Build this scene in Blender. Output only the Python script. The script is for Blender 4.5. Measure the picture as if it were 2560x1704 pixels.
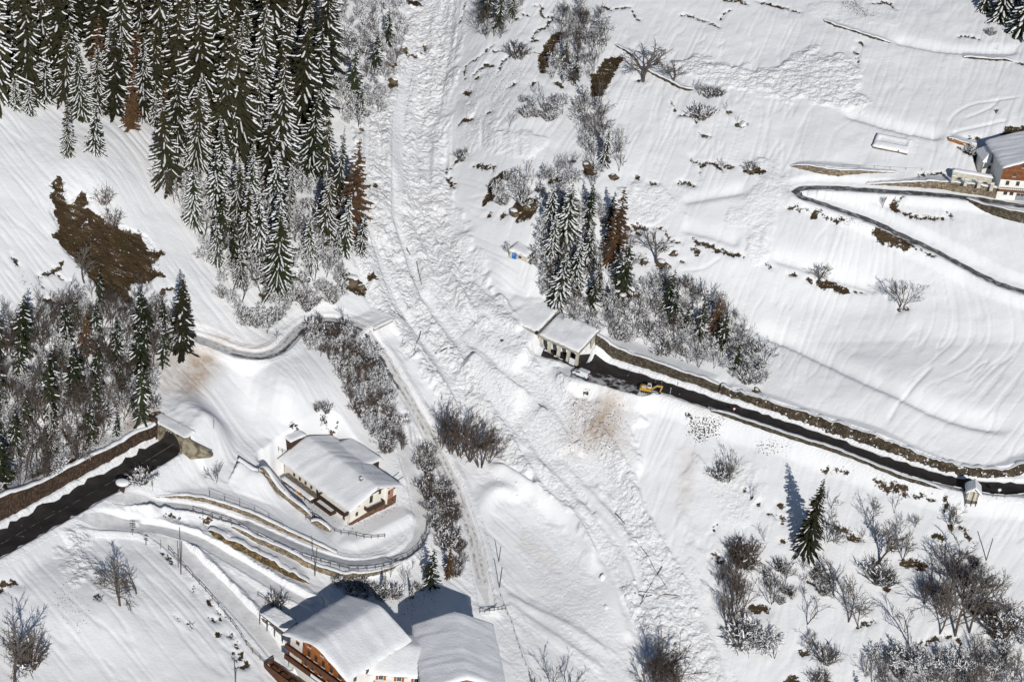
import bpy, bmesh, math, random
import numpy as np
from mathutils import Vector, Matrix

random.seed(7)
RNG = np.random.default_rng(7)
for o in list(bpy.data.objects):
    bpy.data.objects.remove(o)
SC = bpy.context.scene
COL = SC.collection

# ------------------------------------------------------------------ camera
PITCH, ROLL, FPX, DIST = math.radians(31.0), math.radians(7.5), 4625.0, 511.0
_r0 = np.array([1., 0, 0]); _u0 = np.array([0, math.sin(PITCH), math.cos(PITCH)])
FW = np.array([0, math.cos(PITCH), -math.sin(PITCH)])
RT = _r0 * math.cos(ROLL) + _u0 * math.sin(ROLL)
UP = -_r0 * math.sin(ROLL) + _u0 * math.cos(ROLL)
CAM = -DIST * FW
cd = bpy.data.cameras.new('camera')
cam = bpy.data.objects.new('camera', cd); COL.objects.link(cam)
cd.lens = FPX / 2560 * 36.0; cd.sensor_width = 36.0
cd.clip_start = 1.0; cd.clip_end = 20000
M3 = Matrix((RT, UP, -FW)).transposed()
cam.matrix_world = Matrix.Translation(Vector(CAM)) @ M3.to_4x4()
SC.camera = cam

# ------------------------------------------------------------------ light
SUN_EL, SUN_AZ = 27.0, 166.0        # azimuth clockwise from +Y (the view direction): the sun is behind and to the right
w = bpy.data.worlds.new("World"); SC.world = w; w.use_nodes = True
nt = w.node_tree; nt.nodes.clear()
sky = nt.nodes.new('ShaderNodeTexSky'); sky.sky_type = 'NISHITA'; sky.sun_disc = False
sky.sun_elevation = math.radians(SUN_EL); sky.sun_rotation = math.radians(SUN_AZ)
sky.altitude = 1500; sky.dust_density = 0.2; sky.ozone_density = 2.5
bg = nt.nodes.new('ShaderNodeBackground'); bg.inputs[1].default_value = 0.05
wo = nt.nodes.new('ShaderNodeOutputWorld')
nt.links.new(sky.outputs[0], bg.inputs[0]); nt.links.new(bg.outputs[0], wo.inputs[0])
sd = bpy.data.lights.new('sun', 'SUN'); sd.energy = 3.5; sd.angle = math.radians(0.53); sd.color = (1, .968, .92)
sun = bpy.data.objects.new('sun', sd); COL.objects.link(sun)
_az, _el = math.radians(SUN_AZ), math.radians(SUN_EL)
SUNV = Vector((math.sin(_az) * math.cos(_el), math.cos(_az) * math.cos(_el), math.sin(_el)))
sun.rotation_euler = SUNV.to_track_quat('Z', 'Y').to_euler()
sun.location = SUNV * 600
SC.view_settings.view_transform = 'Standard'; SC.view_settings.look = 'None'
SC.view_settings.exposure = 0.02; SC.view_settings.gamma = 1.0; SC.view_settings.use_curve_mapping = False
SC.cycles.max_bounces = 5; SC.cycles.diffuse_bounces = 3; SC.cycles.glossy_bounces = 2

# ------------------------------------------------------------------ survey points: detail sheets of the photograph
SHEET = dict(c1=(0, 0, 2.7395), c2=(850, 0, 2.7395), c3=(1700, 0, 2.7395), c4=(0, 560, 2.7395), c5=(850, 560, 2.7395),
             c6=(1700, 560, 2.7395), c7=(0, 1130, 2.7314), c8=(850, 1130, 2.7314), c9=(1700, 1130, 2.7314),
             fh=(580, 1030, 4.712), bt=(620, 1420, 3.4647), gl=(1240, 760, 4.712), tr=(2160, 300, 5.89), lr=(0, 980, 3.5643), p=(0, 0, 1.0))
def S(k, *pts):
    ox, oy, s = SHEET[k]
    return [(ox + x / s, oy + y / s) for x, y in pts]
def S1(k, x, y): return S(k, (x, y))[0]

def proj(x, y, z):
    vx, vy, vz = x - CAM[0], y - CAM[1], z - CAM[2]
    d = vx * FW[0] + vy * FW[1] + vz * FW[2]
    d = np.maximum(d, 20.0)
    return (1280 + FPX * (vx * RT[0] + vy * RT[1] + vz * RT[2]) / d,
            852 - FPX * (vx * UP[0] + vy * UP[1] + vz * UP[2]) / d)
def ray(px, py):
    return FW * FPX + RT * (px - 1280) + UP * (852 - py)
def at_z(p, z):
    d = ray(*p); return CAM + d * ((z - CAM[2]) / d[2])

# ------------------------------------------------------------------ noise
_PERM = RNG.permutation(65536).astype(np.int64)
_VAL = RNG.random(65536)
def vnoise(x, y, seed=0):
    xi = np.floor(x).astype(np.int64); yi = np.floor(y).astype(np.int64)
    fx = x - xi; fy = y - yi
    fx = fx * fx * fx * (fx * (fx * 6 - 15) + 10); fy = fy * fy * fy * (fy * (fy * 6 - 15) + 10)
    def h(a, b): return _VAL[_PERM[(a * 7919 + _PERM[(b + seed * 131) & 65535]) & 65535]]
    a = h(xi, yi); b = h(xi + 1, yi); c = h(xi, yi + 1); d = h(xi + 1, yi + 1)
    return (a + (b - a) * fx) * (1 - fy) + (c + (d - c) * fx) * fy
def fbm(x, y, oct=4, seed=0, gain=.5):
    r = 0; a = 1; t = 0
    for i in range(oct):
        r = r + a * vnoise(x * 2 ** i + 17.3 * i, y * 2 ** i - 9.1 * i, seed + i); t += a; a *= gain
    return r / t
def sstep(a, b, x):
    t = np.clip((x - a) / (b - a), 0, 1); return t * t * (3 - 2 * t)

# ------------------------------------------------------------------ terrain, large shape
_GY = [-1500, 0, 300, 500, 800, 1000, 1200, 1450, 1704, 2600]
_GX = [1150, 1130, 1080, 1085, 1130, 1230, 1420, 1600, 1720, 2300]
BUMPS = [  # survey x, y, rise, radius x, radius y
    (715, 945, 4.0, 95, 95), (625, 1010, -2.5, 60, 130), (1090, 150, -2.5, 110, 200), (1100, 420, -3.0, 120, 160),
    (1130, 640, -1.5, 150, 150), (1300, 330, 2.5, 110, 160), (930, 420, 1.5, 60, 200), (1330, 1420, -1.5, 130, 180),
    (2150, 760, -2.0, 300, 130), (250, 420, 3, 120, 120), (1350, 560, 2.5, 120, 160), 
    (760, 620, 3, 120, 120), (150, 1020, 2.5, 200, 90), (1450, 480, 1.5, 100, 160), (250, 1500, 2.0, 200, 120)]
def zbase(px, py):
    px = np.clip(px, -1500, 4000); py = np.clip(py, -1500, 2400)
    up = 852 - py
    kl = np.interp(py, [-1500, 852, 1100, 1300, 2400], [-1500 * .050 + 852 * -.050 + 150, 0, -12.4, -19.4, -42.0])
    kl = np.where(py < 852, up * .050, kl)
    kr = np.where(py < 852, up * .058, up * .038)
    gl = np.interp(py, [-1500, 0, 300, 500, 800, 1000, 1200, 2400], [1150, 1110, 1060, 1065, 1100, 1190, 1250, 1250])
    gr = np.interp(py, _GY, _GX)
    t = np.clip((px - (gl - 120)) / (gr - gl + 240), 0, 1); t = t * t * (3 - 2 * t)
    soft = lambda v: (v + np.sqrt(v * v + 130 ** 2)) * .5
    z = kl * (1 - t) + kr * t + .0175 * soft(gl - px) + .0166 * soft(px - gr)
    for bx, by, h, rx, ry in BUMPS:
        z = z + h * np.exp(-((px - bx) / rx) ** 2 - ((py - by) / ry) ** 2)
    return z

STEP = 0.37
X0, X1, Y0, Y1 = -186.0, 180.0, -186.0, 156.0
def axis(a, b):
    core = np.arange(a, b + 1e-6, STEP); g = []
    s, d = 0, STEP
    while s < 5000:
        d *= 1.3; s += d; g.append(s)
    g = np.array(g); return np.concatenate([(core[0] - g)[::-1], core, core[-1] + g]), len(g)
XS, NXG = axis(X0, X1); YS, NYG = axis(Y0, Y1)
# coarse solve then upsample
cx = XS[::6] if True else XS; cy = YS[::6]
cx = np.unique(np.concatenate([cx, XS[-1:]])); cy = np.unique(np.concatenate([cy, YS[-1:]]))
GXc, GYc = np.meshgrid(cx, cy)
Zc = np.clip(GYc * .55, -110, 170)
for _ in range(45):
    px, py = proj(GXc, GYc, Zc)
    bad = (GYc < CAM[1] + 60)
    zn = np.where(bad, -100.0, zbase(px, py))
    Zc = Zc * .5 + np.clip(zn, -120, 175) * .5
def interp2(cx, cy, Z, X, Y):
    t = np.empty((len(cy), len(X)))
    for j in range(len(cy)): t[j] = np.interp(X, cx, Z[j])
    r = np.empty((len(Y), len(X)))
    for i in range(len(X)): r[:, i] = np.interp(Y, cy, t[:, i])
    return r
H = interp2(cx, cy, Zc, XS, YS)
# smooth the facets of the coarse solve
for _ in range(3):
    Hs = H.copy()
    Hs[1:-1, 1:-1] = (H[:-2, 1:-1] + H[2:, 1:-1] + H[1:-1, :-2] + H[1:-1, 2:] + 4 * H[1:-1, 1:-1]) / 8
    H = Hs
GX, GY = np.meshgrid(XS, YS)
CORE = (slice(NYG, len(YS) - NYG), slice(NXG, len(XS) - NXG))
HC = H[CORE]; XC = GX[CORE]; YC = GY[CORE]        # views on the dense part
def hz(x, y):
    fx = np.clip((np.asarray(x, float) - X0) / STEP, 0, HC.shape[1] - 1.001); fy = np.clip((np.asarray(y, float) - Y0) / STEP, 0, HC.shape[0] - 1.001)
    i = fx.astype(int); j = fy.astype(int); fx = fx - i; fy = fy - j
    return (HC[j, i] * (1 - fx) + HC[j, i + 1] * fx) * (1 - fy) + (HC[j + 1, i] * (1 - fx) + HC[j + 1, i + 1] * fx) * fy
def hit(p):
    d = ray(*p); d = d / np.linalg.norm(d)
    t = np.arange(330.0, 900.0, 0.6)
    P = CAM + t[:, None] * d
    below = P[:, 2] < hz(P[:, 0], P[:, 1])
    i = int(np.argmax(below))
    if not below[i]: return np.array(at_z(p, 0.0))
    a, b = t[max(i - 1, 0)], t[i]
    for _ in range(14):
        m = (a + b) / 2; q = CAM + m * d
        if q[2] < hz(q[0], q[1]): b = m
        else: a = m
    q = CAM + b * d
    return np.array([q[0], q[1], float(hz(q[0], q[1]))])
def hits(pts): return [hit(p) for p in pts]
def vpx(P):      # survey units per metre of height at a point
    return FPX * math.cos(PITCH) / float((P - CAM) @ FW)
def resample(P, step):
    P = np.array(P, float); s = np.concatenate([[0], np.cumsum(np.linalg.norm(np.diff(P[:, :2], axis=0), axis=1))])
    n = max(2, int(s[-1] / step) + 1); t = np.linspace(0, s[-1], n)
    return np.stack([np.interp(t, s, P[:, k]) for k in range(P.shape[1])], 1)
def smooth_line(P, it=2):
    P = np.array(P, float)
    for _ in range(it):
        Q = P.copy(); Q[1:-1] = (P[:-2] + 2 * P[1:-1] + P[2:]) / 4; P = Q
    return P
def chaikin(pts, it=2):
    for _ in range(it):
        o = [pts[0]]
        for a, b in zip(pts[:-1], pts[1:]):
            o.append((a[0] * .75 + b[0] * .25, a[1] * .75 + b[1] * .25)); o.append((a[0] * .25 + b[0] * .75, a[1] * .25 + b[1] * .75))
        o.append(pts[-1]); pts = o
    return pts

def near(P, R):
    """cells of the dense grid within R of polyline P (n,3+): window, distance, side sign, interpolated columns 2.., position 0..1"""
    P = np.asarray(P, float)
    i0 = max(0, int((P[:, 0].min() - R - X0) / STEP)); i1 = min(HC.shape[1], int((P[:, 0].max() + R - X0) / STEP) + 2)
    j0 = max(0, int((P[:, 1].min() - R - Y0) / STEP)); j1 = min(HC.shape[0], int((P[:, 1].max() + R - Y0) / STEP) + 2)
    w = (slice(j0, j1), slice(i0, i1)); x = XC[w]; y = YC[w]
    D = np.full(x.shape, 1e9); SG = np.ones(x.shape); V = np.zeros(x.shape + (P.shape[1] - 2,)); T = np.zeros(x.shape)
    n = len(P) - 1
    for k in range(n):
        a, b = P[k], P[k + 1]
        # local window for speed
        ii0 = max(i0, int((min(a[0], b[0]) - R - X0) / STEP)); ii1 = min(i1, int((max(a[0], b[0]) + R - X0) / STEP) + 2)
        jj0 = max(j0, int((min(a[1], b[1]) - R - Y0) / STEP)); jj1 = min(j1, int((max(a[1], b[1]) + R - Y0) / STEP) + 2)
        if ii1 <= ii0 or jj1 <= jj0: continue
        s = (slice(jj0 - j0, jj1 - j0), slice(ii0 - i0, ii1 - i0)); xx = x[s]; yy = y[s]
        dx, dy = b[0] - a[0], b[1] - a[1]; L2 = dx * dx + dy * dy + 1e-9
        t = np.clip(((xx - a[0]) * dx + (yy - a[1]) * dy) / L2, 0, 1)
        d = np.hypot(xx - a[0] - t * dx, yy - a[1] - t * dy)
        m = d < D[s]
        D[s] = np.where(m, d, D[s]); T[s] = np.where(m, (k + t) / n, T[s])
        cr = dx * (yy - a[1]) - dy * (xx - a[0]); SG[s] = np.where(m, np.where(cr >= 0, 1, -1), SG[s])
        for c in range(V.shape[2]):
            V[s + (c,)] = np.where(m, a[2 + c] + (b[2 + c] - a[2 + c]) * t, V[s + (c,)])
    return w, D, SG, V, T
def inside(poly):
    """signed distance (+ inside) to a ground polygon, as window and array"""
    P = np.array([q[:2] for q in poly]); C2 = np.vstack([P, P[:1]]); C3 = np.hstack([C2, np.zeros((len(C2), 1))])
    w, D, SG, V, T = near(C3, 14.0)
    x = XC[w]; y = YC[w]; ins = np.zeros(x.shape, bool)
    for a, b in zip(C2[:-1], C2[1:]):
        c = ((a[1] > y) != (b[1] > y)) & (x < (b[0] - a[0]) * (y - a[1]) / (b[1] - a[1] + 1e-12) + a[0])
        ins ^= c
    D = np.where(D > 1e8, 14.0, np.minimum(D, 14.0))
    return w, np.where(ins, D, -D)

# ------------------------------------------------------------------ terrain, finer shape
EARTH = np.full(HC.shape, -6.0); DIRT = np.zeros(HC.shape); ROUGH = np.full(HC.shape, .12); SPECK = np.zeros(HC.shape)

# ridges and banks left by the slide: (line, rise, width on the left of travel, width on the right)
for k, pts, h, wl, wr in [
    ('c8', [(935, 560), (945, 470), (970, 370), (1030, 300), (1100, 265), (1180, 290), (1230, 350)], 1.5, 3.0, 1.6),
    ('c8', [(1000, 75), (1150, 150), (1300, 245), (1400, 325), (1500, 395), (1600, 480), (1680, 600), (1730, 740), (1760, 830)], 2.0, 1.3, 2.0),
    ('c8', [(1590, 330), (1720, 430), (1850, 560), (1930, 700), (1990, 880), (2020, 1060)], 1.0, 1.3, 3.0),
    ('c5', [(860, 930), (960, 1000), (1060, 1085), (1180, 1150), (1300, 1200)], 2.8, 1.2, 5.0),
    ('c5', [(1360, 1235), (1460, 1320), (1540, 1450), (1580, 1560)], 1.0, 1.2, 4.0),
    ('c5', [(520, 890), (600, 1000), (690, 1100)], .9, 1.2, 3.5),
    ('c5', [(470, 60), (530, 200), (580, 330), (590, 430), (560, 520)], 1.0, 3.0, 1.5),
    ('c5', [(830, 40), (900, 140), (1000, 240), (1080, 330), (1110, 480), (1160, 640)], 1.3, 2.2, 2.5),
    ('c5', [(960, 660), (1040, 760), (1110, 900)], .9, 1.4, 3.0),
    ('c2', [(270, 880), (310, 1040), (370, 1180), (410, 1330), (450, 1500)], 1.3, 3.0, 1.4),
    ('c2', [(720, 880), (670, 1010), (655, 1130), (680, 1330), (700, 1500)], 1.2, 1.4, 3.0),
    ('c8', [(1100, 950), (1300, 1060), (1500, 1150), (1700, 1280), (1900, 1400)], .5, 1.0, 2.0),
    ('c8', [(1120, 1010), (1300, 1150), (1560, 1330), (1800, 1500)], .5, 1.0, 2.0),
    ('c5', [(880, 850), (1000, 960), (1150, 1090), (1330, 1200)], .8, 1.0, 2.2), ('c5', [(940, 640), (1100, 800), (1280, 960), (1500, 1120), (1650, 1190)], .9, 1.1, 2.4), ('c5', [(1250, 880), (1400, 975), (1600, 1150)], .8, 1.0, 2.0),
    ('c5', [(640, 1000), (760, 1200), (900, 1400), (1050, 1580)], .8, 1.1, 2.6), ('c5', [(860, 1130), (1000, 1250), (1200, 1480), (1290, 1580)], .9, 1.1, 2.4), ('c5', [(700, 120), (760, 300), (800, 480), (900, 640)], .9, 1.2, 2.4), ('c5', [(330, 200), (360, 380), (430, 560), (520, 640)], .8, 1.2, 2.2), ('c5', [(1000, 330), (1080, 470), (1130, 600)], .8, 1.0, 2.0),
    ('c8', [(1200, 0), (1400, 120), (1600, 330), (1800, 560), (1960, 800), (2050, 1040), (2180, 1300)], 1.0, 1.2, 2.6), ('c8', [(1420, 0), (1560, 130), (1700, 300), (1900, 480), (2080, 720), (2200, 1000), (2330, 1300)], .9, 1.1, 2.6), ('c8', [(1750, 700), (1850, 900), (1900, 1100), (2000, 1300)], .8, 1.0, 2.2), ('c2', [(560, 250), (520, 500), (470, 760), (500, 1000), (560, 1250), (590, 1500)], .8, 1.3, 2.2), ('c2', [(640, 120), (640, 400), (610, 640)], .7, 1.2, 2.0),
    ('c3', [(1430, 260), (1600, 300), (1800, 335), (2000, 352), (2356, 345)], -1.1, 2.2, 1.4),
    ('c3', [(1100, 760), (1300, 825), (1500, 880), (1700, 920), (1830, 945)], -1.1, 2.2, 1.4),
    ('c3', [(0, 1375), (200, 1345), (350, 1320), (480, 1295)], -.7, 2.0, 1.4),
    ('c6', [(0, 20), (150, 55), (300, 100), (420, 135)], -.8, 2.2, 1.4), ('c6', [(600, 200), (750, 250), (900, 295), (1050, 350), (1250, 405), (1420, 440)], -1.1, 2.2, 1.4),
    ('c6', [(1740, 960), (1640, 1070), (1530, 1170), (1470, 1270), (1410, 1370)], -.35, .5, .5), ('c3', [(1840, 918), (1990, 880), (2130, 845), (2260, 818)], -.3, .5, .5), ('c3', [(1830, 905), (1850, 800), (1980, 710), (2150, 690), (2356, 655)], -.25, .45, .45), ('c3', [(1940, 810), (2060, 770), (2160, 720), (2190, 660)], -.25, .45, .45), ('c6', [(0, 320), (150, 305), (230, 260), (290, 215)], -.25, .45, .45), ('c6', [(2110, 500), (2130, 440), (2165, 420)], -.25, .5, .5),
    ('c6', [(430, 680), (600, 745), (800, 830), (1000, 920), (1200, 1020), (1400, 1110), (1600, 1200), (1800, 1290), (2000, 1355), (2200, 1385), (2356, 1390)], -1.45, 2.6, 1.6),
]:
    P = resample(hits(chaikin(S(k, *pts))), 1.0)
    wd, D, SG, V, T = near(P, 14.0)
    ends = sstep(0, .12, T) * sstep(0, .12, 1 - T)
    r = np.where(SG > 0, wl, wr)
    HC[wd] += h * ends * np.exp(-(D / r) ** 2)

# slide debris areas
DEBRIS = [
    (S('p', (1060, -30), (1190, -30), (1150, 150), (1120, 260), (1115, 400), (1150, 520), (1210, 640), (1270, 760), (1300, 850), (1380, 930), (1450, 1000), (1450, 1120), (1490, 1250),
       (1570, 1400), (1710, 1600), (1770, 1740), (1640, 1740), (1560, 1500), (1440, 1300), (1240, 1140), (1100, 1010), (1020, 890), (955, 800), (900, 720), (872, 560), (870, 400), (895, 290), (940, 190), (1000, 90)), 1.0),
    (S('p', (1450, 1000), (1560, 985), (1610, 1040), (1590, 1200), (1640, 1300), (1740, 1420), (1810, 1600), (1860, 1740), (1700, 1740), (1560, 1400), (1490, 1250), (1440, 1100)), .7),
    (S('c3', (-40, 430), (100, 385), (300, 405), (500, 505), (620, 470), (760, 385), (900, 335), (1190, 395), (1255, 520), (1268, 780), (1100, 765), (800, 695), (500, 640), (300, 600), (150, 560), (-40, 500)), .66),
    (S('c3', (540, 1085), (680, 1095), (760, 1280), (700, 1420), (640, 1580), (300, 1580), (380, 1350), (500, 1220)), .42),
    (S('c6', (430, -20), (620, -20), (600, 120), (590, 270), (440, 240), (430, 120)), .5),
    (S('c2', (760, 640), (1100, 880), (1500, 950), (1300, 1100), (900, 1080), (720, 1200), (690, 900)), .45),
    (S('c2', (1850, 1250), (2356, 1260), (2356, 1460), (2000, 1560), (1880, 1480)), .5),
    (S('c7', (410, 560), (640, 570), (640, 800), (520, 880), (420, 760)), .8),
    (S('c8', (1100, 560), (1600, 700), (1900, 1300), (1700, 1300), (1100, 900)), .22),
    (S('c9', (0, 0), (600, 100), (500, 500), (250, 500), (100, 800), (0, 800)), .4),
    (S('p', (1130, 1060), (1250, 1150), (1420, 1300), (1560, 1500), (1660, 1740), (1260, 1740), (1230, 1500), (1250, 1400), (1300, 1300), (1180, 1180)), .3),
    (S('c3', (1060, 0), (1480, 20), (1500, 200), (1000, 120), (800, 40)), .3),
]
for poly, a in DEBRIS:
    wd, sdist = inside(hits(poly))
    n = (fbm(XC[wd] * .25, YC[wd] * .25, 3, 5) - .5) * 8
    m = sstep(-1.6, 2.6, sdist + n * .9) * a
    ROUGH[wd] = np.maximum(ROUGH[wd], m)

# creep ripples down the fall line
sr = (129 * XC - 37 * YC) / 134; fr = (37 * XC + 129 * YC) / 134
sl = (46 * XC + 64 * YC) / 79; fl = (64 * XC - 46 * YC) / 79
PX, PY = proj(XC, YC, HC)
wr_ = sstep(1250, 1450, PX - (PY - 852) * .3)
warp = (fbm(XC * .02, YC * .02, 2, 3) - .5) * 20
bend = sstep(1950, 2500, PX) * sstep(500, 900, PY) * .35
srw = sr * np.cos(bend) - fr * np.sin(bend) * 1.0; frw = fr * np.cos(bend) + sr * np.sin(bend)
ripr = fbm(srw / 1.9 + warp * .12, frw / 20, 2, 11)
ripl = fbm(sl / 1.8 + warp * .1, fl / 24, 2, 12)
rip = np.abs(np.where(wr_ > .5, ripr, ripl) - .5) * 2
calm = 1 - sstep(.15, .5, ROUGH)
patch = sstep(.35, .6, fbm(XC / 30, YC / 30, 2, 21))
HC -= (1 - sstep(0, .20, rip)) * .20 * calm * (.45 + .55 * patch)
HC += (fbm(XC / 14, YC / 14, 3, 31) - .5) * 1.0 + (fbm(XC / 3.2, YC / 3.2, 3, 33) - .5) * .22
# debris lumps
def blocks(x, y, cell, seed, keep=.8):
    gx, gy = x / cell, y / cell; ix, iy = np.floor(gx).astype(np.int64), np.floor(gy).astype(np.int64); best = np.zeros(x.shape)
    for di in (-1, 0, 1):
        for dj in (-1, 0, 1):
            a, b = ix + di, iy + dj
            def hs(k): return _VAL[_PERM[(a * 7919 + _PERM[(b + (seed + k) * 131) & 65535]) & 65535]]
            cxx, cyy = a + .1 + .8 * hs(0), b + .1 + .8 * hs(1); r = .42 + .45 * hs(2); m = hs(3)
            d2 = ((gx - cxx) ** 2 + (gy - cyy) ** 2) / (r * r)
            best = np.maximum(best, np.where(m < keep, (.35 + .65 * hs(4)) * np.sqrt(np.clip(1 - d2, 0, 1)), 0))
    return best
lump = np.zeros(HC.shape); mk = ROUGH > .14
xm, ym = XC[mk], YC[mk]
lump[mk] = blocks(xm, ym, 1.1, 301) * .52 + blocks(xm, ym, 2.2, 311, .3) * .6 + (fbm(xm / 1.3, ym / 1.3, 2, 42) - .5) * .55 + (fbm(xm / 5, ym / 6, 2, 43) - .5) * .8
flow = resample([at_z(q, zz) for q, zz in zip([(1140, -250), (1125, 0), (1080, 250), (1075, 500), (1140, 720), (1250, 900), (1400, 1120), (1560, 1350), (1720, 1650), (1800, 1900)], (65, 52, 38, 24, 9, -2, -10, -18, -26, -32))], 4.0)
wd, D, SG, V, T = near(flow, 75.0)
dd_ = np.where(D > 1e8, 80.0, D) * SG; ss_ = T * 330.0
stk = fbm(dd_ / 1.6, ss_ / 30, 3, 141) - .5; chn = fbm(dd_ / 5.5 + 3, ss_ / 80, 2, 143)
rg_ = sstep(.12, .8, ROUGH[wd])
HC[wd] += rg_ * (stk * 1.5 + (chn - .5) * 2.6) * np.exp(-(D / 60.0) ** 4)
chn = fbm(dd_ / 4.5 + 3, ss_ / 110, 3, 143)
fade = (1 - .6 * sstep(.54, .64, chn)) * (.55 + .75 * fbm(XC[wd] / 18, YC[wd] / 18, 2, 149)) * (D < 70) + (D >= 70)
lump[wd] *= fade; ROUGH[wd] = np.where(ROUGH[wd] > .15, ROUGH[wd] * (1 - .48 * sstep(.54, .64, chn) * (D < 70)), ROUGH[wd])
HC += lump * sstep(.12, 1, ROUGH)

# ------------------------------------------------------------------ roads cut into the slope
def carve(pts, hw, fall_up, fall_dn, bank_up=0., bank_dn=0., zoff=0., sharp=True, step=1.5, smooth=25):
    P = resample(hits(chaikin(pts)), step)
    P = P[:, :3].copy(); P[:, 2] = smooth_line(P[:, 2:3], smooth)[:, 0] + zoff
    P[:, :2] = smooth_line(P[:, :2], 4)
    R = hw + max(fall_up, fall_dn) + 3
    wd, D, SG, V, T = near(P, R)
    zc = V[..., 0]
    m = len(P) // 2; t = P[min(m + 1, len(P) - 1)] - P[m - 1]; nrm = np.array([-t[1], t[0]]) / math.hypot(t[0], t[1])
    upl = hz(*(P[m, :2] + nrm * (hw + 4))) > hz(*(P[m, :2] - nrm * (hw + 4)))
    isup = (SG > 0) if upl else (SG < 0)
    fall = np.where(isup, fall_up, fall_dn)
    s = sstep(0, 1, (D - hw - .35) / fall)
    new = zc * (1 - s) + HC[wd] * s
    bk = np.where(isup, bank_up, bank_dn)
    nz = .55 + .9 * fbm(XC[wd] / 1.6, YC[wd] / 1.6, 3, 51)
    new = new + bk * nz * sstep(hw + .05, hw + .75, D) * np.exp(-np.maximum(0, D - hw - .9) / 1.5)
    HC[wd] = np.where(D < R - .5, new, HC[wd])
    ROUGH[wd] = np.where(D < hw + .4, .05, np.where((D < hw + 2.2) & (bk > .3), np.maximum(ROUGH[wd], .26), ROUGH[wd]))
    return P

ROAD_R = carve(S('gl', (560, 560), (760, 610), (965, 655)) + S('c6', (-150, 1105), (0, 1157), (500, 1320), (1000, 1482)) + S('c9', (1300, 40), (1700, 170), (1900, 225), (2200, 255), (2349, 262), (2560, 255)), 2.9, 3.0, 5, .8, .35)
ROAD_H = carve(S('c3', (2500, 1440), (2356, 1412), (2100, 1375), (1900, 1345), (1600, 1322), (1200, 1298), (1000, 1285), (860, 1285), (770, 1300), (765, 1325), (830, 1358), (1000, 1402), (1200, 1482)) + S('c6', (1330, -20), (1500, 75), (1700, 160), (1900, 265), (2100, 378), (2200, 420), (2356, 468), (2560, 520)), 1.5, 3, 3, .3, .3, smooth=12)
LANE_UP = carve(S('c4', (-100, 830), (0, 810), (150, 782), (300, 770), (540, 742), (800, 725), (1100, 740), (1300, 768), (1450, 812), (1560, 872), (1700, 925), (1850, 900), (1950, 838), (2020, 745), (2100, 685), (2200, 655), (2300, 650))
                + S('c5', (20, 665), (110, 720), (210, 800), (300, 895), (360, 1010), (430, 1130), (510, 1260), (580, 1390), (640, 1500)) + S('c8', (690, 60), (745, 150), (800, 270), (850, 420), (900, 560), (935, 690), (955, 830), (990, 960), (1000, 1040)), 1.7, 3, 3, .7, .5, smooth=14)
LANE_LOOP = carve(S('c7', (640, 375), (800, 362), (1000, 358), (1200, 372), (1400, 405), (1500, 435), (1700, 522), (1900, 612), (2100, 702), (2330, 772)) + S('c8', (100, 790), (220, 785), (350, 755), (470, 690), (545, 600), (565, 500), (545, 400), (520, 270), (495, 130)) + S('fh', (2080, 690), (2060, 560), (2020, 350), (1990, 150)), 1.6, 2.5, 2.5, .6, 1.25, smooth=14)
LANE_LOW = carve(S('c7', (480, 470), (600, 505), (700, 492), (900, 498), (1050, 535), (1160, 612), (1270, 715), (1400, 835), (1550, 985), (1700, 1145), (1850, 1320), (1950, 1450)), 2.0, 2.5, 2.5, .4, 1.5, smooth=14)
LANE_MID = carve(S('c7', (1000, 515), (1150, 530), (1300, 575), (1450, 655), (1650, 775), (1850, 895), (2000, 985), (2150, 1050)), 1.3, 2.0, 2.0, .4, 1.4, smooth=14)

ROAD_L = carve(S('lr', (-260, 1500), (0, 1357), (500, 1078), (760, 935), (1100, 738), (1400, 555), (1590, 438)), 3.7, 3.5, 6, 1.3, .5)
LOT = carve(S('gl', (900, 800), (1000, 822), (1110, 845), (1270, 890), (1500, 962), (1700, 1012)), 2.8, 2, 3, 0, .6, smooth=8)
# retaining walls and banks: name, label, category, base line, heights, thickness, material, backfill reach, lean
WALLS = []
def plan_wall(name, label, cat, pts, hs, th, mat, reach=9., lean=.08, cap=.35, group=None, rag=.12):
    P = hits(chaikin(pts, 1)); n = len(P)
    hh = np.interp(np.linspace(0, 1, n), np.linspace(0, 1, len(hs)), hs)
    P = resample([np.append(p, h) for p, h in zip(P, hh)], .8)
    m = len(P) // 2; t = P[min(m + 1, len(P) - 1)] - P[max(m - 1, 0)]; nr = np.array([-t[1], t[0]]) / (math.hypot(t[0], t[1]) + 1e-9)
    side = 1 if hz(*(P[m, :2] + nr * 2.5)) > hz(*(P[m, :2] - nr * 2.5)) else -1
    if reach > 0:
        wd, D, SG, V, T = near(P, reach * 1.6)
        up = (SG == side)
        ends = sstep(0, .05, T) * sstep(0, .05, 1 - T)
        tgt = V[..., 0] + V[..., 1] - .12
        add = np.maximum(0, tgt - HC[wd]) * np.exp(-(np.maximum(D - 1.0 - lean * V[..., 1], 0) / reach) ** 2) * sstep(.3, .7, D - lean * V[..., 1]) * np.clip(ends * 1.0, 0, 1)
        HC[wd] += np.where(up & (D < 1e8), add, 0)
        # keep the foot free
        low = np.where((~up) & (D < 1.6), np.minimum(HC[wd], V[..., 0] + .25), HC[wd]); HC[wd] = low
    WALLS.append(dict(name=name, label=label, cat=cat, P=P, side=side, th=th, mat=mat, lean=lean, cap=cap, group=group, rag=rag))
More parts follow.
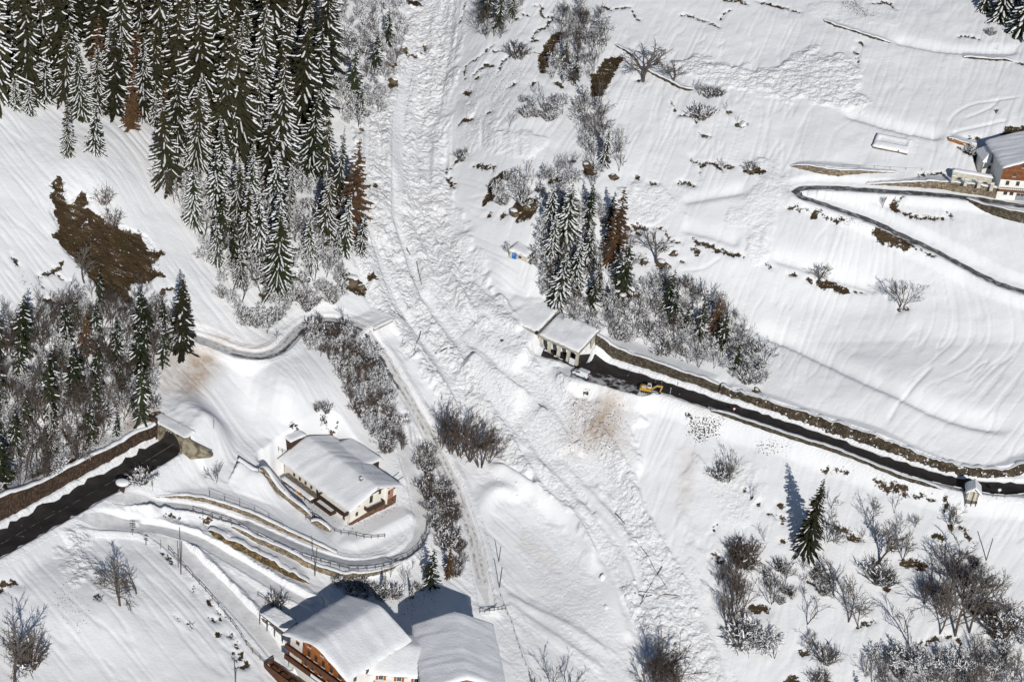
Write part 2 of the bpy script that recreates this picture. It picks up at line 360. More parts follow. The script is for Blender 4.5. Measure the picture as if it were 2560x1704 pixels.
plan_wall('retaining_wall', 'long rust brown retaining wall above the main road at left', 'wall', S('lr', (-60, 1180), (0, 1150), (150, 1070), (300, 990), (600, 820), (1050, 575), (1250, 455), (1440, 395)), [6.3, 6.2, 6, 4.6, 4.2, 3.6, 4.6, 4.6], .6, 'rust_stone', 10, .05, .55)
plan_wall('retaining_wall', 'dark brown stone wall above the road right of the gallery', 'wall', S('gl', (1150, 575), (1450, 662), (1650, 732), (1870, 792), (2100, 882), (2300, 935)) + S('c6', (130, 1110), (250, 1155)), [3.8, 3.5, 3.2, 3.0, 3.0, 2.8, 2.8, 2.8], .7, 'dark_stone', 8, .1, .22)
plan_wall('roadside_bank', 'long brown earth bank with snow patches above the right road', 'bank', S('c6', (260, 1160), (430, 1217), (600, 1278), (900, 1402), (1200, 1502), (1400, 1562)) + S('c9', (1600, 82), (1850, 160), (2050, 190), (2200, 186), (2349, 155), (2480, 120)), [2.6, 2.5, 2.8, 3.6, 4.0, 3.6, 3.2, 3.0, 3.0, 3.0, 3.0, 2.8], .9, 'patchy_earth', 7, .35, .12, rag=.3)
plan_wall('garden_wall', 'low stone wall curving above the snowed driveway below the farmhouse', 'wall', S('c7', (1030, 305), (1150, 310), (1330, 325), (1500, 370), (1650, 425), (1800, 490), (1950, 560), (2100, 620), (2300, 700)), [.5, 1.0, 1.3, 1.5, 1.5, 1.3, 1.0, .7, .4], .5, 'tan_stone', 6, .08, .25)
plan_wall('retaining_wall', 'stone wall under the railing on the outer side of the driveway loop', 'wall', S('c7', (1580, 525), (1700, 600), (1900, 700), (2100, 790), (2349, 880)) + S('c8', (60, 865), (150, 862), (260, 840), (360, 800), (430, 750)), [.5, 1.4, 1.7, 1.9, 2.0, 2.0, 1.8, 1.6, 1.2, .5], .5, 'tan_stone', 5, .08, .25)
plan_wall('terrace_wall', 'rough brown bank of stones below the driveway loop', 'bank', S('c7', (1420, 545), (1560, 640), (1700, 705), (1850, 790), (2000, 870), (2110, 900)), [.6, 1.5, 1.3, 1.6, 1.4, .5], .9, 'brown_rubble', 4, .5, .2, rag=.45)
plan_wall('garden_wall', 'stone wall under the timber fence on the valley side of the farmhouse', 'wall', S('fh', (310, 740), (420, 870), (520, 950), (640, 1040), (760, 1140), (880, 1225), (940, 1240)), [2.0, 1.8, 1.5, 1.5, 1.6, 1.6, .8], .5, 'tan_stone', 4, .08, .25)
plan_wall('garden_wall', 'short stone wall beside the garden steps below the farmhouse', 'wall', S('fh', (930, 1310), (1010, 1320), (1080, 1360), (1160, 1400)), [.6, 1.6, 1.4, .5], .5, 'tan_stone', 3, .08, .25)
plan_wall('board_wall', 'weathered grey board wall at the left corner of the farmhouse garden', 'wall', S('fh', (85, 640), (180, 700), (270, 765), (315, 745)), [2.6, 2.5, 2.4, 1.8], .25, 'grey_board', 4, .0, .2)
plan_wall('retaining_wall', 'tall stone wall below the column porch of the upper right house', 'wall', S('tr', (30, 952), (300, 965), (600, 985), (900, 1000), (1200, 1030), (1400, 1075), (1700, 1110), (1930, 1160)), [.3, .8, 1.5, 2.3, 2.8, 3.4, 3.4, 3.4], .6, 'tan_stone', 7, .06, .3)
plan_wall('retaining_wall', 'dark stone wall holding the valley side of the upper hairpin road', 'wall', S('tr', (1500, 1180), (1700, 1320), (1900, 1410), (2150, 1480), (2356, 1530), (2500, 1560)), [.5, 2.2, 3.0, 3.4, 3.4, 3.4], .6, 'dark_stone', 0, .1, .2)
plan_wall('retaining_wall', 'brown dry stone wall above the hairpin bend of the upper road', 'wall', S('c3', (750, 1140), (900, 1180), (1060, 1218), (1200, 1195), (1350, 1188), (1490, 1184)), [.4, 2.0, 2.8, 1.5, .7, .3], .6, 'tan_stone', 5, .2, .25)
plan_wall('retaining_wall', 'orange stone wall tipped with snow behind the upper right house', 'wall', S('tr', (1235, 310), (1400, 360), (1550, 395), (1700, 395)), [1.2, 1.4, 1.2, .6], .5, 'orange_stone', 5, .1, .25)
plan_wall('terrace_wall', 'stone terrace edge behind the two round bare trees', 'wall', S('c2', (1880, 312), (1960, 362), (2025, 405), (2040, 465), (2100, 495), (2200, 545), (2356, 625)) + S('c3', (90, 622)), [.5, .9, 1.0, 1.1, 1.0, 1.0, .9, .5], .5, 'dark_stone', 4, .2, .3, rag=.3)
plan_wall('terrace_wall', 'dark terrace wall crossing the top right field', 'wall', S('c3', (985, 150), (1060, 185), (1160, 212), (1300, 262), (1440, 298)), [.6, .9, .8, .9, .4], .5, 'dark_stone', 4, .2, .3, rag=.3)
plan_wall('terrace_wall', 'short broken terrace wall near the top right field edge', 'wall', S('c3', (1940, 400), (2020, 405), (2120, 418), (2200, 420), (2280, 425)), [.4, .8, .9, .9, .4], .5, 'dark_stone', 3, .2, .3, rag=.3)
plan_wall('guard_wall', 'stone footing under the guard rail of the right road', 'wall', S('c6', (210, 1285), (350, 1335), (550, 1405), (800, 1490), (1000, 1545)) + S('c9', (1250, 75), (1400, 145), (1600, 215), (1800, 262)), [.8, 1.6, 1.8, 1.8, 1.7, 1.3, 1.8, 1.8, .6], .5, 'dark_stone', 0, .1, .15)

# building pads: keep the slope below the roofs
def pad(poly, zmax, blend=4.0, zmin=None):
    wd, s = inside(poly)
    t = sstep(-blend, 0, s)
    low = np.minimum(HC[wd], zmax)
    if zmin is not None: low = np.maximum(low, zmin)
    HC[wd] = HC[wd] * (1 - t) + low * t

def unit(v): v = np.array(v, float); return v / np.linalg.norm(v)
class Frame:
    """local frame of a building: origin, u and v on the level, z up"""
    def __init__(s, o, u):
        s.o = np.array(o, float); u = unit(np.array(u)[:2]); s.u = u; s.v = np.array([-u[1], u[0]])
    def ang(s): return math.atan2(s.u[1], s.u[0])
    def xy(s, a, b): return (s.o[0] + s.u[0] * a + s.v[0] * b, s.o[1] + s.u[1] * a + s.v[1] * b)
    def poly(s, a0, a1, b0, b1): return [s.xy(a0, b0), s.xy(a1, b0), s.xy(a1, b1), s.xy(a0, b1)]

# farmhouse: local x runs along the gable (front right), local y runs back along the ridge
_A = hit((874, 1312)); FARM_Z = _A[2]
_e = at_z((702, 1140), FARM_Z + 5.6) - at_z((876, 1266), FARM_Z + 5.6)
_uy = unit(_e[:2]); FARM = Frame(_A, (_uy[1], -_uy[0]))
pad(FARM.poly(-1, 16.5, -1, 25.5), FARM_Z + 1.2, 3.0)
pad(FARM.poly(-6, 0, -3, 25), FARM_Z + .4, 3.0, FARM_Z - .3)
pad(FARM.poly(-3, 15, -5, 0), FARM_Z + .8, 3.0, FARM_Z - .3)
# lower chalet
LOW_Z = hit((736, 1668))[2]; LOW_E = LOW_Z + 8.6
_p = at_z((708, 1584), LOW_E); _q = at_z((851, 1499), LOW_E); _uy = unit((_q - _p)[:2])
LOWC = Frame((_p[0], _p[1], LOW_Z), (_uy[1], -_uy[0]))
pad(LOWC.poly(-1, 21.5, -1, 24), LOW_Z + 3.0, 5.0)
# barn of the same farm
_p = at_z((1049, 1579), LOW_E - 1.0); _q = at_z((1223, 1570), LOW_E - 1.0); _m = at_z((1137, 1547), LOW_E + 1.6); _n = at_z((1163, 1688), LOW_E + 1.6)
_uy = unit((_m - _n)[:2]); BARN = Frame((0, 0, LOW_Z), (_uy[1], -_uy[0]))
_bl = (_m + _n)[:2] / 2
BARN.o[:2] = _bl - BARN.u * 9.0 - BARN.v * 10.0
pad(BARN.poly(-1, 19, -6, 23), LOW_Z + 3.5, 5.0)
_mid = np.array(LOWC.xy(21, 4)); _mid2 = np.array(BARN.xy(0, 12))
LINK = Frame((*at_z((905, 1700), LOW_Z + 5.0)[:2], LOW_Z), BARN.u)
pad([at_z(q, LOW_Z + 3)[:2] for q in ((900, 1720), (905, 1560), (1060, 1560), (1070, 1720))], LOW_Z + 2.5, 4.0)
# upper right house
TOP_P = hit(S1('tr', 1935, 1160)); TOP_Z = TOP_P[2]
_q = at_z(S1('tr', 2356, 1190), TOP_Z); TOP = Frame(TOP_P, (_q - TOP_P)[:2])
pad(TOP.poly(-1, 20, -1, 16), TOP_Z + .1, 3.0)
# gallery over the right road
_g0 = hit(S1('gl', 500, 527)); _g1 = hit(S1('gl', 948, 727)); GAL_Z = _g1[2]
_g0 = at_z(S1('gl', 500, 527), GAL_Z); _g1 = at_z(S1('gl', 948, 727), GAL_Z)
GAL = Frame(_g1, (_g1 - _g0)[:2]); GAL_L = float(np.linalg.norm((_g1 - _g0)[:2]))
pad(GAL.poly(-GAL_L - 10, .6, -.8, 8.5), GAL_Z, 1.0, GAL_Z - .4)
def fill(poly, zmin, blend=4.0):
    wd, q = inside(poly); t = sstep(-blend, 0, q); HC[wd] = HC[wd] + np.maximum(0, zmin - HC[wd]) * t
fill(GAL.poly(-GAL_L - 16, .2, 9.6, 15), GAL_Z + 6.0, 7.0)
def fillf(F_, a0, a1, b0, b1, fn, blend, bmin=-99):
    wd, q = inside(F_.poly(a0, a1, b0, b1)); t = sstep(-blend, 0, q); dx, dy = XC[wd] - F_.o[0], YC[wd] - F_.o[1]
    la = dx * F_.u[0] + dy * F_.u[1]; lb = dx * F_.v[0] + dy * F_.v[1]
    HC[wd] += np.maximum(0, fn(la, lb) + (fbm(XC[wd] / 3, YC[wd] / 3, 3, 161) - .5) * .8 - HC[wd]) * t * sstep(bmin, bmin + .7, lb)
fillf(GAL, -GAL_L - 24, -GAL_L - 6.5, -1, 16, lambda a, b: GAL_Z + 5.95 + .27 * b, 4.0)
fillf(GAL, -GAL_L - 22, -GAL_L - 1.4, -9, -.7, lambda a, b: GAL_Z + 4.95 + .45 * b, 3.0)
fillf(GAL, -GAL_L - 4, -4.5, -9, -.8, lambda a, b: GAL_Z + 2.0 - .16 * (a + GAL_L) + .34 * b, 1.2)
fillf(GAL, -GAL_L - 10, .2, 9.6, 16, lambda a, b: GAL_Z + 6.4 + .25 * (b - 9), 2.4)
VAN_Z = float(LOT[6][2]) + .05; VAN_P = at_z(S1('gl', 1000, 845), VAN_Z)
pad([(VAN_P[0] + 3.2 * math.cos(t), VAN_P[1] + 2.4 * math.sin(t)) for t in np.linspace(0, 6.28, 12, endpoint=False)], VAN_Z, 3.0, VAN_Z - .2)
_t = ROAD_L[-1] - ROAD_L[-6]; PORT = Frame(ROAD_L[-3], (_t[1], -_t[0]))
pad(PORT.poly(-3.6, 3.6, -2, .6), PORT.o[2], .6)
fillf(PORT, -7, 1.5, 3, 9, lambda a, b: PORT.o[2] + 4.7 + .16 * b, 9.5, 1.9)

wd, q = inside(PORT.poly(-9, 9, .4, 18)); ROUGH[wd] = np.where(q > -2, .12, ROUGH[wd])
a = hit(S1('c5', 235, 765)); b_ = at_z(S1('c5', 357, 705), a[2]); LG = Frame((a[0], a[1], a[2]), (b_ - a)[:2]); LL = float(np.linalg.norm((b_ - a)[:2]))
fill(LG.poly(-9, LL, 2.0, 12), LG.o[2] + 2.6, 4.5)
fillf(LG, -6, LL + .1, 1.0, 12, lambda a, b: LG.o[2] + 2.5 + .05 * b, .6)
SHRINE_P = hit(S1('c9', 1985, 350)); HUT_P = hit(S1('c5', 1275, 260)); HUT_Q = hit(S1('c5', 1157, 232))
TROUGH_P = hit(S1('tr', 125, 410))

# bare earth, cracks and stains
def earth_line(k, pts, hw, dig=.3):
    P = hits(S(k, *pts)); P = resample(P, .9)
    n = len(P); P[:, :2] += (RNG.random((n, 2)) - .5) * .9
    wd, D, SG, V, T = near(P, max(6, hw + 4))
    taper = .35 + .65 * np.sqrt(np.clip(4 * T * (1 - T), 0, 1))
    EARTH[wd] = np.maximum(EARTH[wd], hw * taper - D)
    HC[wd] -= dig * np.exp(-(D / (hw + .35)) ** 2)
LINES = dict(
 c2=[([(830,150),(835,100),(860,0)],.2),([(1340,35),(1375,50),(1390,110),(1440,115),(1490,105)],.35),([(1305,265),(1330,230),(1400,190),(1470,130)],.45),([(1310,275),(1350,270)],.7),
  ([(1040,350),(1080,345)],.5),([(855,540),(850,490),(870,440),(940,400),(1040,310)],.25),([(910,520),(960,470),(1010,440)],.4),([(925,545),(940,520)],.8),([(1090,480),(1110,430),(1170,375)],.3),
  ([(980,440),(1040,450)],.6),([(1150,600),(1200,570)],.5),([(820,840),(900,820)],.6),([(920,1130),(1000,1140),(1060,1155)],.55),([(715,1190),(740,1160),(800,1100),(840,1085)],.25),
  ([(730,1210),(770,1250),(790,1280)],.7),([(1500,215),(1430,330),(1390,400),(1390,490)],1.7),([(1440,350),(1450,370)],.9),([(1910,395),(1850,440),(1790,540),(1740,640)],2.9),([(1120,1180),(1070,1250),(1000,1390)],1.9),
  ([(1895,55),(1985,50)],.5),([(1800,45),(1860,65)],.6),([(2000,70),(2045,145)],.3),([(1580,1105),(1620,1105)],.5),([(2110,1240),(2160,1255)],.5),([(2310,1245),(2400,1260)],.6),([(1990,1525),(2080,1562)],.6),
  ([(2260,690),(2290,740),(2310,785),(2370,785)],.35),([(1310,575),(1340,565)],.6),([(1200,130),(1230,130)],.5),([(1250,95),(1300,105)],.3),([(2020,550),(2080,550)],.5),([(1680,1130),(1720,1180)],2.0),([(1850,1210),(1900,1215)],1.2),
  ([(1430,1240),(1510,1230)],1.1),([(1180,1440),(1240,1410),(1300,1440),(1230,1490)],2.4),([(1110,1460),(1130,1470)],.8),([(1010,1465),(1040,1465)],.5),([(230,1265),(270,1268)],.6),([(1460,560),(1530,590)],1.0),([(1720,520),(1760,510)],1.3),([(2030,1215),(2055,1220)],.7),
  ([(430,330),(470,350)],1.2),([(490,370),(520,390)],.9),([(320,430),(380,450)],1.5),([(345,590),(390,570)],1.3),([(140,880),(155,890)],.8),([(130,350),(160,350)],1.2),([(450,5),(540,20)],1.6),([(570,300),(590,350)],.7),([(1325,1310),(1390,1300)],.9),([(850,630),(890,650)],.8),([(1000,780),(1040,760)],.6)],
 c3=[([(0,100),(60,105),(150,140),(260,182)],.35),([(280,130),(320,80),(355,75)],.25),([(310,0),(430,5)],.6),([(430,20),(460,28)],.6),([(520,0),(620,30),(720,55),(810,82)],.5),([(1230,285),(1255,310)],.4),([(1180,340),(1215,370),(1225,430)],.3),
  ([(1320,25),(1430,20),(1495,65)],.35),([(1910,250),(1990,248),(2040,275)],.4),([(0,790),(80,797),(120,860)],.3),([(140,915),(210,940)],.45),([(65,1075),(150,1125),(220,1115),(290,1160)],.5),([(300,1140),(370,1145)],.7),
  ([(395,850),(460,850)],1.0),([(315,770),(350,770)],.7),([(455,1170),(520,1160),(570,1165)],1.2),([(0,1250),(110,1268)],.5),([(130,1150),(145,1230)],.15),([(740,1420),(830,1425),(870,1450)],.3),([(895,1460),(930,1490)],1.5),([(950,1455),(1050,1500),(1180,1495)],.3),
  ([(1440,1405),(1500,1440),(1570,1475),(1650,1492),(1815,1490)],.5),([(1440,1405),(1490,1435)],1.1),([(1460,1385),(1550,1340)],.3),([(1830,1410),(1860,1490)],.2),([(2210,910),(2300,890),(2400,880)],1.6),([(2310,430),(2356,435)],.4),([(2015,1100),(2060,1130),(2060,1190)],.8),([(1900,1000),(1990,1050)],.6),([(1960,945),(2060,950)],.4),([(1630,1190),(1820,1190)],.35),([(2160,315),(2180,318)],.4),([(2160,750),(2165,775)],.3)],
 c6=[([(75,108),(140,120),(200,150),(290,180),(435,222)],.6),([(90,150),(130,200)],.9),([(580,272),(645,302)],.4),([(750,338),(795,350)],.45),([(860,370),(920,390)],.4),([(935,400),(1030,415),(1080,440),(1160,460)],1.1),([(1320,45),(1450,90),(1590,140)],1.4),([(1600,155),(1740,222)],.25),
  ([(1505,570),(1515,585)],.7),([(1540,580),(1560,582)],.6),([(510,1130),(555,1140)],1.1),([(390,1135),(430,1140)],.6),([(230,1090),(310,1110)],1.0),([(1180,450),(1260,475)],.2),([(1415,512),(1432,513)],.4),([(0,255),(30,260)],.5),([(30,1310),(75,1320)],.4)],
 c9=[([(970,105),(1020,115),(1180,150)],.3),([(1330,205),(1400,235),(1480,235),(1550,262)],.7),([(1500,285),(1620,295),(1750,330)],.25),([(1800,290),(1820,400)],.4),([(1830,490),(1880,500)],1.0),([(1905,500),(1950,550),(1970,590)],.5),([(2000,600),(2010,660)],.25),
  ([(1010,485),(1090,515),(1170,560),(1245,590)],.6),([(1150,575),(1220,590)],.9),([(595,405),(650,430),(710,455),(705,500)],.35),([(655,350),(710,380)],.5),([(690,590),(715,600)],.7),([(205,710),(290,695)],.5),([(250,745),(300,750)],.55),([(305,815),(340,815)],.5),
  ([(470,1055),(540,1065),(610,1080)],1.1),([(900,800),(930,840)],.9),([(870,880),(970,950)],.5),([(690,955),(760,955)],.8),([(1500,740),(1600,765),(1680,770)],1.2),([(1320,715),(1390,770)],.5),([(1420,640),(1500,655)],.4),([(1730,580),(1770,575),(1820,605)],.9),
  ([(1210,1190),(1260,1160),(1340,1155)],.4),([(1620,1310),(1750,1265),(1880,1245)],.4),([(1890,1260),(1930,1340)],.4),([(820,1355),(850,1385),(915,1385)],.5),([(715,1545),(800,1562)],1.2),([(1390,925),(1430,920)],.8),([(430,250),(445,270)],.5),([(480,310),(490,318)],.7),([(540,350),(560,365)],.5),([(240,545),(250,490)],.3)],
 c4=[([(270,360),(300,335),(370,325),(410,290),(445,255)],.5),([(270,360),(285,430)],.25),([(375,340),(420,370),(480,385)],.15),([(310,525),(350,520)],.7),([(370,540),(500,520)],.7),([(1080,490),(1140,440),(1190,440)],.6),([(580,640),(640,650)],.8),([(1930,480),(2050,470)],1.8),([(2040,380),(2110,370)],1.0),([(2180,430),(2230,450)],.8),([(1780,480),(1830,490)],1.0),([(60,200),(120,280)],.2)],
 c5=[([(20,340),(80,400),(130,430),(60,440)],2.3),([(200,370),(260,370)],1.0),([(1700,470),(1780,480)],1.6),([(1890,490),(2000,500)],2.2),([(2060,260),(2120,245)],1.1),([(2170,270),(2250,275)],1.2),([(2260,205),(2310,200)],.7),([(1985,240),(2005,225)],.5),([(1960,20),(2000,30),(2060,70)],.5),([(2040,5),(2120,45)],.4),([(2150,15),(2230,40),(2260,100),(2340,130)],.35),([(1290,220),(1350,245)],1.0),([(1360,100),(1400,90)],.4),([(1675,1142),(1712,1150)],.35),([(1900,280),(1910,290)],.4)],
 c7=[([(0,900),(60,890),(130,890)],.6),([(0,945),(25,945)],.7),([(1100,680),(1150,720),(1190,765)],.5),([(1120,430),(1220,445)],.2),([(1380,450),(1460,470)],.4),([(660,975),(680,990)],.9),([(1310,620),(1312,640)],.3),([(1285,1155),(1325,1190)],.2),([(1190,1110),(1230,1130)],.2)],
 lr=[([(300,740),(420,690),(560,650),(720,570)],1.3),([(1380,160),(1450,210)],1.0),([(580,370),(640,420)],.8)],
 fh=[([(660,150),(780,180)],.4),([(1060,165),(1150,150),(1250,190)],.12),([(640,780),(690,820)],.5)],
)
for k, L in LINES.items():
    for pts, hw in L: earth_line(k, pts, hw)
for i in range(34):     # stony scraps along the lower lane fence
    a = RNG.random(); q = np.array([1350, 900]) * (1 - a) + np.array([1700, 1500]) * a + RNG.normal(0, 22, 2)
    earth_line('c7', [tuple(q), tuple(q + RNG.normal(0, 14, 2))], .25 + .3 * RNG.random(), .2)
SCAR = S('c1', (345, 1260), (420, 1240), (450, 1300), (380, 1320), (345, 1450)) + S('c4', (400, 20), (400, 80), (440, 170), (520, 250), (590, 320), (650, 400), (760, 500), (900, 525), (920, 430), (1000, 410), (1085, 330), (1085, 190), (1000, 80), (850, 20)) + S('c1', (640, 1490), (570, 1400), (630, 1370), (540, 1325), (480, 1370), (430, 1310))
wd, sdd = inside(hits(SCAR)); EARTH[wd] = np.maximum(EARTH[wd], sdd + (fbm(XC[wd] / 3.5, YC[wd] / 3.5, 3, 63) - .55) * 5.0)
HC[wd] -= .9 * sstep(-.6, .4, sdd); ROUGH[wd] = np.where(sdd > 0, .6, ROUGH[wd])
HC[wd] += (fbm(XC[wd] / 2, YC[wd] / 2, 3, 61) - .5) * .7 * sstep(0, 1, sdd)
def stain(k, pts, amt):
    wd, s = inside(hits(S(k, *pts)))
    DIRT[wd] = np.maximum(DIRT[wd], min(1, amt * 1.35) * sstep(-3, 3, s))
stain('c4', [(1270, 830), (1450, 870), (1520, 960), (1420, 1080), (1300, 1190), (1210, 1150), (1250, 1000)], .75)
stain('c4', [(1430, 770), (1550, 780), (1560, 810), (1460, 805)], .75)
stain('c4', [(1060, 900), (1270, 850), (1270, 1150), (1100, 1150)], .45)
stain('c4', [(880, 1300), (1050, 1250), (1100, 1350), (860, 1420)], .7)
stain('c4', [(1450, 740), (1900, 800), (1900, 900), (1560, 870)], .22)
stain('c5', [(1790, 1160), (1920, 1190), (1860, 1330), (1720, 1500), (1640, 1460)], .9)
stain('c5', [(1850, 1230), (1960, 1230), (1900, 1480), (1700, 1560), (1640, 1500)], .55)
stain('c5', [(1600, 1150), (2000, 1180), (1980, 1560), (1500, 1560)], .25)
stain('c9', [(0, 0), (90, 0), (80, 300), (0, 400)], .3)
stain('c8', [(1250, 560), (1430, 700), (1500, 820), (1400, 760), (1230, 620)], .3)
stain('c2', [(600, 1330), (640, 1360), (560, 1400)], .25)
stain('c6', [(0, 1150), (60, 1180), (400, 1330), (100, 1300)], .15)
def specks(k, pts, amt):
    wd, s = inside(hits(S(k, *pts))); SPECK[wd] = np.maximum(SPECK[wd], amt * sstep(-2, 1.5, s))
specks('c6', [(60, 1340), (150, 1300), (300, 1330), (260, 1450), (130, 1500), (60, 1450)], .9)
specks('c6', [(520, 1500), (620, 1480), (740, 1530), (640, 1562), (540, 1562)], .8)
specks('c3', [(1060, 0), (1200, 0), (1330, 110), (1250, 120)], .8)
specks('c3', [(950, 1470), (1180, 1500), (1400, 1562), (1100, 1562)], .5)
specks('c3', [(1500, 1400), (1800, 1450), (1700, 1490), (1500, 1440)], .35)
specks('c4', [(20, 140), (60, 180), (330, 560), (250, 620), (160, 420)], .45)
specks('c7', [(410, 800), (520, 900), (620, 1120), (560, 1300), (380, 1050)], .35)
specks('c5', [(1600, 1180), (1980, 1200), (1900, 1560), (1500, 1560)], .45)
specks('c2', [(850, 500), (1300, 450), (1100, 900), (800, 900)], .4)
specks('lr', [(0, 500), (300, 100), (900, 0), (1300, 200), (1000, 500), (300, 760), (0, 900)], .6)
specks('c8', [(0, 900), (330, 850), (700, 950), (500, 1130), (250, 1050)], .4)
specks('fh', [(620, 780), (700, 850), (1300, 1330), (1900, 1020), (2000, 1100), (1380, 1420), (900, 1150)], .5)

# ------------------------------------------------------------------ materials
def mat(name, col, rough=.85, var=.15, scale=1.0, bump=0., col2=None, lo=.4, hi=.6, spec=.3, metal=0., bscale=None):
    m = bpy.data.materials.new(name); m.use_nodes = True; t = m.node_tree; p = t.nodes['Principled BSDF']
    p.inputs['Roughness'].default_value = rough; p.inputs['Metallic'].default_value = metal
    p.inputs['Specular IOR Level'].default_value = spec
    tc = t.nodes.new('ShaderNodeTexCoord')
    n = t.nodes.new('ShaderNodeTexNoise'); n.inputs['Scale'].default_value = scale; n.inputs['Detail'].default_value = 5
    t.links.new(tc.outputs['Object'], n.inputs['Vector'])
    cr = t.nodes.new('ShaderNodeValToRGB'); cr.color_ramp.elements[0].position = lo; cr.color_ramp.elements[1].position = hi
    c2 = col2 or tuple(c * (1 - var) for c in col)
    c1 = col if col2 else tuple(min(1, c * (1 + var)) for c in col)
    cr.color_ramp.elements[0].color = (*c2, 1); cr.color_ramp.elements[1].color = (*c1, 1)
    t.links.new(n.outputs['Fac'], cr.inputs[0]); t.links.new(cr.outputs[0], p.inputs['Base Color'])
    if bump:
        b = t.nodes.new('ShaderNodeBump'); b.inputs['Strength'].default_value = 1; b.inputs['Distance'].default_value = bump
        if bscale:
            n2 = t.nodes.new('ShaderNodeTexNoise'); n2.inputs['Scale'].default_value = bscale; n2.inputs['Detail'].default_value = 4
            t.links.new(tc.outputs['Object'], n2.inputs['Vector']); t.links.new(n2.outputs['Fac'], b.inputs['Height'])
        else: t.links.new(n.outputs['Fac'], b.inputs['Height'])
        t.links.new(b.outputs[0], p.inputs['Normal'])
    return m
def road_mat(name, ca, cb, thr):
    m = mat(name, ca, .7, col2=cb, scale=.3, lo=.35, hi=.65); t = m.node_tree; p = t.nodes['Principled BSDF']; tc = t.nodes['Texture Coordinate']
    n = t.nodes.new('ShaderNodeTexNoise'); n.inputs['Scale'].default_value = .55; n.inputs['Detail'].default_value = 8; n.inputs['Roughness'].default_value = .7
    t.links.new(tc.outputs['Object'], n.inputs['Vector'])
    r = t.nodes.new('ShaderNodeMapRange'); r.inputs['From Min'].default_value = thr - .14; r.inputs['From Max'].default_value = thr + .04; t.links.new(n.outputs['Fac'], r.inputs[0])
    x = t.nodes.new('ShaderNodeMix'); x.data_type = 'RGBA'; x.inputs['B'].default_value = (.5, .5, .5, 1); t.links.new(p.inputs['Base Color'].links[0].from_socket, x.inputs['A']); t.links.new(r.outputs[0], x.inputs['Factor'])
    t.links.new(x.outputs['Result'], p.inputs['Base Color'])
    r2 = t.nodes.new('ShaderNodeMapRange'); r2.inputs['To Min'].default_value = .45; r2.inputs['To Max'].default_value = .85; t.links.new(n.outputs['Fac'], r2.inputs[0]); t.links.new(r2.outputs[0], p.inputs['Roughness'])
    return m
def stone_mat(name, ca, cb, joint, scale, snow=0., stretch=(1, 1, 1.5)):
    m = mat(name, ca, .9, col2=cb, scale=scale * .6, lo=.35, hi=.65)
    t = m.node_tree; p = t.nodes['Principled BSDF']; tc = t.nodes['Texture Coordinate']
    mp = t.nodes.new('ShaderNodeMapping'); mp.inputs['Scale'].default_value = stretch
    t.links.new(tc.outputs['Object'], mp.inputs['Vector'])
    v = t.nodes.new('ShaderNodeTexVoronoi'); v.feature = 'DISTANCE_TO_EDGE'; v.inputs['Scale'].default_value = scale
    v2 = t.nodes.new('ShaderNodeTexVoronoi'); v2.inputs['Scale'].default_value = scale
    for q in (v, v2): t.links.new(mp.outputs[0], q.inputs['Vector'])
    base = p.inputs['Base Color'].links[0].from_socket
    hs = t.nodes.new('ShaderNodeHueSaturation'); t.links.new(base, hs.inputs['Color'])
    mr = t.nodes.new('ShaderNodeMapRange'); mr.inputs['To Min'].default_value = .55; mr.inputs['To Max'].default_value = 1.5
    sx = t.nodes.new('ShaderNodeSeparateColor'); t.links.new(v2.outputs['Color'], sx.inputs[0]); t.links.new(sx.outputs[0], mr.inputs[0]); t.links.new(mr.outputs[0], hs.inputs['Value'])
    jm = t.nodes.new('ShaderNodeMapRange'); jm.inputs['From Max'].default_value = .07; t.links.new(v.outputs[0], jm.inputs[0])
    mx = t.nodes.new('ShaderNodeMix'); mx.data_type = 'RGBA'; mx.inputs['A'].default_value = (*joint, 1)
    t.links.new(jm.outputs[0], mx.inputs['Factor']); t.links.new(hs.outputs[0], mx.inputs['B'])
    out = mx.outputs['Result']
    if snow:
        n = t.nodes.new('ShaderNodeTexNoise'); n.inputs['Scale'].default_value = .9; n.inputs['Detail'].default_value = 6; n.inputs['Roughness'].default_value = .65
        t.links.new(tc.outputs['Object'], n.inputs['Vector'])
        r = t.nodes.new('ShaderNodeMapRange'); r.inputs['From Min'].default_value = 1 - snow; r.inputs['From Max'].default_value = 1 - snow + .03
        t.links.new(n.outputs['Fac'], r.inputs[0])
        m2 = t.nodes.new('ShaderNodeMix'); m2.data_type = 'RGBA'; m2.inputs['B'].default_value = (.8, .81, .83, 1)
        t.links.new(r.outputs[0], m2.inputs['Factor']); t.links.new(out, m2.inputs['A']); out = m2.outputs['Result']
    t.links.new(out, p.inputs['Base Color'])
    b = t.nodes.new('ShaderNodeBump'); b.inputs['Distance'].default_value = .08; t.links.new(jm.outputs[0], b.inputs['Height']); t.links.new(b.outputs[0], p.inputs['Normal'])
    return m
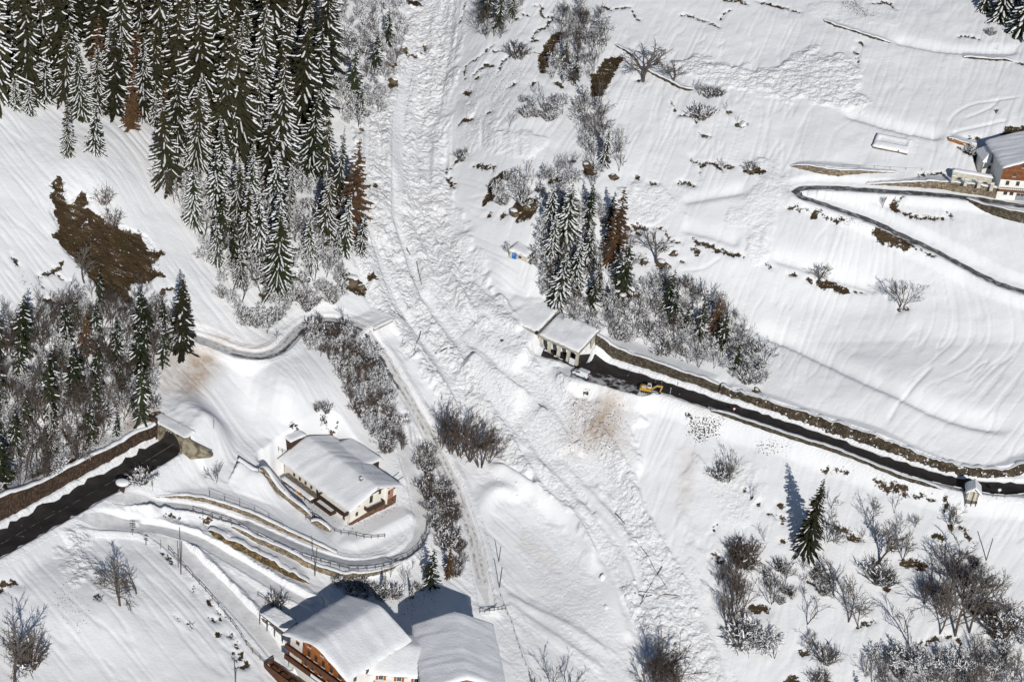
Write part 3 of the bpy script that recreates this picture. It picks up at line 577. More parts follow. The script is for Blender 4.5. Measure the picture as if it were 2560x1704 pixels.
def board_mat(name, col, col2, scale=9, dirn='X'):
    m = mat(name, col, .8, col2=col2, scale=1.4, lo=.35, hi=.7); t = m.node_tree; p = t.nodes['Principled BSDF']; tc = t.nodes['Texture Coordinate']
    wv = t.nodes.new('ShaderNodeTexWave'); wv.bands_direction = dirn; wv.inputs['Scale'].default_value = scale / 6.28 * 2; wv.inputs['Distortion'].default_value = .4
    t.links.new(tc.outputs['Object'], wv.inputs['Vector'])
    hs = t.nodes.new('ShaderNodeHueSaturation'); mr = t.nodes.new('ShaderNodeMapRange'); mr.inputs['To Min'].default_value = .6; mr.inputs['To Max'].default_value = 1.15
    t.links.new(wv.outputs['Fac'], mr.inputs[0]); t.links.new(mr.outputs[0], hs.inputs['Value']); t.links.new(p.inputs['Base Color'].links[0].from_socket, hs.inputs['Color'])
    t.links.new(hs.outputs[0], p.inputs['Base Color']); return m
M = dict(
 snow=mat('snow', (.82, .825, .835), .7, .04, .35, bump=.12, bscale=2.2, spec=.2),
 tree_snow=mat('tree_snow', (.80, .806, .818), .75, .06, 1.5, spec=.1),
 asphalt=road_mat('asphalt', (.040, .034, .031), (.020, .017, .016), .765),
 asphalt_grey=road_mat('asphalt_grey', (.13, .13, .13), (.06, .06, .062), .64),
 marking=mat('marking', (.22, .22, .21), .7, scale=.8, col2=(.05, .05, .05), lo=.38, hi=.5),
 lane=mat('lane', (.74, .74, .745), .7, scale=.5, col2=(.60, .59, .575), lo=.3, hi=.7, bump=.1, bscale=1.3),
 track=mat('track', (.34, .31, .27), .8, scale=.9, col2=(.70, .69, .68), lo=.42, hi=.62),
 lot=mat('lot', (.55, .54, .53), .8, scale=.5, col2=(.035, .03, .028), lo=.46, hi=.62, bump=.1, bscale=1.5),
 rust_stone=stone_mat('rust_stone', (.10, .062, .038), (.055, .036, .026), (.02, .014, .01), 2.2, .27, (1.6, 1.6, .6)),
 dark_stone=stone_mat('dark_stone', (.12, .098, .068), (.06, .05, .036), (.02, .017, .014), 1.7, .33),
 tan_stone=stone_mat('tan_stone', (.30, .235, .155), (.19, .16, .12), (.06, .05, .04), 1.8, .28),
 orange_stone=stone_mat('orange_stone', (.36, .16, .06), (.25, .12, .05), (.06, .04, .03), 1.8, .42),
 brown_rubble=stone_mat('brown_rubble', (.20, .135, .06), (.10, .07, .035), (.03, .022, .015), 1.2, .34, (1, 1, 1)),
 patchy_earth=stone_mat('patchy_earth', (.10, .075, .045), (.055, .042, .03), (.03, .022, .015), 1.1, .395, (1, 1, .8)),
 grey_board=board_mat('grey_board', (.34, .30, .25), (.22, .19, .15), 14),
 concrete=mat('concrete', (.44, .41, .34), .9, scale=.8, col2=(.26, .23, .18), lo=.3, hi=.7),
 portal_stone=mat('portal_stone', (.30, .265, .19), .9, scale=.7, col2=(.11, .085, .06), lo=.38, hi=.6, bump=.1, bscale=2),
 wood_brown=board_mat('wood_brown', (.15, .062, .03), (.09, .04, .022), 9),
 concrete_light=mat('concrete_light', (.62, .59, .50), .9, scale=.9, col2=(.42, .38, .30), lo=.3, hi=.7),
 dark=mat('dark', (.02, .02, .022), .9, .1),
 plaster=mat('plaster', (.78, .76, .71), .85, .04, .6),
 cream=mat('cream', (.80, .755, .66), .85, .05, .6),
 wood_dark=board_mat('wood_dark', (.075, .040, .024), (.045, .026, .018), 10),
 wood_red=board_mat('wood_red', (.25, .095, .038), (.15, .06, .027), 9),
 wood_orange=board_mat('wood_orange', (.46, .17, .045), (.30, .105, .03), 9),
 wood_grey=mat('wood_grey', (.16, .135, .11), .85, .25, 2),
 brick_plinth=stone_mat('brick_plinth', (.22, .115, .06), (.15, .08, .045), (.07, .05, .04), 2.4, 0),
 door_pink=mat('door_pink', (.36, .17, .13), .8, .1, 1),
 glass=mat('glass', (.03, .035, .04), .15, .1, spec=.6),
 frame=mat('frame', (.12, .075, .05), .7, .1),
 frame_white=mat('frame_white', (.7, .7, .68), .7, .05),
 metal=mat('metal', (.35, .36, .37), .5, .1, metal=.6),
 pole_wood=mat('pole_wood', (.13, .105, .085), .85, .2, 2),
 blue=mat('blue', (.03, .16, .48), .6, .08, 1.5),
 white_paint=mat('white_paint', (.74, .75, .76), .35, .03, spec=.5),
 yellow=mat('yellow', (.52, .30, .04), .45, .1, 1.5, spec=.5),
 rubber=mat('rubber', (.02, .02, .02), .85, .1),
 red_lamp=mat('red_lamp', (.45, .02, .02), .4, .1),
 rock=mat('rock', (.17, .125, .075), .9, scale=.8, col2=(.06, .046, .032), lo=.35, hi=.65, bump=.15, bscale=2),
 bark=mat('bark', (.085, .068, .055), .9, .2, 2),
 twig=mat('twig', (.092, .077, .066), .9, .15, .6),
 twig_pale=mat('twig_pale', (.14, .118, .10), .9, .15, .6),
 twig_red=mat('twig_red', (.090, .068, .055), .9, .2, .5),
 needle=mat('needle', (.045, .043, .022), .8, scale=.5, col2=(.022, .023, .013), lo=.3, hi=.7, spec=.1),
 needle_dark=mat('needle_dark', (.036, .042, .018), .8, scale=.5, col2=(.020, .026, .012), lo=.3, hi=.7, spec=.1),
 needle_brown=mat('needle_brown', (.125, .068, .032), .85, scale=.5, col2=(.07, .042, .024), lo=.3, hi=.7, spec=.1),
 trunk_pale=mat('trunk_pale', (.33, .29, .24), .9, .2, 2),
)

for q_, top in (('needle', (.052, .042, .020)), ('needle_dark', (.042, .038, .017)), ('needle_brown', (.13, .07, .03)), ('twig', None), ('twig_red', None)):
    t = M[q_].node_tree; p = t.nodes['Principled BSDF']; src = p.inputs['Base Color'].links[0].from_socket
    oi = t.nodes.new('ShaderNodeObjectInfo'); hs = t.nodes.new('ShaderNodeHueSaturation'); mr = t.nodes.new('ShaderNodeMapRange'); mr.inputs['To Min'].default_value = .7; mr.inputs['To Max'].default_value = 1.35
    t.links.new(oi.outputs['Random'], mr.inputs[0]); t.links.new(mr.outputs[0], hs.inputs['Value'])
    if top:
        sx = t.nodes.new('ShaderNodeSeparateXYZ'); t.links.new(t.nodes['Texture Coordinate'].outputs['Object'], sx.inputs[0]); r = t.nodes.new('ShaderNodeMapRange'); r.inputs['From Min'].default_value = 13; r.inputs['From Max'].default_value = 34; t.links.new(sx.outputs['Z'], r.inputs[0])
        x = t.nodes.new('ShaderNodeMix'); x.data_type = 'RGBA'; x.inputs['B'].default_value = (*top, 1); t.links.new(r.outputs[0], x.inputs['Factor']); t.links.new(src, x.inputs['A']); src = x.outputs['Result']
    t.links.new(src, hs.inputs['Color']); t.links.new(hs.outputs[0], p.inputs['Base Color'])

def ground_material():
    m = bpy.data.materials.new('snow_ground'); m.use_nodes = True; t = m.node_tree; p = t.nodes['Principled BSDF']
    p.inputs['Roughness'].default_value = .75; p.inputs['Specular IOR Level'].default_value = .15
    N = t.nodes.new; Lk = t.links.new
    tc = N('ShaderNodeTexCoord')
    def att(n): a = N('ShaderNodeAttribute'); a.attribute_name = n; return a.outputs['Fac']
    def noise(s, d=5, r=.55):
        n = N('ShaderNodeTexNoise'); n.inputs['Scale'].default_value = s; n.inputs['Detail'].default_value = d; n.inputs['Roughness'].default_value = r
        Lk(tc.outputs['Object'], n.inputs['Vector']); return n.outputs['Fac']
    def mth(op, a, b=None, c=None):
        q = N('ShaderNodeMath'); q.operation = op
        for i, v in enumerate((a, b, c)):
            if v is None: continue
            if isinstance(v, (int, float)): q.inputs[i].default_value = v
            else: Lk(v, q.inputs[i])
        return q.outputs[0]
    def rng(v, a, b, c=0., d=1.):
        q = N('ShaderNodeMapRange'); q.inputs[1].default_value = a; q.inputs[2].default_value = b; q.inputs[3].default_value = c; q.inputs[4].default_value = d
        Lk(v, q.inputs[0]); return q.outputs[0]
    def mixc(f, a, b):
        q = N('ShaderNodeMix'); q.data_type = 'RGBA'
        Lk(f, q.inputs['Factor']) if not isinstance(f, float) else None
        for k, v in (('A', a), ('B', b)):
            if isinstance(v, tuple): q.inputs[k].default_value = (*v, 1)
            else: Lk(v, q.inputs[k])
        return q.outputs['Result']
    n1 = noise(.9, 6, .62); n2 = noise(.06, 3); n3 = noise(2.3, 4, .6); n4 = noise(.35, 5, .6)
    snow = mixc(rng(n2, .35, .65), (.80, .803, .812), (.86, .86, .862))
    rough = att('rough')
    snow = mixc(mth('MULTIPLY', rng(n4, .45, .7), mth('MULTIPLY', rough, .35)), snow, (.70, .685, .65))
    dirt = mth('MULTIPLY', att('dirt'), rng(mth('ADD', mth('MULTIPLY', n4, .6), mth('MULTIPLY', n1, .4)), .25, .6))
    snow = mixc(dirt, snow, (.45, .34, .24))
    ecol = mixc(rng(n3, .35, .65), (.040, .027, .014), (.078, .048, .021))
    mp = N('ShaderNodeMapping'); mp.inputs['Rotation'].default_value = (0, 0, .62); mp.inputs['Scale'].default_value = (.16, 1.1, .6); Lk(tc.outputs['Object'], mp.inputs['Vector'])
    ns = N('ShaderNodeTexNoise'); ns.inputs['Scale'].default_value = 1.0; ns.inputs['Detail'].default_value = 6; ns.inputs['Roughness'].default_value = .65; Lk(mp.outputs[0], ns.inputs['Vector'])
    ecol = mixc(rng(ns.outputs['Fac'], .46, .64), ecol, (.115, .076, .038)); ecol = mixc(rng(ns.outputs['Fac'], .44, .34), ecol, (.022, .015, .009))
    ecol = mixc(rng(n4, .46, .60), ecol, (.050, .032, .018)); ecol = mixc(rng(noise(.12, 4, .6), .48, .62), ecol, (.052, .036, .015))
    e = mth('ADD', mth('ADD', att('earth'), mth('MULTIPLY', mth('SUBTRACT', n1, .5), 3.4)), mth('MULTIPLY', mth('SUBTRACT', n3, .5), 1.2))
    em = rng(e, -.03, .16)
    pn = mth('ADD', mth('MULTIPLY', n4, .7), mth('MULTIPLY', n1, .3))
    em = mth('MULTIPLY', em, rng(mth('SUBTRACT', pn, mth('MULTIPLY', rng(att('earth'), -.5, 3.5, 1.2, .0), .05)), .64, .615))
    em = mth('MULTIPLY', em, rng(mth('ADD', mth('MULTIPLY', ns.outputs['Fac'], .55), mth('MULTIPLY', n3, .45)), .615, .585))
    sp = rng(mth('ADD', n3, mth('MULTIPLY', att('speck'), .2)), .70, .73)
    sp = mth('MULTIPLY', sp, rng(att('speck'), .02, .1))
    em = mth('MAXIMUM', em, sp)
    Lk(mixc(em, snow, ecol), p.inputs['Base Color'])
    bh = mth('ADD', mth('MULTIPLY', mth('ADD', mth('MULTIPLY', noise(1.25, 3, .6), .6), mth('MULTIPLY', noise(3.2, 3, .6), .35)), mth('MULTIPLY_ADD', rough, 1.15, .10)), mth('MULTIPLY', em, -.25))
    vz = N('ShaderNodeTexVoronoi'); vz.inputs['Scale'].default_value = 1.15; Lk(tc.outputs['Object'], vz.inputs['Vector'])
    vz2 = N('ShaderNodeTexVoronoi'); vz2.inputs['Scale'].default_value = 2.4; Lk(tc.outputs['Object'], vz2.inputs['Vector'])
    cob = mth('ADD', mth('SUBTRACT', 1.0, mth('POWER', vz.outputs['Distance'], 2.0)), mth('MULTIPLY', mth('SUBTRACT', 1.0, vz2.outputs['Distance']), .35))
    bh = mth('ADD', bh, mth('MULTIPLY', cob, mth('MULTIPLY', rng(rough, .13, .8), .6)))
    b = N('ShaderNodeBump'); b.inputs['Distance'].default_value = .55; b.inputs['Strength'].default_value = .9; Lk(bh, b.inputs['Height']); Lk(b.outputs[0], p.inputs['Normal'])
    return m

# ------------------------------------------------------------------ mesh helpers
def raw_mesh(name, V, F, mats, mi=None, smooth=False):
    me = bpy.data.meshes.new(name)
    V = np.asarray(V, np.float32)
    if isinstance(F, np.ndarray):
        n, k = F.shape
        me.vertices.add(len(V)); me.vertices.foreach_set('co', V.ravel())
        me.loops.add(n * k); me.loops.foreach_set('vertex_index', F.astype(np.int32).ravel())
        me.polygons.add(n); me.polygons.foreach_set('loop_start', (np.arange(n) * k).astype(np.int32)); me.polygons.foreach_set('loop_total', np.full(n, k, np.int32))
        me.update(calc_edges=True)
    else:
        me.from_pydata([tuple(map(float, v)) for v in V], [], F)
    for q in (mats if isinstance(mats, (list, tuple)) else [mats]): me.materials.append(M[q] if isinstance(q, str) else q)
    if mi is not None: me.polygons.foreach_set('material_index', np.asarray(mi, np.int32))
    if smooth: me.polygons.foreach_set('use_smooth', np.ones(len(me.polygons), bool))
    return me
def link(name, me, parent=None, loc=None, rotz=None):
    o = bpy.data.objects.new(name, me); COL.objects.link(o)
    if parent is not None: o.parent = parent
    if loc is not None: o.location = tuple(map(float, loc))
    if rotz is not None: o.rotation_euler = (0, 0, rotz)
    return o
def tag(o, label=None, cat=None, group=None, kind=None):
    if label: o['label'] = label
    if cat: o['category'] = cat
    if group: o['group'] = group
    if kind: o['kind'] = kind
    return o
def thing(name, label, cat, loc=(0, 0, 0), rotz=0, group=None):
    o = link(name, None, None, loc, rotz); o.empty_display_size = .5
    return tag(o, label, cat, group)
class MB:
    def __init__(s): s.v = []; s.f = []; s.m = []
    def add(s, v, f, m=0):
        b = len(s.v); s.v += [tuple(q) for q in v]; s.f += [tuple(i + b for i in q) for q in f]; s.m += [m] * len(f); return s
    def box(s, x0, x1, y0, y1, z0, z1, m=0, bev=0):
        v = [(x0, y0, z0), (x1, y0, z0), (x1, y1, z0), (x0, y1, z0), (x0, y0, z1), (x1, y0, z1), (x1, y1, z1), (x0, y1, z1)]
        return s.add(v, [(0, 3, 2, 1), (4, 5, 6, 7), (0, 1, 5, 4), (1, 2, 6, 5), (2, 3, 7, 6), (3, 0, 4, 7)], m)
    def prism(s, prof, y0, y1, m=0):      # profile in x,z swept along y
        n = len(prof); v = [(x, y0, z) for x, z in prof] + [(x, y1, z) for x, z in prof]
        f = [tuple(range(n)), tuple(range(2 * n - 1, n - 1, -1))] + [(i, i + n, (i + 1) % n + n, (i + 1) % n) for i in range(n)]
        return s.add(v, f, m)
    def tube(s, a, b, ra, rb, n=6, m=0, cap=True):
        a = np.array(a, float); b = np.array(b, float); d = unit(b - a)
        x = unit(np.cross(d, (0, 0, 1) if abs(d[2]) < .9 else (1, 0, 0))); y = np.cross(d, x)
        v = []
        for c, r in ((a, ra), (b, rb)):
            for i in range(n):
                t = 2 * math.pi * i / n; v.append(c + (x * math.cos(t) + y * math.sin(t)) * r)
        f = [(i, (i + 1) % n, (i + 1) % n + n, i + n) for i in range(n)]
        if cap: f += [tuple(range(n - 1, -1, -1)), tuple(range(n, 2 * n))]
        return s.add(v, f, m)
    def build(s, name, mats, parent=None, smooth=False, loc=None, rotz=None, bevel=0):
        me = raw_mesh(name, s.v, s.f, mats, s.m, smooth)
        if bevel:
            bm = bmesh.new(); bm.from_mesh(me); bmesh.ops.bevel(bm, geom=list(bm.edges), offset=bevel, segments=2, affect='EDGES', profile=.6, clamp_overlap=True); bm.to_mesh(me); bm.free()
        return link(name, me, parent, loc, rotz)

# ------------------------------------------------------------------ the ground sheet
H[CORE] = HC
ny, nx = H.shape
V = np.stack([GX.ravel(), GY.ravel(), H.ravel()], 1)
idx = np.arange(nx * ny).reshape(ny, nx)
F = np.stack([idx[:-1, :-1].ravel(), idx[:-1, 1:].ravel(), idx[1:, 1:].ravel(), idx[1:, :-1].ravel()], 1)
gme = raw_mesh('snow_slope', V, F, [ground_material()], smooth=True)
for nm, A, dv in (('earth', EARTH, -6.), ('dirt', DIRT, 0.), ('rough', ROUGH, .12), ('speck', SPECK, 0.)):
    full = np.full(H.shape, dv, np.float32); full[CORE] = A
    gme.attributes.new(nm, 'FLOAT', 'POINT').data.foreach_set('value', full.ravel())
ground = tag(link('snow_slope', gme), 'steep snow covered mountainside with slide debris and bare earth', None, None, 'structure')

# ------------------------------------------------------------------ road surfaces
def ribbon(name, P, hw, m, off=.06, ncs=7, wob=.2, label=None, kind='structure', u0=-1., u1=1., rng=None, taper=False):
    P = np.array(P)
    if rng: P = P[int(rng[0] * len(P)):int(rng[1] * len(P))]
    t = np.gradient(P[:, :2], axis=0); t /= np.linalg.norm(t, axis=1)[:, None] + 1e-9; nr = np.stack([-t[:, 1], t[:, 0]], 1)
    V = []
    for i in range(len(P)):
        for j in range(ncs):
            c = u0 + (u1 - u0) * j / (ncs - 1); e = hw * c * (min(1, .25 + min(i, len(P) - 1 - i) / 6) if taper else 1)
            if j in (0, ncs - 1): e += (RNG.random() - .5) * 2 * wob
            x, y = P[i, :2] + nr[i] * e; V.append((x, y, float(hz(x, y)) + off))
    n = len(P); I = np.arange(n * ncs).reshape(n, ncs)
    F = np.stack([I[:-1, :-1].ravel(), I[:-1, 1:].ravel(), I[1:, 1:].ravel(), I[1:, :-1].ravel()], 1)
    return tag(link(name, raw_mesh(name, V, F, m, smooth=True)), label, None, None, kind)
ribbon('main_road', ROAD_L, 3.75, 'asphalt', .07, 9, .45, 'wet black main road at lower left')
ribbon('main_road', ROAD_R, 2.75, 'asphalt', .07, 9, .4, 'cleared dark road running right from the gallery')
ribbon('hairpin_road', ROAD_H, 1.25, 'asphalt_grey', .07, 7, .35, 'narrow grey hairpin road at upper right')
ribbon('snowy_lane', LANE_UP, 1.6, 'lane', .05, 5, .3, 'rutted snowy lane beside the slide', taper=True)
for e0_, e1_ in ((-.62, -.22), (.28, .62)): ribbon('wheel_track', LANE_UP, 1.6, 'track', .08, 3, .12, 'brown wheel track worn into the upper snowy lane', u0=e0_, u1=e1_, rng=(.2, .97))
ribbon('wet_track', LANE_UP, 1.6, 'asphalt_grey', .10, 4, .3, 'dark wet wheel track on the bend of the upper lane', u0=-1.0, u1=-.45, rng=(.33, .66))
ribbon('cleared_lot', LOT, 3.0, 'lot', .06, 7, .4, 'half cleared dirty asphalt beside the gallery road')
ribbon('driveway', LANE_LOOP, 1.5, 'lane', .05, 5, .25, 'packed snow driveway looping round the farmhouse', taper=True)
ribbon('snowy_lane', LANE_LOW, 1.9, 'lane', .06, 5, .25, 'packed snow lane down to the lower chalet', taper=True)
ribbon('snowy_lane', LANE_MID, 1.2, 'lane', .05, 5, .2, 'narrow packed snow lane behind the lower chalet', taper=True)
# markings
def dashes(name, P, c, hw, m, on, gap, label, off=.10):
    P = resample(P, .5); V = []; Fs = []; s = 0.; i = 0
    t = np.gradient(P[:, :2], axis=0); t /= np.linalg.norm(t, axis=1)[:, None] + 1e-9; nr = np.stack([-t[:, 1], t[:, 0]], 1)
    for i in range(len(P) - 1):
        if (i * .5) % (on + gap) < on:
            b = len(V)
            for q in (i, i + 1):
                for e in (c - hw, c + hw):
                    x, y = P[q, :2] + nr[q] * e; V.append((x, y, float(hz(x, y)) + off))
            Fs.append((b, b + 1, b + 3, b + 2))
    return tag(link(name, raw_mesh(name, V, Fs, m)), label, None, None, 'structure')
n_ = len(ROAD_L)
dashes('centre_line', ROAD_L[:int(n_ * .62)], 0, .07, 'marking', 3.0, 1.2, 'broken white centre line of the main road')
dashes('centre_line', ROAD_L[int(n_ * .62):], 0, .07, 'marking', 500, 1, 'solid white centre line towards the portal')

# ------------------------------------------------------------------ walls
def build_wall(W):
    P = W['P']; n = len(P); side = W['side']
    t = np.gradient(P[:, :2], axis=0); t /= np.linalg.norm(t, axis=1)[:, None] + 1e-9; nr = np.stack([-t[:, 1], t[:, 0]], 1) * side
    zf = np.array([float(hz(*(P[i, :2] - nr[i] * .5))) for i in range(n)]); zf = smooth_line(zf[:, None], 3)[:, 0]
    h = P[:, 3] + (fbm(P[:, 0] * .6, P[:, 1] * .6, 3, 71) - .5) * 2 * W['rag'] * np.minimum(P[:, 3], 2)
    h = np.maximum(h, .12); rows = 5; V = []
    for i in range(n):
        for r in range(rows):
            f = r / (rows - 1); q = P[i, :2] + nr[i] * (W['lean'] * h[i] * f)
            jt = (RNG.random() - .5) * 2 * W['rag'] * .6 * (0 < r)
            V.append((q[0] - nr[i][0] * jt, q[1] - nr[i][1] * jt, zf[i] - .5 + (h[i] + .5) * f))
        q = P[i, :2] + nr[i] * (W['lean'] * h[i] + W['th']); V.append((q[0], q[1], zf[i] + h[i])); V.append((q[0], q[1], zf[i] - .5))
    K = rows + 2; F = []
    for i in range(n - 1):
        for r in range(K - 1): F.append((i * K + r, (i + 1) * K + r, (i + 1) * K + r + 1, i * K + r + 1))
    F.append(tuple(range(K))); F.append(tuple(range((n - 1) * K + K - 1, (n - 1) * K - 1, -1)))
    o = tag(link(W['name'], raw_mesh(W['name'], V, F, W['mat'], smooth=False)), W['label'], W['cat'], W['group'])
    if W['cap']:
        V = []; F = []; K = 6; c = W['cap']
        for i in range(n):
            w0 = -.12 - .1 * RNG.random(); w1 = W['th'] + .35; k = c * (.55 + .9 * vnoise(np.array([P[i, 0] * .7]), np.array([P[i, 1] * .7]), 73)[0])
            top = zf[i] + h[i]
            for (a, z) in ((w0, .0), (w0 - .06, k * .45), (w0 + .12, k * .95), ((w0 + w1) / 2, k * 1.05), (w1, k * .8), (w1 + .3, -.2)):
                q = P[i, :2] + nr[i] * (W['lean'] * h[i] + a); V.append((q[0], q[1], top + z))
        for i in range(n - 1):
            for r in range(K - 1): F.append((i * K + r, (i + 1) * K + r, (i + 1) * K + r + 1, i * K + r + 1))
        link('snow_cap', raw_mesh('snow_cap', V, F, 'snow', smooth=True), o)
    return o
for W in WALLS: build_wall(W)

# ------------------------------------------------------------------ buildings
def roof_z(x, W, he, hr): return he + (hr - he) * (1 - abs(x - W / 2) / (W / 2))
def snow_sheet(name, fn, x0, x1, y0, y1, t, parent, nx=26, ny=26, rip=.07, seed=0, skirt=.1, dirn=0):
    """thick snow lying on the surface fn(x, y): rounded rims, creep ripples on top"""
    V = []; xs = np.linspace(x0, x1, nx); ys = np.linspace(y0, y1, ny)
    for j, y in enumerate(ys):
        for i, x in enumerate(xs):
            e = min(i, nx - 1 - i, j, ny - 1 - j); k = (0.0, .72, .95, 1.0)[min(e, 3)]
            a = (y if dirn == 0 else x); b = (x if dirn == 0 else y)
            n = float(vnoise(np.array([a * .9 + b * .18 + seed]), np.array([b * .10 + seed]), 81)[0]) - .5
            n2 = float(vnoise(np.array([x * .35]), np.array([y * .35]), 83 + seed)[0]) - .5
            jx = (float(vnoise(np.array([y * 1.1]), np.array([seed + .5]), 85)[0]) - .5) * .3 if i in (0, nx - 1) else 0
            jy = (float(vnoise(np.array([x * 1.1]), np.array([seed + 2.5]), 86)[0]) - .5) * .3 if j in (0, ny - 1) else 0
            V.append((x + jx, y + jy, fn(x, y) + max(.03, k * (t + n * rip * 2 + n2 * .16))))
    F = []
    for j in range(ny - 1):
        for i in range(nx - 1): a = j * nx + i; F.append((a, a + 1, a + nx + 1, a + nx))
    rim = list(range(nx)) + [j * nx + nx - 1 for j in range(1, ny)] + [(ny - 1) * nx + i for i in range(nx - 2, -1, -1)] + [j * nx for j in range(ny - 2, 0, -1)]
    b = len(V)
    for r in rim: v = V[r]; V.append((v[0], v[1], v[2] - skirt))
    n = len(rim)
    for q in range(n): F.append((rim[q], b + q, b + (q + 1) % n, rim[(q + 1) % n]))
    return link(name, raw_mesh(name, V, F, 'snow', smooth=True), parent)
def gable_roof(root, W, L, he, hr, os_, of, ob, t, mroof='wood_dark', slab=.2, seed=0, rip=.085, x0=0, y0=0):
    sl = (hr - he) / (W / 2); mb = MB()
    for sgn in (0, 1):
        def X(a): return a if sgn == 0 else W - a
        za = he - sl * os_; pts = [(X(-os_), za), (W / 2, hr), (W / 2, hr + slab), (X(-os_), za + slab)]
        if sgn: pts = pts[::-1]
        mb.prism([(x0 + a, b + .02) for a, b in pts], y0 - of, y0 + L + ob)
    r = mb.build('roof', mroof, root)
    def fn(x, y):
        d = abs(x - x0 - W / 2); rnd = .22 * math.exp(-(d / 1.0) ** 2)
        return hr - sl * d + slab + .03 - rnd
    snow_sheet('roof_snow', fn, x0 - os_ - .12, x0 + W + os_ + .12, y0 - of - .15, y0 + L + ob + .15, t, r, 33, 56, rip, seed)
    return r
def walls(root, W, L, he, hr, m, zb=-1.5, x0=0, y0=0, name='wall'):
    return MB().prism([(x0, zb), (x0 + W, zb), (x0 + W, he), (x0 + W / 2, hr), (x0, he)], y0, y0 + L).build(name, m, root)
_WIN = {}
def window(root, face, s, z, w, h, off=0., shutters=False, frame='frame', name='window'):
    """face: 'f' (front, -y), 'l' (left, -x at x=off), 'r' (right, +x at x=off)"""
    key = (w, h, frame)
    if key not in _WIN:
        f = MB(); b = .12
        f.box(-w / 2, w / 2, -.07, .0, -h / 2, -h / 2 + b).box(-w / 2, w / 2, -.07, .0, h / 2 - b, h / 2)
        f.box(-w / 2, -w / 2 + b, -.07, 0, -h / 2 + b, h / 2 - b).box(w / 2 - b, w / 2, -.07, 0, -h / 2 + b, h / 2 - b)
        f.box(-.03, .03, -.06, 0, -h / 2 + b, h / 2 - b)
        a = raw_mesh('window', f.v, f.f, frame, f.m)
        p = MB().box(-w / 2 + b, w / 2 - b, -.035, .0, -h / 2 + b, h / 2 - b); c = raw_mesh('pane', p.v, p.f, 'glass', p.m)
        q = MB().box(-.5 * w * .5, .5 * w * .5, -.06, 0, -h / 2, h / 2); d = raw_mesh('shutter', q.v, q.f, 'wood_orange', q.m)
        sl = MB().box(-w / 2 - .1, w / 2 + .1, -.2, 0, -h / 2 - .1, -h / 2); e = raw_mesh('sill', sl.v, sl.f, 'frame_white', sl.m)
        _WIN[key] = (a, c, d, e)
    a, c, d, e = _WIN[key]
    rot = {'f': 0, 'l': -math.pi / 2, 'r': math.pi / 2, 'b': math.pi}[face]
    loc = {'f': (s, off - .003, z), 'l': (off - .003, s, z), 'r': (off + .003, s, z), 'b': (s, off + .003, z)}[face]
    o = link(name, a, root, loc, rot); link('pane', c, o); link('sill', e, o)
    if shutters:
        for k in (-1, 1): link('shutter', d, o, (k * (w / 2 + w * .25 + .02), 0, 0))
    return o
def balcony(root, x0, x1, y0, y1, z, m, face='f', h=1.0, snow=False):
    """open box: floor, three sides; y0<y1 outward in -y for 'f', or x extents for 'l'"""
    b = MB().box(x0, x1, y0, y1, z - .15, z)
    o = b.build('balcony', m, root)
    t = .08
    if face == 'f':
        sides = [(x0, x1, y0, y0 + t), (x0, x0 + t, y0 + t, y1 - .01), (x1 - t, x1, y0 + t, y1 - .01)]
    else:
        sides = [(x0, x0 + t, y0, y1), (x0 + t, x1 - .01, y0, y0 + t), (x0 + t, x1 - .01, y1 - t, y1)]
    for a, c, d, e in sides: MB().box(a, c, d, e, z + .003, z + h).build('parapet', m, o)
    MB().box(*(sides[0][:2] if face == 'f' else (sides[0][0] - .06, sides[0][1] + .06)), *((sides[0][2] - .06, sides[0][3] + .06) if face == 'f' else sides[0][2:]), z + h, z + h + .1).build('handrail', m, o)
    if snow: MB().box(x0 + t + .02, x1 - t - .02, y0 + t + .02, y1 - .02, z + .003, z + .45).build('snow_load', 'snow', o, bevel=.1)
    return o
def chimney(root, x, y, z, w=.7, h=1.2):
    c = MB().box(x - w / 2, x + w / 2, y - w / 2, y + w / 2, z - .6, z + h).build('chimney', 'concrete', root)
    MB().box(x - w * .6, x + w * .6, y - w * .6, y + w * .6, z + h + .15, z + h + .22).build('chimney_cap', 'dark', c)
    MB().box(x - w * .55, x + w * .55, y - w * .55, y + w * .55, z + h + .223, z + h + .5).build('snow_cap', 'snow', c, bevel=.12)

# --- farmhouse in the middle
r = thing('farmhouse', 'large white farmhouse with long snowy gable roof and dark timber balconies', 'house', FARM.o, FARM.ang())
W, L, HE, HR = 15.2, 25.0, 5.6, 8.5
walls(r, W, L, HE, HR, 'cream', -2.5)
gable_roof(r, W, L, HE, HR, 1.2, 1.3, 1.2, .5, seed=3)
MB().add([(-.04, -.12, -2), (W + .04, -.12, -2), (W + .04, -.12, 2.6), (-.04, -.12, .7), (-.04, .1, -2), (W + .04, .1, -2), (W + .04, .1, 2.6), (-.04, .1, .7)], [(0, 1, 2, 3), (3, 2, 6, 7), (4, 7, 6, 5), (0, 3, 7, 4), (1, 5, 6, 2)]).build('plinth', 'brick_plinth', r)
MB().box(-.1, 0, -.1, 9, -2, .35).build('plinth', 'brick_plinth', r)
MB().prism([(2.8, 6.1), (8.4, 6.35), (11.9, 6.5), (12.0, 6.75), (W / 2, 8.42)], -.06, .0).build('gable_boarding', 'wood_dark', r)
MB().prism([(12.2, 5.75), (15.0, 5.2), (15.0, 5.5), (12.2, 6.6)], -.06, 0).build('gable_boarding', 'wood_dark', r)
MB().box(-.06, 0, 10.2, 21.6, 4.0, 5.35).build('wall_boarding', 'wood_dark', r)
for y in (21.2, 19.0, 16.8, 14.6, 12.4): window(r, 'l', y, 2.9, .75, 1.0)
for y in (9.4, 8.0, 6.5): window(r, 'l', y, 4.9, .9, 1.0)
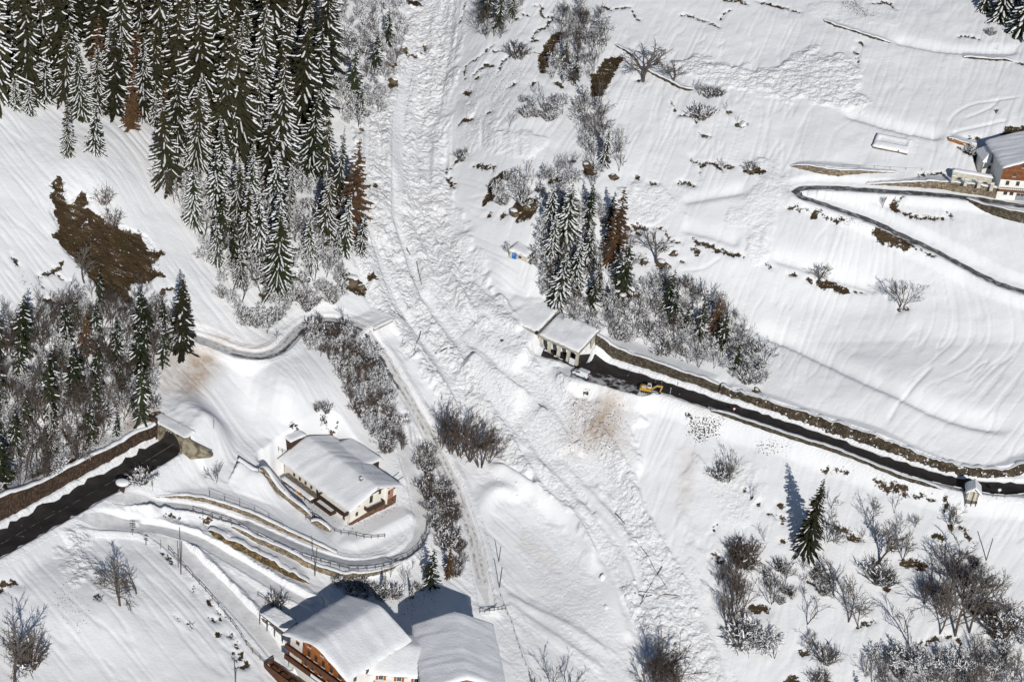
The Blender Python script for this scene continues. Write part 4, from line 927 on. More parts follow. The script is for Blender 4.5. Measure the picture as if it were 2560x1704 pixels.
for y in (4.5, 2.3): window(r, 'l', y, 5.0, .8, .5)
for y, z in ((3.4, 1.7), (2.2, .7), (8.7, 2.0), (7.4, 1.9)): window(r, 'l', y, z, .8, 1.0)
window(r, 'f', 2.1, 2.5, .8, 1.1); window(r, 'f', 2.5, 5.2, .8, 1.1); window(r, 'f', 6.6, 5.0, 1.0, 2.1); window(r, 'f', 9.4, 5.9, .8, 1.1); window(r, 'f', 14.4, 5.1, .5, .7)
dr = MB().box(11.9, 14.1, -.08, 0, 1.8, 5.1).build('door', 'door_pink', r); MB().box(12.1, 12.8, -.12, -.08, 3.9, 4.7).build('door_window', 'dark', dr)
MB().box(11.5, 11.8, -.5, 0, 1.4, 6.2).build('pilaster', 'plaster', r)
balcony(r, 4.4, 10.0, -1.4, -.01, 2.9, 'wood_dark', 'f', .95, True)
balcony(r, -1.5, -.01, .6, 10.6, 2.9, 'wood_dark', 'l', .9, True)
balcony(r, -1.9, -.01, 5.0, 11.2, .75, 'wood_dark', 'l', .85, True)
MB().box(-1.7, -.05, 5.2, 11.0, -1.6, .58).build('porch', 'wood_red', r)
lt = MB().box(-2.0, -.07, 11.8, 23.0, -1.5, 1.75).build('lean_to', 'wood_dark', r)
MB().add([(-2.7, 11.5, 1.85), (-.06, 11.5, 2.35), (-.06, 23.3, 2.35), (-2.7, 23.3, 1.85), (-2.7, 11.5, 1.7), (-.06, 11.5, 2.2), (-.06, 23.3, 2.2), (-2.7, 23.3, 1.7)], [(0, 1, 2, 3), (4, 7, 6, 5), (0, 4, 5, 1), (3, 2, 6, 7), (0, 3, 7, 4)]).build('lean_to_roof', 'wood_grey', lt)
snow_sheet('snow_load', lambda x, y: 1.86 + (x + 2.7) * .19, -2.75, -1.5, 11.6, 23.2, .28, lt, 8, 24, .03, 5)
for y, c in ((17.6, 'yellow'), (18.3, 'blue'), (15.5, 'wood_orange'), (16.4, 'wood_orange')): MB().box(-2.25, -2.01, y, y + .6, .1, 1.0).build('stored_board', c, lt)
for y in (11.9, 14.0, 20.0, 22.8): MB().box(-2.5, -2.36, y, y + .14, -1.5, 1.72).build('post', 'wood_grey', lt)
MB().box(W + .0, W + 3.6, 10.5, 21.0, 1, 5.3).build('annex_wall', 'wood_dark', r)
ax = [(W - 3.0, 9.9, 6.55), (W + 4.2, 9.9, 5.9), (W + 4.2, 21.6, 5.9), (W - 3.0, 21.6, 6.55)]
MB().add(ax + [(x_, y_, z_ - .2) for x_, y_, z_ in ax], [(0, 1, 2, 3), (4, 7, 6, 5), (0, 4, 5, 1), (1, 5, 6, 2), (3, 2, 6, 7), (0, 3, 7, 4)]).build('annex_roof', 'wood_dark', r)
snow_sheet('annex_snow', lambda x, y: 6.57 - (x - W + 3.0) * .09, W - 3.0, W + 4.4, 9.7, 21.8, .5, r, 20, 24, .05, 8)
chimney(r, 6.2, 3.6, 8.2, .7, .9)
MB().tube((9.8, 6.8, 7.6), (9.8, 6.8, 9.6), .05, .04).build('vent_pipe', 'metal', r)
MB().tube((11.2, 4.8, 7.2), (11.2, 4.8, 8.0), .3, .05, 8).build('roof_hatch', 'snow', r)
MB().tube((15.8, 1.5, 5.2), (18.4, 1.1, 6.0), .09, .09).build('gutter_spout', 'dark', r)
FH = r

q = hit(S1('fh', 720, 345)); r = thing('shed', 'tiny shed with white snow roof behind the back left farmhouse corner', 'shed', q, FARM.ang())
MB().box(-2.2, 2.2, -1.6, 1.6, -1.5, 1.9).build('wall', 'wood_dark', r); MB().box(-2.6, 2.6, -2.0, 2.0, 1.9, 2.05).build('roof', 'wood_grey', r)
snow_sheet('roof_snow', lambda x, y: 2.07, -2.7, 2.7, -2.1, 2.1, .5, r, 12, 12, .03, 7)
# --- lower chalet
r = thing('chalet', 'big chalet with two red brown timber balconies on its gable at bottom edge', 'house', LOWC.o, LOWC.ang())
W, L, HE, HR = 18.0, 17.6, 8.9, 12.0; e0 = 1.2
walls(r, W, L, HE, HR, 'plaster', -3, e0, e0)
gable_roof(r, W, L, HE, HR, 1.25, 1.5, 1.0, .6, seed=13, x0=e0, y0=e0, rip=.09)
MB().prism([(e0 + 3.9, 2.0), (e0 + W - .3, 2.0), (e0 + W - .3, 8.7), (e0 + W / 2, 11.8), (e0 + 3.9, 10.1)], e0 - .08, e0).build('gable_boarding', 'wood_orange', r)
window(r, 'f', e0 + 2.3, 7.6, 1.1, 1.0, e0, frame='wood_orange'); window(r, 'f', e0 + 2.0, 4.2, 1.1, 1.2, e0, frame='wood_orange')
for x in (6, 8.2, 10.5, 13, 15.6): window(r, 'f', e0 + x, 7.0, .9, 1.8, e0 - .08, frame='wood_red')
for x in (5.2, 7.4, 9.8, 12.4, 15.2): window(r, 'f', e0 + x, 4.0, .9, 1.8, e0 - .08, frame='wood_red')
for x in (6, 10, 14): window(r, 'f', e0 + x, 9.4, .9, 1.0, e0 - .08, frame='wood_orange')
balcony(r, e0 - .1, e0 + W - .3, e0 - 1.6, e0 - .09, 5.7, 'wood_brown', 'f', 1.05)
balcony(r, e0 - .1, e0 + W - .3, e0 - 1.6, e0 - .09, 2.7, 'wood_brown', 'f', 1.05)
MB().box(e0 + 8.5, e0 + 13.5, e0 - 1.78, e0 - 1.62, 3.1, 3.9).build('banner', 'white_paint', r)
for x in (e0 + 5.5, e0 + 13.5):
    MB().tube((x, e0 - .1, 7.0), (x, e0 - 1.3, 9.6 if x < 10 else 9.2), .12, .12, 6).build('strut', 'wood_red', r)
MB().box(e0 - 3.0, e0 + 8.5, e0 - 4.6, e0 - 1.7, -2.5, -.1).build('terrace', 'wood_brown', r)
for a, b, c, d in ((e0 - 3.1, e0 + 8.6, e0 - 4.7, e0 - 4.6), (e0 - 3.1, e0 - 3.0, e0 - 4.6, e0 - 1.7)): MB().box(a, b, c, d, -.1, .95).build('terrace_fence', 'wood_brown', r)
for i in range(3): MB().box(e0 - 1.5 + 3 * i, e0 + .3 + 3 * i, e0 - 4.0, e0 - 3.2, -.09, .65).build('bench', 'wood_brown', r)
window(r, 'r', e0 + 2.2, 6.4, .9, 1.2, e0 + W); window(r, 'r', e0 + 6, 6.4, .9, 1.2, e0 + W)
MB().prism([(e0 + W, 7.6), (e0 + W + .07, 7.6), (e0 + W + .07, 8.7), (e0 + W, 8.7)], e0 + 2.0, e0 + 9).build('wall_boarding', 'wood_dark', r)
ds = MB(); ds.tube((e0 + W + .1, e0 + 4.6, 7.4), (e0 + W + .35, e0 + 4.4, 7.4), .5, .55, 14); ds.build('satellite_dish', 'plaster', r)

# --- link wing and barn
ez = LOW_Z + 5.6
_a = at_z(S1('bt', 972, 905), ez); _b = at_z(S1('bt', 1490, 948), ez); _r1 = at_z(S1('bt', 1325, 675), ez + 2.4)
LF = Frame((_a[0], _a[1], LOW_Z), (_b - _a)[:2]); LW = float(np.linalg.norm((_b - _a)[:2])); LD = float((_r1 - _a)[:2] @ LF.v)
r = thing('link_wing', 'low wing with flat white roof and orange shutters between chalet and barn', 'house', LF.o, LF.ang())
MB().prism([(.3, -3), (LW, -3), (LW, 5.4), (.3, 5.4)], .8, LD + 5).build('wall', 'plaster', r)
sl = 2.4 / LD
def lfn(x, y): return (5.6 + sl * y if y < LD else 8.0 - .25 * (y - LD)) - .12 * math.exp(-((y - LD) / .8) ** 2)
V = [(-.2, 0, 5.45), (LW + .6, 0, 5.45), (LW + .6, LD, 7.85), (-.2, LD, 7.85), (LW + .6, LD + 6, 6.4), (-.2, LD + 6, 6.4)]
MB().add(V + [(a, b, c - .2) for a, b, c in V], [(0, 1, 2, 3), (3, 2, 4, 5), (6, 9, 8, 7), (9, 11, 10, 8), (0, 6, 7, 1), (0, 3, 9, 6), (3, 5, 11, 9), (1, 7, 8, 2), (2, 8, 10, 4), (5, 4, 10, 11)]).build('roof', 'wood_dark', r)
snow_sheet('roof_snow', lfn, -.3, LW + .7, -.15, LD + 6, .5, r, 24, 26, .02, 23)
for x in (4.6, 8.6, 12.4): window(r, 'f', x, 4.2, 1.1, 1.5, .8, True, frame='frame_white')
window(r, 'f', 1.2, 4.9, 1.3, .8, .8, frame='wood_orange')
balcony(r, 3.2, LW - .3, -.6, .79, 2.4, 'wood_dark', 'f', .9)
r = thing('barn', 'wide barn with smooth broad snow roof at bottom centre of the farm', 'house', BARN.o, BARN.ang())
W, L, HE, HR = 16.4, 20.0, 7.4, 10.9
walls(r, W, L, HE, HR, 'plaster', -4, .8, 0)
gable_roof(r, W, L, HE, HR, 1.1, 1.2, 1.0, .6, seed=31, x0=.8, rip=.10)
MB().prism([(1.2, 6.4), (16.8, 6.4), (16.8, 7.4), (9, 10.6), (1.2, 7.4)], -.08, 0).build('gable_boarding', 'wood_orange', r)
balcony(r, 2, 16, -1.5, -.09, 4.2, 'wood_red', 'f', 1.0)
for x in (4, 7.4, 10.8, 14): window(r, 'f', x, 5.3, 1.0, 1.4, 0, frame='frame_white')
chimney(r, 13.4, 13.0, 8.7, .55, .7)

# --- carport with snowy roof left of the chalet
cq = [S1('bt', 105, 395), S1('bt', 310, 552), S1('bt', 430, 462), S1('bt', 232, 330)]
cg = hit(S1('bt', 130, 450)); cz = cg[2] + 2.4
P4 = [at_z(q, cz + (.0 if i < 2 else .5)) for i, q in enumerate(cq)]
r = thing('carport', 'open carport with lumpy snow roof left of the lower chalet', 'shed', cg)
vv = [tuple(p - cg) for p in P4]; vv2 = [(a, b, c - .18) for a, b, c in vv]
MB().add(vv + vv2, [(0, 1, 2, 3), (4, 7, 6, 5), (0, 4, 5, 1), (1, 5, 6, 2), (2, 6, 7, 3), (3, 7, 4, 0)]).build('roof', 'wood_dark', r)
V = []; F = []; n = 14
for j in range(n):
    for i in range(n):
        a, b = i / (n - 1), j / (n - 1)
        q = (np.array(vv[0]) * (1 - a) + np.array(vv[1]) * a) * (1 - b) + (np.array(vv[3]) * (1 - a) + np.array(vv[2]) * a) * b
        e = min(i, j, n - 1 - i, n - 1 - j); V.append((q[0], q[1], q[2] + .03 + (.0 if e == 0 else .2 + .3 * RNG.random())))
for j in range(n - 1):
    for i in range(n - 1): a = j * n + i; F.append((a, a + 1, a + n + 1, a + n))
link('roof_snow', raw_mesh('roof_snow', V, F, 'snow', smooth=True), r)
for a in (0, .33, .66, 1):
    for e, f in ((0, 1), (3, 2)):
        q = np.array(vv[e]) * (1 - a) + np.array(vv[f]) * a; q = q * .97
        MB().tube((q[0], q[1], q[2] - 3.2), (q[0], q[1], q[2] - .19), .11, .11, 6).build('post', 'pole_wood', r)
q = (np.array(vv[0]) * .5 + np.array(vv[1]) * .5) * .8 + (np.array(vv[2]) + np.array(vv[3])) * .1
wp = MB()
for i in range(40):
    a = RNG.random(); b = .15 + RNG.random() * .3; q = (np.array(vv[0]) * (1 - a) + np.array(vv[1]) * a) * (1 - b) + (np.array(vv[3]) * (1 - a) + np.array(vv[2]) * a) * b
    z = q[2] - 2.6 + 1.6 * RNG.random(); d = unit(np.array(vv[1]) - np.array(vv[0])) * .5; wp.tube((q[0] - d[0], q[1] - d[1], z), (q[0] + d[0], q[1] + d[1], z), .14, .14, 5)
tag(wp.build('log_pile', 'wood_grey', None, loc=cg), 'stack of firewood logs under the carport roof', 'firewood')

# --- upper right house with porch and tower
r = thing('hillside_house', 'tall white house with orange timber gable at the right edge', 'house', TOP.o, TOP.ang())
W, L, HE, HR = 19.0, 15.0, 10.6, 14.2
walls(r, W, L, HE, HR, 'plaster', -1.5)
gable_roof(r, W, L, HE, HR, 1.0, 1.8, .8, .45, seed=41, rip=.09)
MB().prism([(-.05, 6.2), (W + .05, 6.2), (W + .05, 10.5), (W / 2, 14.0), (-.05, 10.5)], -.14, 0).build('gable_boarding', 'wood_red', r)
for z in (7.6, 9.2): MB().box(-.05, W + .05, -.2, -.143, z, z + .15).build('trim_board', 'wood_orange', r)
for x in (2.2, 5.2, 8.2, 11.5): window(r, 'f', x, 5.2, 1.0, 1.3)
for x in (2.4, 4.2): window(r, 'f', x, 2.1, 1.1, 1.2)
b = balcony(r, -.2, 14, -1.2, -.01, 3.1, 'wood_red', 'f', .35)
for i in range(24): MB().box(-.1 + .6 * i, -.04 + .6 * i, -1.26, -1.2, 3.2, 4.2).build('baluster', 'dark', b)
MB().box(-.2, 14, -1.28, -1.18, 4.2, 4.3).build('handrail', 'dark', b)
gd = MB().box(5.6, 9.2, -.1, 0, -.3, 2.6).build('garage_door', 'metal', r)
for i in range(3): MB().box(5.8 + 1.15 * i, 6.7 + 1.15 * i, -.13, -.1, 1.5, 2.1).build('door_window', 'glass', gd)
for x, z in ((3.5, 7), (7, 7), (5.5, 9.9)): window(r, 'f', x, z + .9, .9, 1.2, -.14)
# stair tower
tq = at_z(S1('tr', 1735, 740), TOP_Z + 4.2); TW = Frame((tq[0], tq[1], TOP_Z + 4), TOP.u)
r = thing('stair_tower', 'small white tower wing with slate roof beside the upper right house', 'house', TW.o, TOP.ang())
MB().box(0, 4.6, 0, 6.0, -6, 3.1).build('wall', 'plaster', r)
V = [(-.7, -.7, 3.0), (5.3, -.7, 3.0), (5.3, 6.7, 3.0), (-.7, 6.7, 3.0), (2.6, 1.8, 6.6), (2.6, 4.2, 6.6)]
MB().add(V, [(0, 1, 4), (1, 2, 5, 4), (2, 3, 5), (3, 0, 4, 5), (0, 3, 2, 1)]).build('roof', 'asphalt_grey', r)
V2 = [(-.8, -.8, 3.05), (-.8, 6.8, 3.05), (2.65, 4.25, 6.95), (2.65, 1.75, 6.95), (-.75, -.75, 3.4), (-.75, 6.75, 3.4), (1.5, -.8, 3.05)]
MB().add(V2, [(0, 4, 5, 1), (4, 3, 2, 5), (0, 6, 4), (4, 6, 3)]).build('roof_snow', 'snow', r)
window(r, 'f', 2.0, 1.3, .9, 1.0); window(r, 'f', 3.9, .6, .8, 2.0)
# porch terrace
pb = [at_z(S1('tr', *q), TOP_Z + 3.4) for q in ((1300, 800), (1880, 900))]
PF = Frame((pb[0][0], pb[0][1], TOP_Z + 3.4), (pb[1] - pb[0])[:2]); PL = float(np.linalg.norm((pb[1] - pb[0])[:2]))
r = thing('porch_beam', 'long beige beam with snow cap behind the four columns', 'beam', PF.o, PF.ang())
MB().box(0, PL, 0, 1.3, -1.0, 1.0).build('beam', 'concrete_light', r); snow_sheet('snow_cap', lambda x, y: 1.02, -.2, PL + .3, -.15, 1.9, .45, r, 24, 7, .03, 51)
for i, q in enumerate(((1310, 880), (1495, 930), (1690, 962), (1875, 1000))):
    p = at_z(S1('tr', *q), TOP_Z + 3.2)
    c = thing('column', ('leftmost', 'second from left', 'third from left', 'rightmost')[i] + ' square beige column on the stone porch wall', 'column', (p[0], p[1], TOP_Z + 3.0), PF.ang(), 'porch columns')
    MB().box(-.45, .45, -.4, .4, -.6, 1.5).build('shaft', 'concrete_light', c, bevel=.03); MB().box(-.55, .55, -.5, .5, 1.5, 1.8).build('snow_cap', 'snow', c, bevel=.12)

# --- gallery
G = GAL_L; Hf, Hb, D_ = 4.3, 6.6, 8.6
r = thing('avalanche_gallery', 'concrete avalanche gallery with four dark openings and snowy shed roof', 'gallery', GAL.o, GAL.ang())
def pillar(x, h): return MB().add([(x - .45, -.15, -1.5), (x + .45, -.15, -1.5), (x + .45, .75, -1.5), (x - .45, .75, -1.5), (x - .32, -.05, h), (x + .32, -.05, h), (x + .32, .6, h), (x - .32, .6, h)], [(4, 5, 6, 7), (0, 1, 5, 4), (1, 2, 6, 5), (2, 3, 7, 6), (3, 0, 4, 7)]).build('pillar', 'concrete_light', r)
for i in range(5): pillar(-G * i / 4 - (.3 if i == 0 else 0), Hf - .55)
MB().box(-G - .5, .3, -.2, .55, Hf - .54, Hf).build('edge_beam', 'concrete', r)
sl = (Hb - Hf) / D_
MB().prism([(-G - .5, 0), (.5, 0), (.5, .55), (-G - .5, .55)], 0, 1).v
V = [(-G - .5, -.5, Hf), (.6, -.5, Hf), (.6, D_ + 1, Hb + .25), (-G - .5, D_ + 1, Hb + .25)]
MB().add(V + [(a, b, c + .45) for a, b, c in V], [(0, 3, 2, 1), (4, 5, 6, 7), (0, 1, 5, 4), (1, 2, 6, 5), (2, 3, 7, 6), (3, 0, 4, 7)]).build('roof_slab', 'concrete', r)
snow_sheet('roof_snow', lambda x, y: Hf + .46 + sl * (y + .5), -G - .3, .35, -.55, D_ + 1.2, .34, r, 26, 24, .09, 61, dirn=1)
MB().box(-G - 9, -.6, D_ - .4, D_, -1, Hb).build('back_wall', 'rust_stone', r)  # dark material on the wall stands in for shade inside the gallery
MB().add([(.05, D_ - 3.0, -1), (.55, D_ - 3.0, -1), (.55, D_, -1), (.05, D_, -1), (.05, D_ - 2.2, Hb - .7), (.55, D_ - 2.2, Hb - .7), (.55, D_, Hb), (.05, D_, Hb)], [(0, 1, 5, 4), (1, 2, 6, 5), (2, 3, 7, 6), (3, 0, 4, 7), (4, 5, 6, 7)]).build('end_wall', 'concrete_light', r)
MB().box(-2.2, -.55, -.5, -.38, -.2, 2.0).build('panel_board', 'white_paint', r)
r2 = thing('avalanche_gallery', 'older gallery section half buried by the slide left of the step', 'gallery', GAL.o, GAL.ang())
V = [(-G - 9, -.6, Hf + .55), (-G - .75, -.6, Hf + .55), (-G - .75, D_ + 2, Hb + 1.1), (-G - 9, D_ + 2, Hb + 1.1)]
MB().add(V + [(a, b, c + .45) for a, b, c in V], [(0, 3, 2, 1), (4, 5, 6, 7), (0, 1, 5, 4), (1, 2, 6, 5), (2, 3, 7, 6), (3, 0, 4, 7)]).build('roof_slab', 'concrete', r2)
snow_sheet('roof_snow', lambda x, y: Hf + 1.02 + sl * (y + .6), -G - 10.5, -G - .8, -.65, D_ + 2.2, .4, r2, 26, 24, .09, 65, dirn=1)
for x in (-G - .9, -G - 3.4): MB().box(x - .35, x + .35, -.1, .6, -1, Hf + .54).build('pillar', 'concrete', r2)
MB().box(-G - 9, -G - .75, -.25, .5, Hf - .2, Hf + .54).build('edge_beam', 'concrete', r2)
MB().box(-G - 1.2, -G - .7, -.9, -.2, Hf + .3, Hf + 1.2).build('post', 'dark', r2)

# --- left end of the gallery
r = thing('gallery_end', 'buried gallery end with small dark openings beside the snowy lane', 'gallery', LG.o, LG.ang())
MB().box(-.3, LL + .3, 0, .5, 1.5, 2.3).build('edge_beam', 'concrete', r); MB().box(-.3, LL, 1.5, 1.8, -1, 2.2).build('back_wall', 'dark', r)  # near-black back wall paints in the shade behind the openings
for i in range(4): MB().box(i * LL / 3 - .3, i * LL / 3 + .3, .02, .48, -1.5, 1.49).build('pillar', 'concrete', r)
def lgz(x, y): return 2.35 + .03 * y + max(0, y - 2) * .12
snow_sheet('roof_snow', lambda x, y: 2.32, -.4, LL + .4, -.15, 1.2, .28, r, 16, 6, .05, 71, skirt=.1)

# --- tunnel portal on the main road
r = thing('road_portal', 'stained stone road portal with arched opening at the end of the main road', 'tunnel', PORT.o, PORT.ang())
def arch_block(x0, x1, top, y0, y1, r_, spring, m, nm):
    n = 12; arc = [(r_ * math.cos(math.pi * i / n), spring + r_ * math.sin(math.pi * i / n)) for i in range(n + 1)]
    mb = MB(); V = []
    for y in (y0, y1):
        V += [(x, y, z) for x, z in arc]
        V += [(x1 + (x0 - x1) * i / n, y, top) for i in range(n + 1)]
        V += [(r_, y, -1), (x1, y, -1), (-r_, y, -1), (x0, y, -1)]
    N = 2 * (n + 1) + 4; F = []
    for k, s in ((0, 1), (N, -1)):
        for i in range(n):
            q = (k + i, k + n + 1 + i, k + n + 2 + i, k + i + 1); F.append(q[::s])
        F.append((k + 2 * n + 2, k + 2 * n + 3, k + n + 1, k + 0)[::s]); F.append((k + n, k + 2 * n + 1, k + 2 * n + 5, k + 2 * n + 4)[::s])
    for i in range(n): F.append((i, i + 1, i + 1 + N, i + N)); F.append((n + 1 + i, n + 1 + i + N, n + 2 + i + N, n + 2 + i))
    F += [(2 * n + 2, 0, N, 2 * n + 2 + N), (n, 2 * n + 4, 2 * n + 4 + N, n + N), (2 * n + 3, 2 * n + 3 + N, n + 1 + N, n + 1), (2 * n + 1, 2 * n + 1 + N, 2 * n + 5 + N, 2 * n + 5)]
    mb.add(V, F); return mb.build(nm, m, r)
arch_block(-6.2, 4.6, 4.8, 0, 2.4, 3.45, 1.1, 'portal_stone', 'arch')
MB().box(-6.6, -4.0, -.5, .0, -1, 6.2).build('stained_pier', 'rust_stone', r)
MB().add([(4.6, -.4, -1.5), (11, 2.5, 1.0), (11, 2.5, 2.0), (4.6, -.4, 4.9), (4.6, .6, -1.5), (11, 3.5, 1.0), (11, 3.5, 2.0), (4.6, .6, 4.9)], [(0, 1, 2, 3), (3, 2, 6, 7), (4, 7, 6, 5), (0, 3, 7, 4), (1, 5, 6, 2)]).build('wing_wall', 'portal_stone', r)
snow_sheet('snow_cap', lambda x, y: 4.82 + .1 * y, -6.6, 4.9, .12, 3.6, .28, r, 20, 18, .08, 77, skirt=.5)

# --- hut with blue door
hv = (HUT_P - HUT_Q)[:2]; HL = float(np.linalg.norm(hv)); HF = Frame((HUT_Q[0], HUT_Q[1], min(HUT_P[2], HUT_Q[2])), hv)
r = thing('hut', 'small grey hut with bright blue door under a snow roof', 'hut', HF.o, HF.ang())
MB().box(0, HL, 0, 3.2, -1, 2.5).build('wall', 'concrete_light', r)
dr = MB().box(.9, 2.3, -.07, 0, .0, 2.1).build('door', 'blue', r); MB().box(1.58, 1.62, -.09, -.07, .1, 2.0).build('door_joint', 'dark', dr); MB().box(1.3, 1.5, -.1, -.07, 1.5, 1.75).build('sign_plate', 'white_paint', dr)
window(r, 'f', 3.4, 1.5, .9, .7)
MB().box(-.2, HL + .2, -.3, 3.6, 2.5, 2.65).build('roof', 'concrete', r)
snow_sheet('roof_snow', lambda x, y: 2.66 + .18 * y, -.3, HL + .3, -.35, 5.5, .5, r, 16, 14, .05, 91, skirt=.2)

# --- wayside shrine by the right road
sp = SHRINE_P; SF = Frame((sp[0], sp[1], sp[2]), unit(ROAD_R[int(len(ROAD_R) * .9)][:2] - ROAD_R[int(len(ROAD_R) * .8)][:2]))
r = thing('wayside_shrine', 'tiny beige wayside shrine with snowy gable roof beside the right road', 'shrine', sp, SF.ang() + .05)
walls(r, 2.9, 3.0, 3.6, 5.0, 'cream', -1.2, -1.45, 0)
MB().box(-1.5, 1.5, -.06, 0, -1, 1.0).build('plinth', 'wood_grey', r)
MB().box(-.95, .95, -.05, 0, 1.1, 3.6).build('niche', 'concrete_light', r)
for x in (-1.35, .1, 1.2): MB().box(x - .07, x + .07, -.5, -.36, -1, 3.9).build('post', 'wood_dark', r)
gable_roof(r, 2.9, 3.0, 3.7, 5.1, .5, .8, .4, .35, x0=-1.45, seed=95, rip=.02)

# --- mushroom of snow on a roadside box
q = hit(S1('c7', 835, 262)); r = thing('roadside_box', 'small roadside box under a thick round snow cap at the main road', 'box', q)
MB().box(-.5, .5, -.45, .45, -.3, 1.9).build('body', 'wood_dark', r)
V = []; F = []; n = 14
for j, (rr, z) in enumerate(((1.1, 1.85), (1.45, 2.1), (1.5, 2.45), (1.2, 2.8), (.6, 3.0))):
    for i in range(n): t = 2 * math.pi * i / n; V.append((rr * math.cos(t) * (1.1 + .06 * math.sin(3 * t)), rr * math.sin(t) * .9, z))
for j in range(4):
    for i in range(n): F.append((j * n + i, j * n + (i + 1) % n, (j + 1) * n + (i + 1) % n, (j + 1) * n + i))
F.append(tuple(range(4 * n, 5 * n))); F.append(tuple(range(n - 1, -1, -1)))
link('snow_cap', raw_mesh('snow_cap', V, F, 'snow', smooth=True), r)

# --- snow roofed stone trough in the upper right field
tp = [hit(S1('tr', *k)) for k in ((125, 415), (635, 520))]; tz = (tp[0][2] + tp[1][2]) / 2
TF = Frame((tp[0][0], tp[0][1], tz), (tp[1] - tp[0])[:2]); TL = float(np.linalg.norm((tp[1] - tp[0])[:2]))
r = thing('stone_shelter', 'low rectangular stone structure with snowy lid in the upper right field', 'shelter', TF.o, TF.ang())
tilt = (tp[1][2] - tp[0][2]) / TL
MB().add([(0, 0, -1.2), (TL, 0, -1.2), (TL, .6, -1.2), (0, .6, -1.2), (0, 0, 1.1 - tilt * TL / 2), (TL, 0, 1.0 + tilt * TL / 2), (TL, .6, 1.0 + tilt * TL / 2), (0, .6, 1.1 - tilt * TL / 2)], [(0, 1, 5, 4), (1, 2, 6, 5), (2, 3, 7, 6), (3, 0, 4, 7), (4, 5, 6, 7)]).build('front_wall', 'tan_stone', r)
MB().box(0, TL, .6, 4.5, -2, .6).build('body', 'dark_stone', r)
snow_sheet('snow_lid', lambda x, y: 1.05 + tilt * (x - TL / 2) + .35 * max(0, y) + (-.5 if (2.0 < y < 4.2 and .8 < x < TL - .8) else 0), -.1, TL + .1, -.12, 5.0, .3, r, 26, 14, .05, 99, skirt=.5)

# ------------------------------------------------------------------ vehicles
def wheel(root, name, x, y, z, rad, wd, n=16):
    t = MB(); t.tube((x, y - wd / 2, z), (x, y + wd / 2, z), rad, rad, n); o = t.build(name, 'rubber', root)
    MB().tube((x, y - wd / 2 - .01, z), (x, y + wd / 2 + .01, z), rad * .55, rad * .55, 10).build('rim', 'metal', o)
q = VAN_P + np.array([0, 0, .05]); vd = at_z(S1('gl', 925, 800), q[2]) - at_z(S1('gl', 1075, 858), q[2])
van_ang = math.atan2(vd[1], vd[0])
r = thing('van', 'small white van parked in the snow below the gallery mouth', 'van', q, van_ang)
prof = [(-2.2, .35), (-2.25, 1.0), (-2.15, 1.75), (-1.9, 1.9), (.55, 1.92), (.8, 1.82), (1.45, 1.18), (2.1, 1.0), (2.25, .75), (2.25, .35)]
MB().prism(prof, -.88, .88).build('body', 'white_paint', r, bevel=.05)
for s in (-1, 1):
    y = .89 * s; a, b = (y, y + .02 * s) if s > 0 else (y + .02 * s, y)
    MB().prism([(.1, 1.2), (1.25, 1.2), (.72, 1.72), (.1, 1.75)], a, b).build('side_window', 'glass', r)
    MB().box(-2.27, -2.24, .2 * s - .03 if s < 0 else .05, .8 if s > 0 else -.05, 1.15, 1.65).build('rear_window', 'glass', r) if s > 0 else MB().box(-2.27, -2.24, -.8, -.05, 1.15, 1.65).build('rear_window', 'glass', r)
    MB().box(-2.28, -2.2, .72 * s - .08, .72 * s + .08, .75, 1.1).build('tail_light', 'red_lamp', r)
    MB().box(2.2, 2.28, .6 * s - .15, .6 * s + .15, .7, .85).build('headlight', 'frame_white', r)
    MB().box(.95, 1.15, .9 * s if s > 0 else -1.1, 1.1 if s > 0 else -.9, 1.15, 1.32).build('mirror', 'rubber', r)
    for x in (-1.45, 1.45): wheel(r, 'wheel', x, .8 * s, .33, .33, .22)
MB().add([(.86, -.78, 1.79), (.86, .78, 1.79), (1.44, .8, 1.22), (1.44, -.8, 1.22)], [(0, 1, 2, 3)]).build('windscreen', 'glass', r)
MB().box(-2.32, -2.25, -.85, .85, .35, .6).build('bumper', 'rubber', r); MB().box(2.25, 2.32, -.85, .85, .35, .6).build('bumper', 'rubber', r)

q = hit(S1('gl', 1775, 1035)); ed = at_z(S1('gl', 1990, 1060), q[2]) - at_z(S1('gl', 1775, 1020), q[2]); ea = math.atan2(ed[1], ed[0])
r = thing('excavator', 'yellow excavator clearing snow at the edge of the right road', 'excavator', q + np.array([0, 0, .1]), ea); r.scale = (.76, .76, .76)
for s in (-1, 1):
    pr = [(-1.9, .35), (-1.75, .05), (1.75, .05), (1.9, .35), (1.75, .72), (-1.75, .72)]
    o = MB().prism(pr, s * 1.15 - .28, s * 1.15 + .28).build('track', 'rubber', r, bevel=.04)
    for x in (-1.4, -.7, 0, .7, 1.4): MB().tube((x, s * 1.15 - .31, .36), (x, s * 1.15 + .31, .36), .22, .22, 10).build('roller', 'metal', o)
MB().box(-.9, .9, -.85, .85, .45, .85).build('undercarriage', 'dark', r)
MB().prism([(-2.3, .95), (1.5, .95), (1.5, 1.35), (.6, 1.6), (-1.2, 2.1), (-2.2, 1.95), (-2.4, 1.5)], -1.3, 1.3).build('engine_house', 'yellow', r, bevel=.06)
MB().box(-2.6, -2.0, -1.25, 1.25, 1.0, 1.75).build('counterweight', 'yellow', r, bevel=.08)
cb = MB().prism([(-.1, 1.4), (1.4, 1.4), (1.45, 2.3), (1.15, 3.0), (-.1, 3.0)], .2, 1.25).build('cab', 'white_paint', r, bevel=.05)
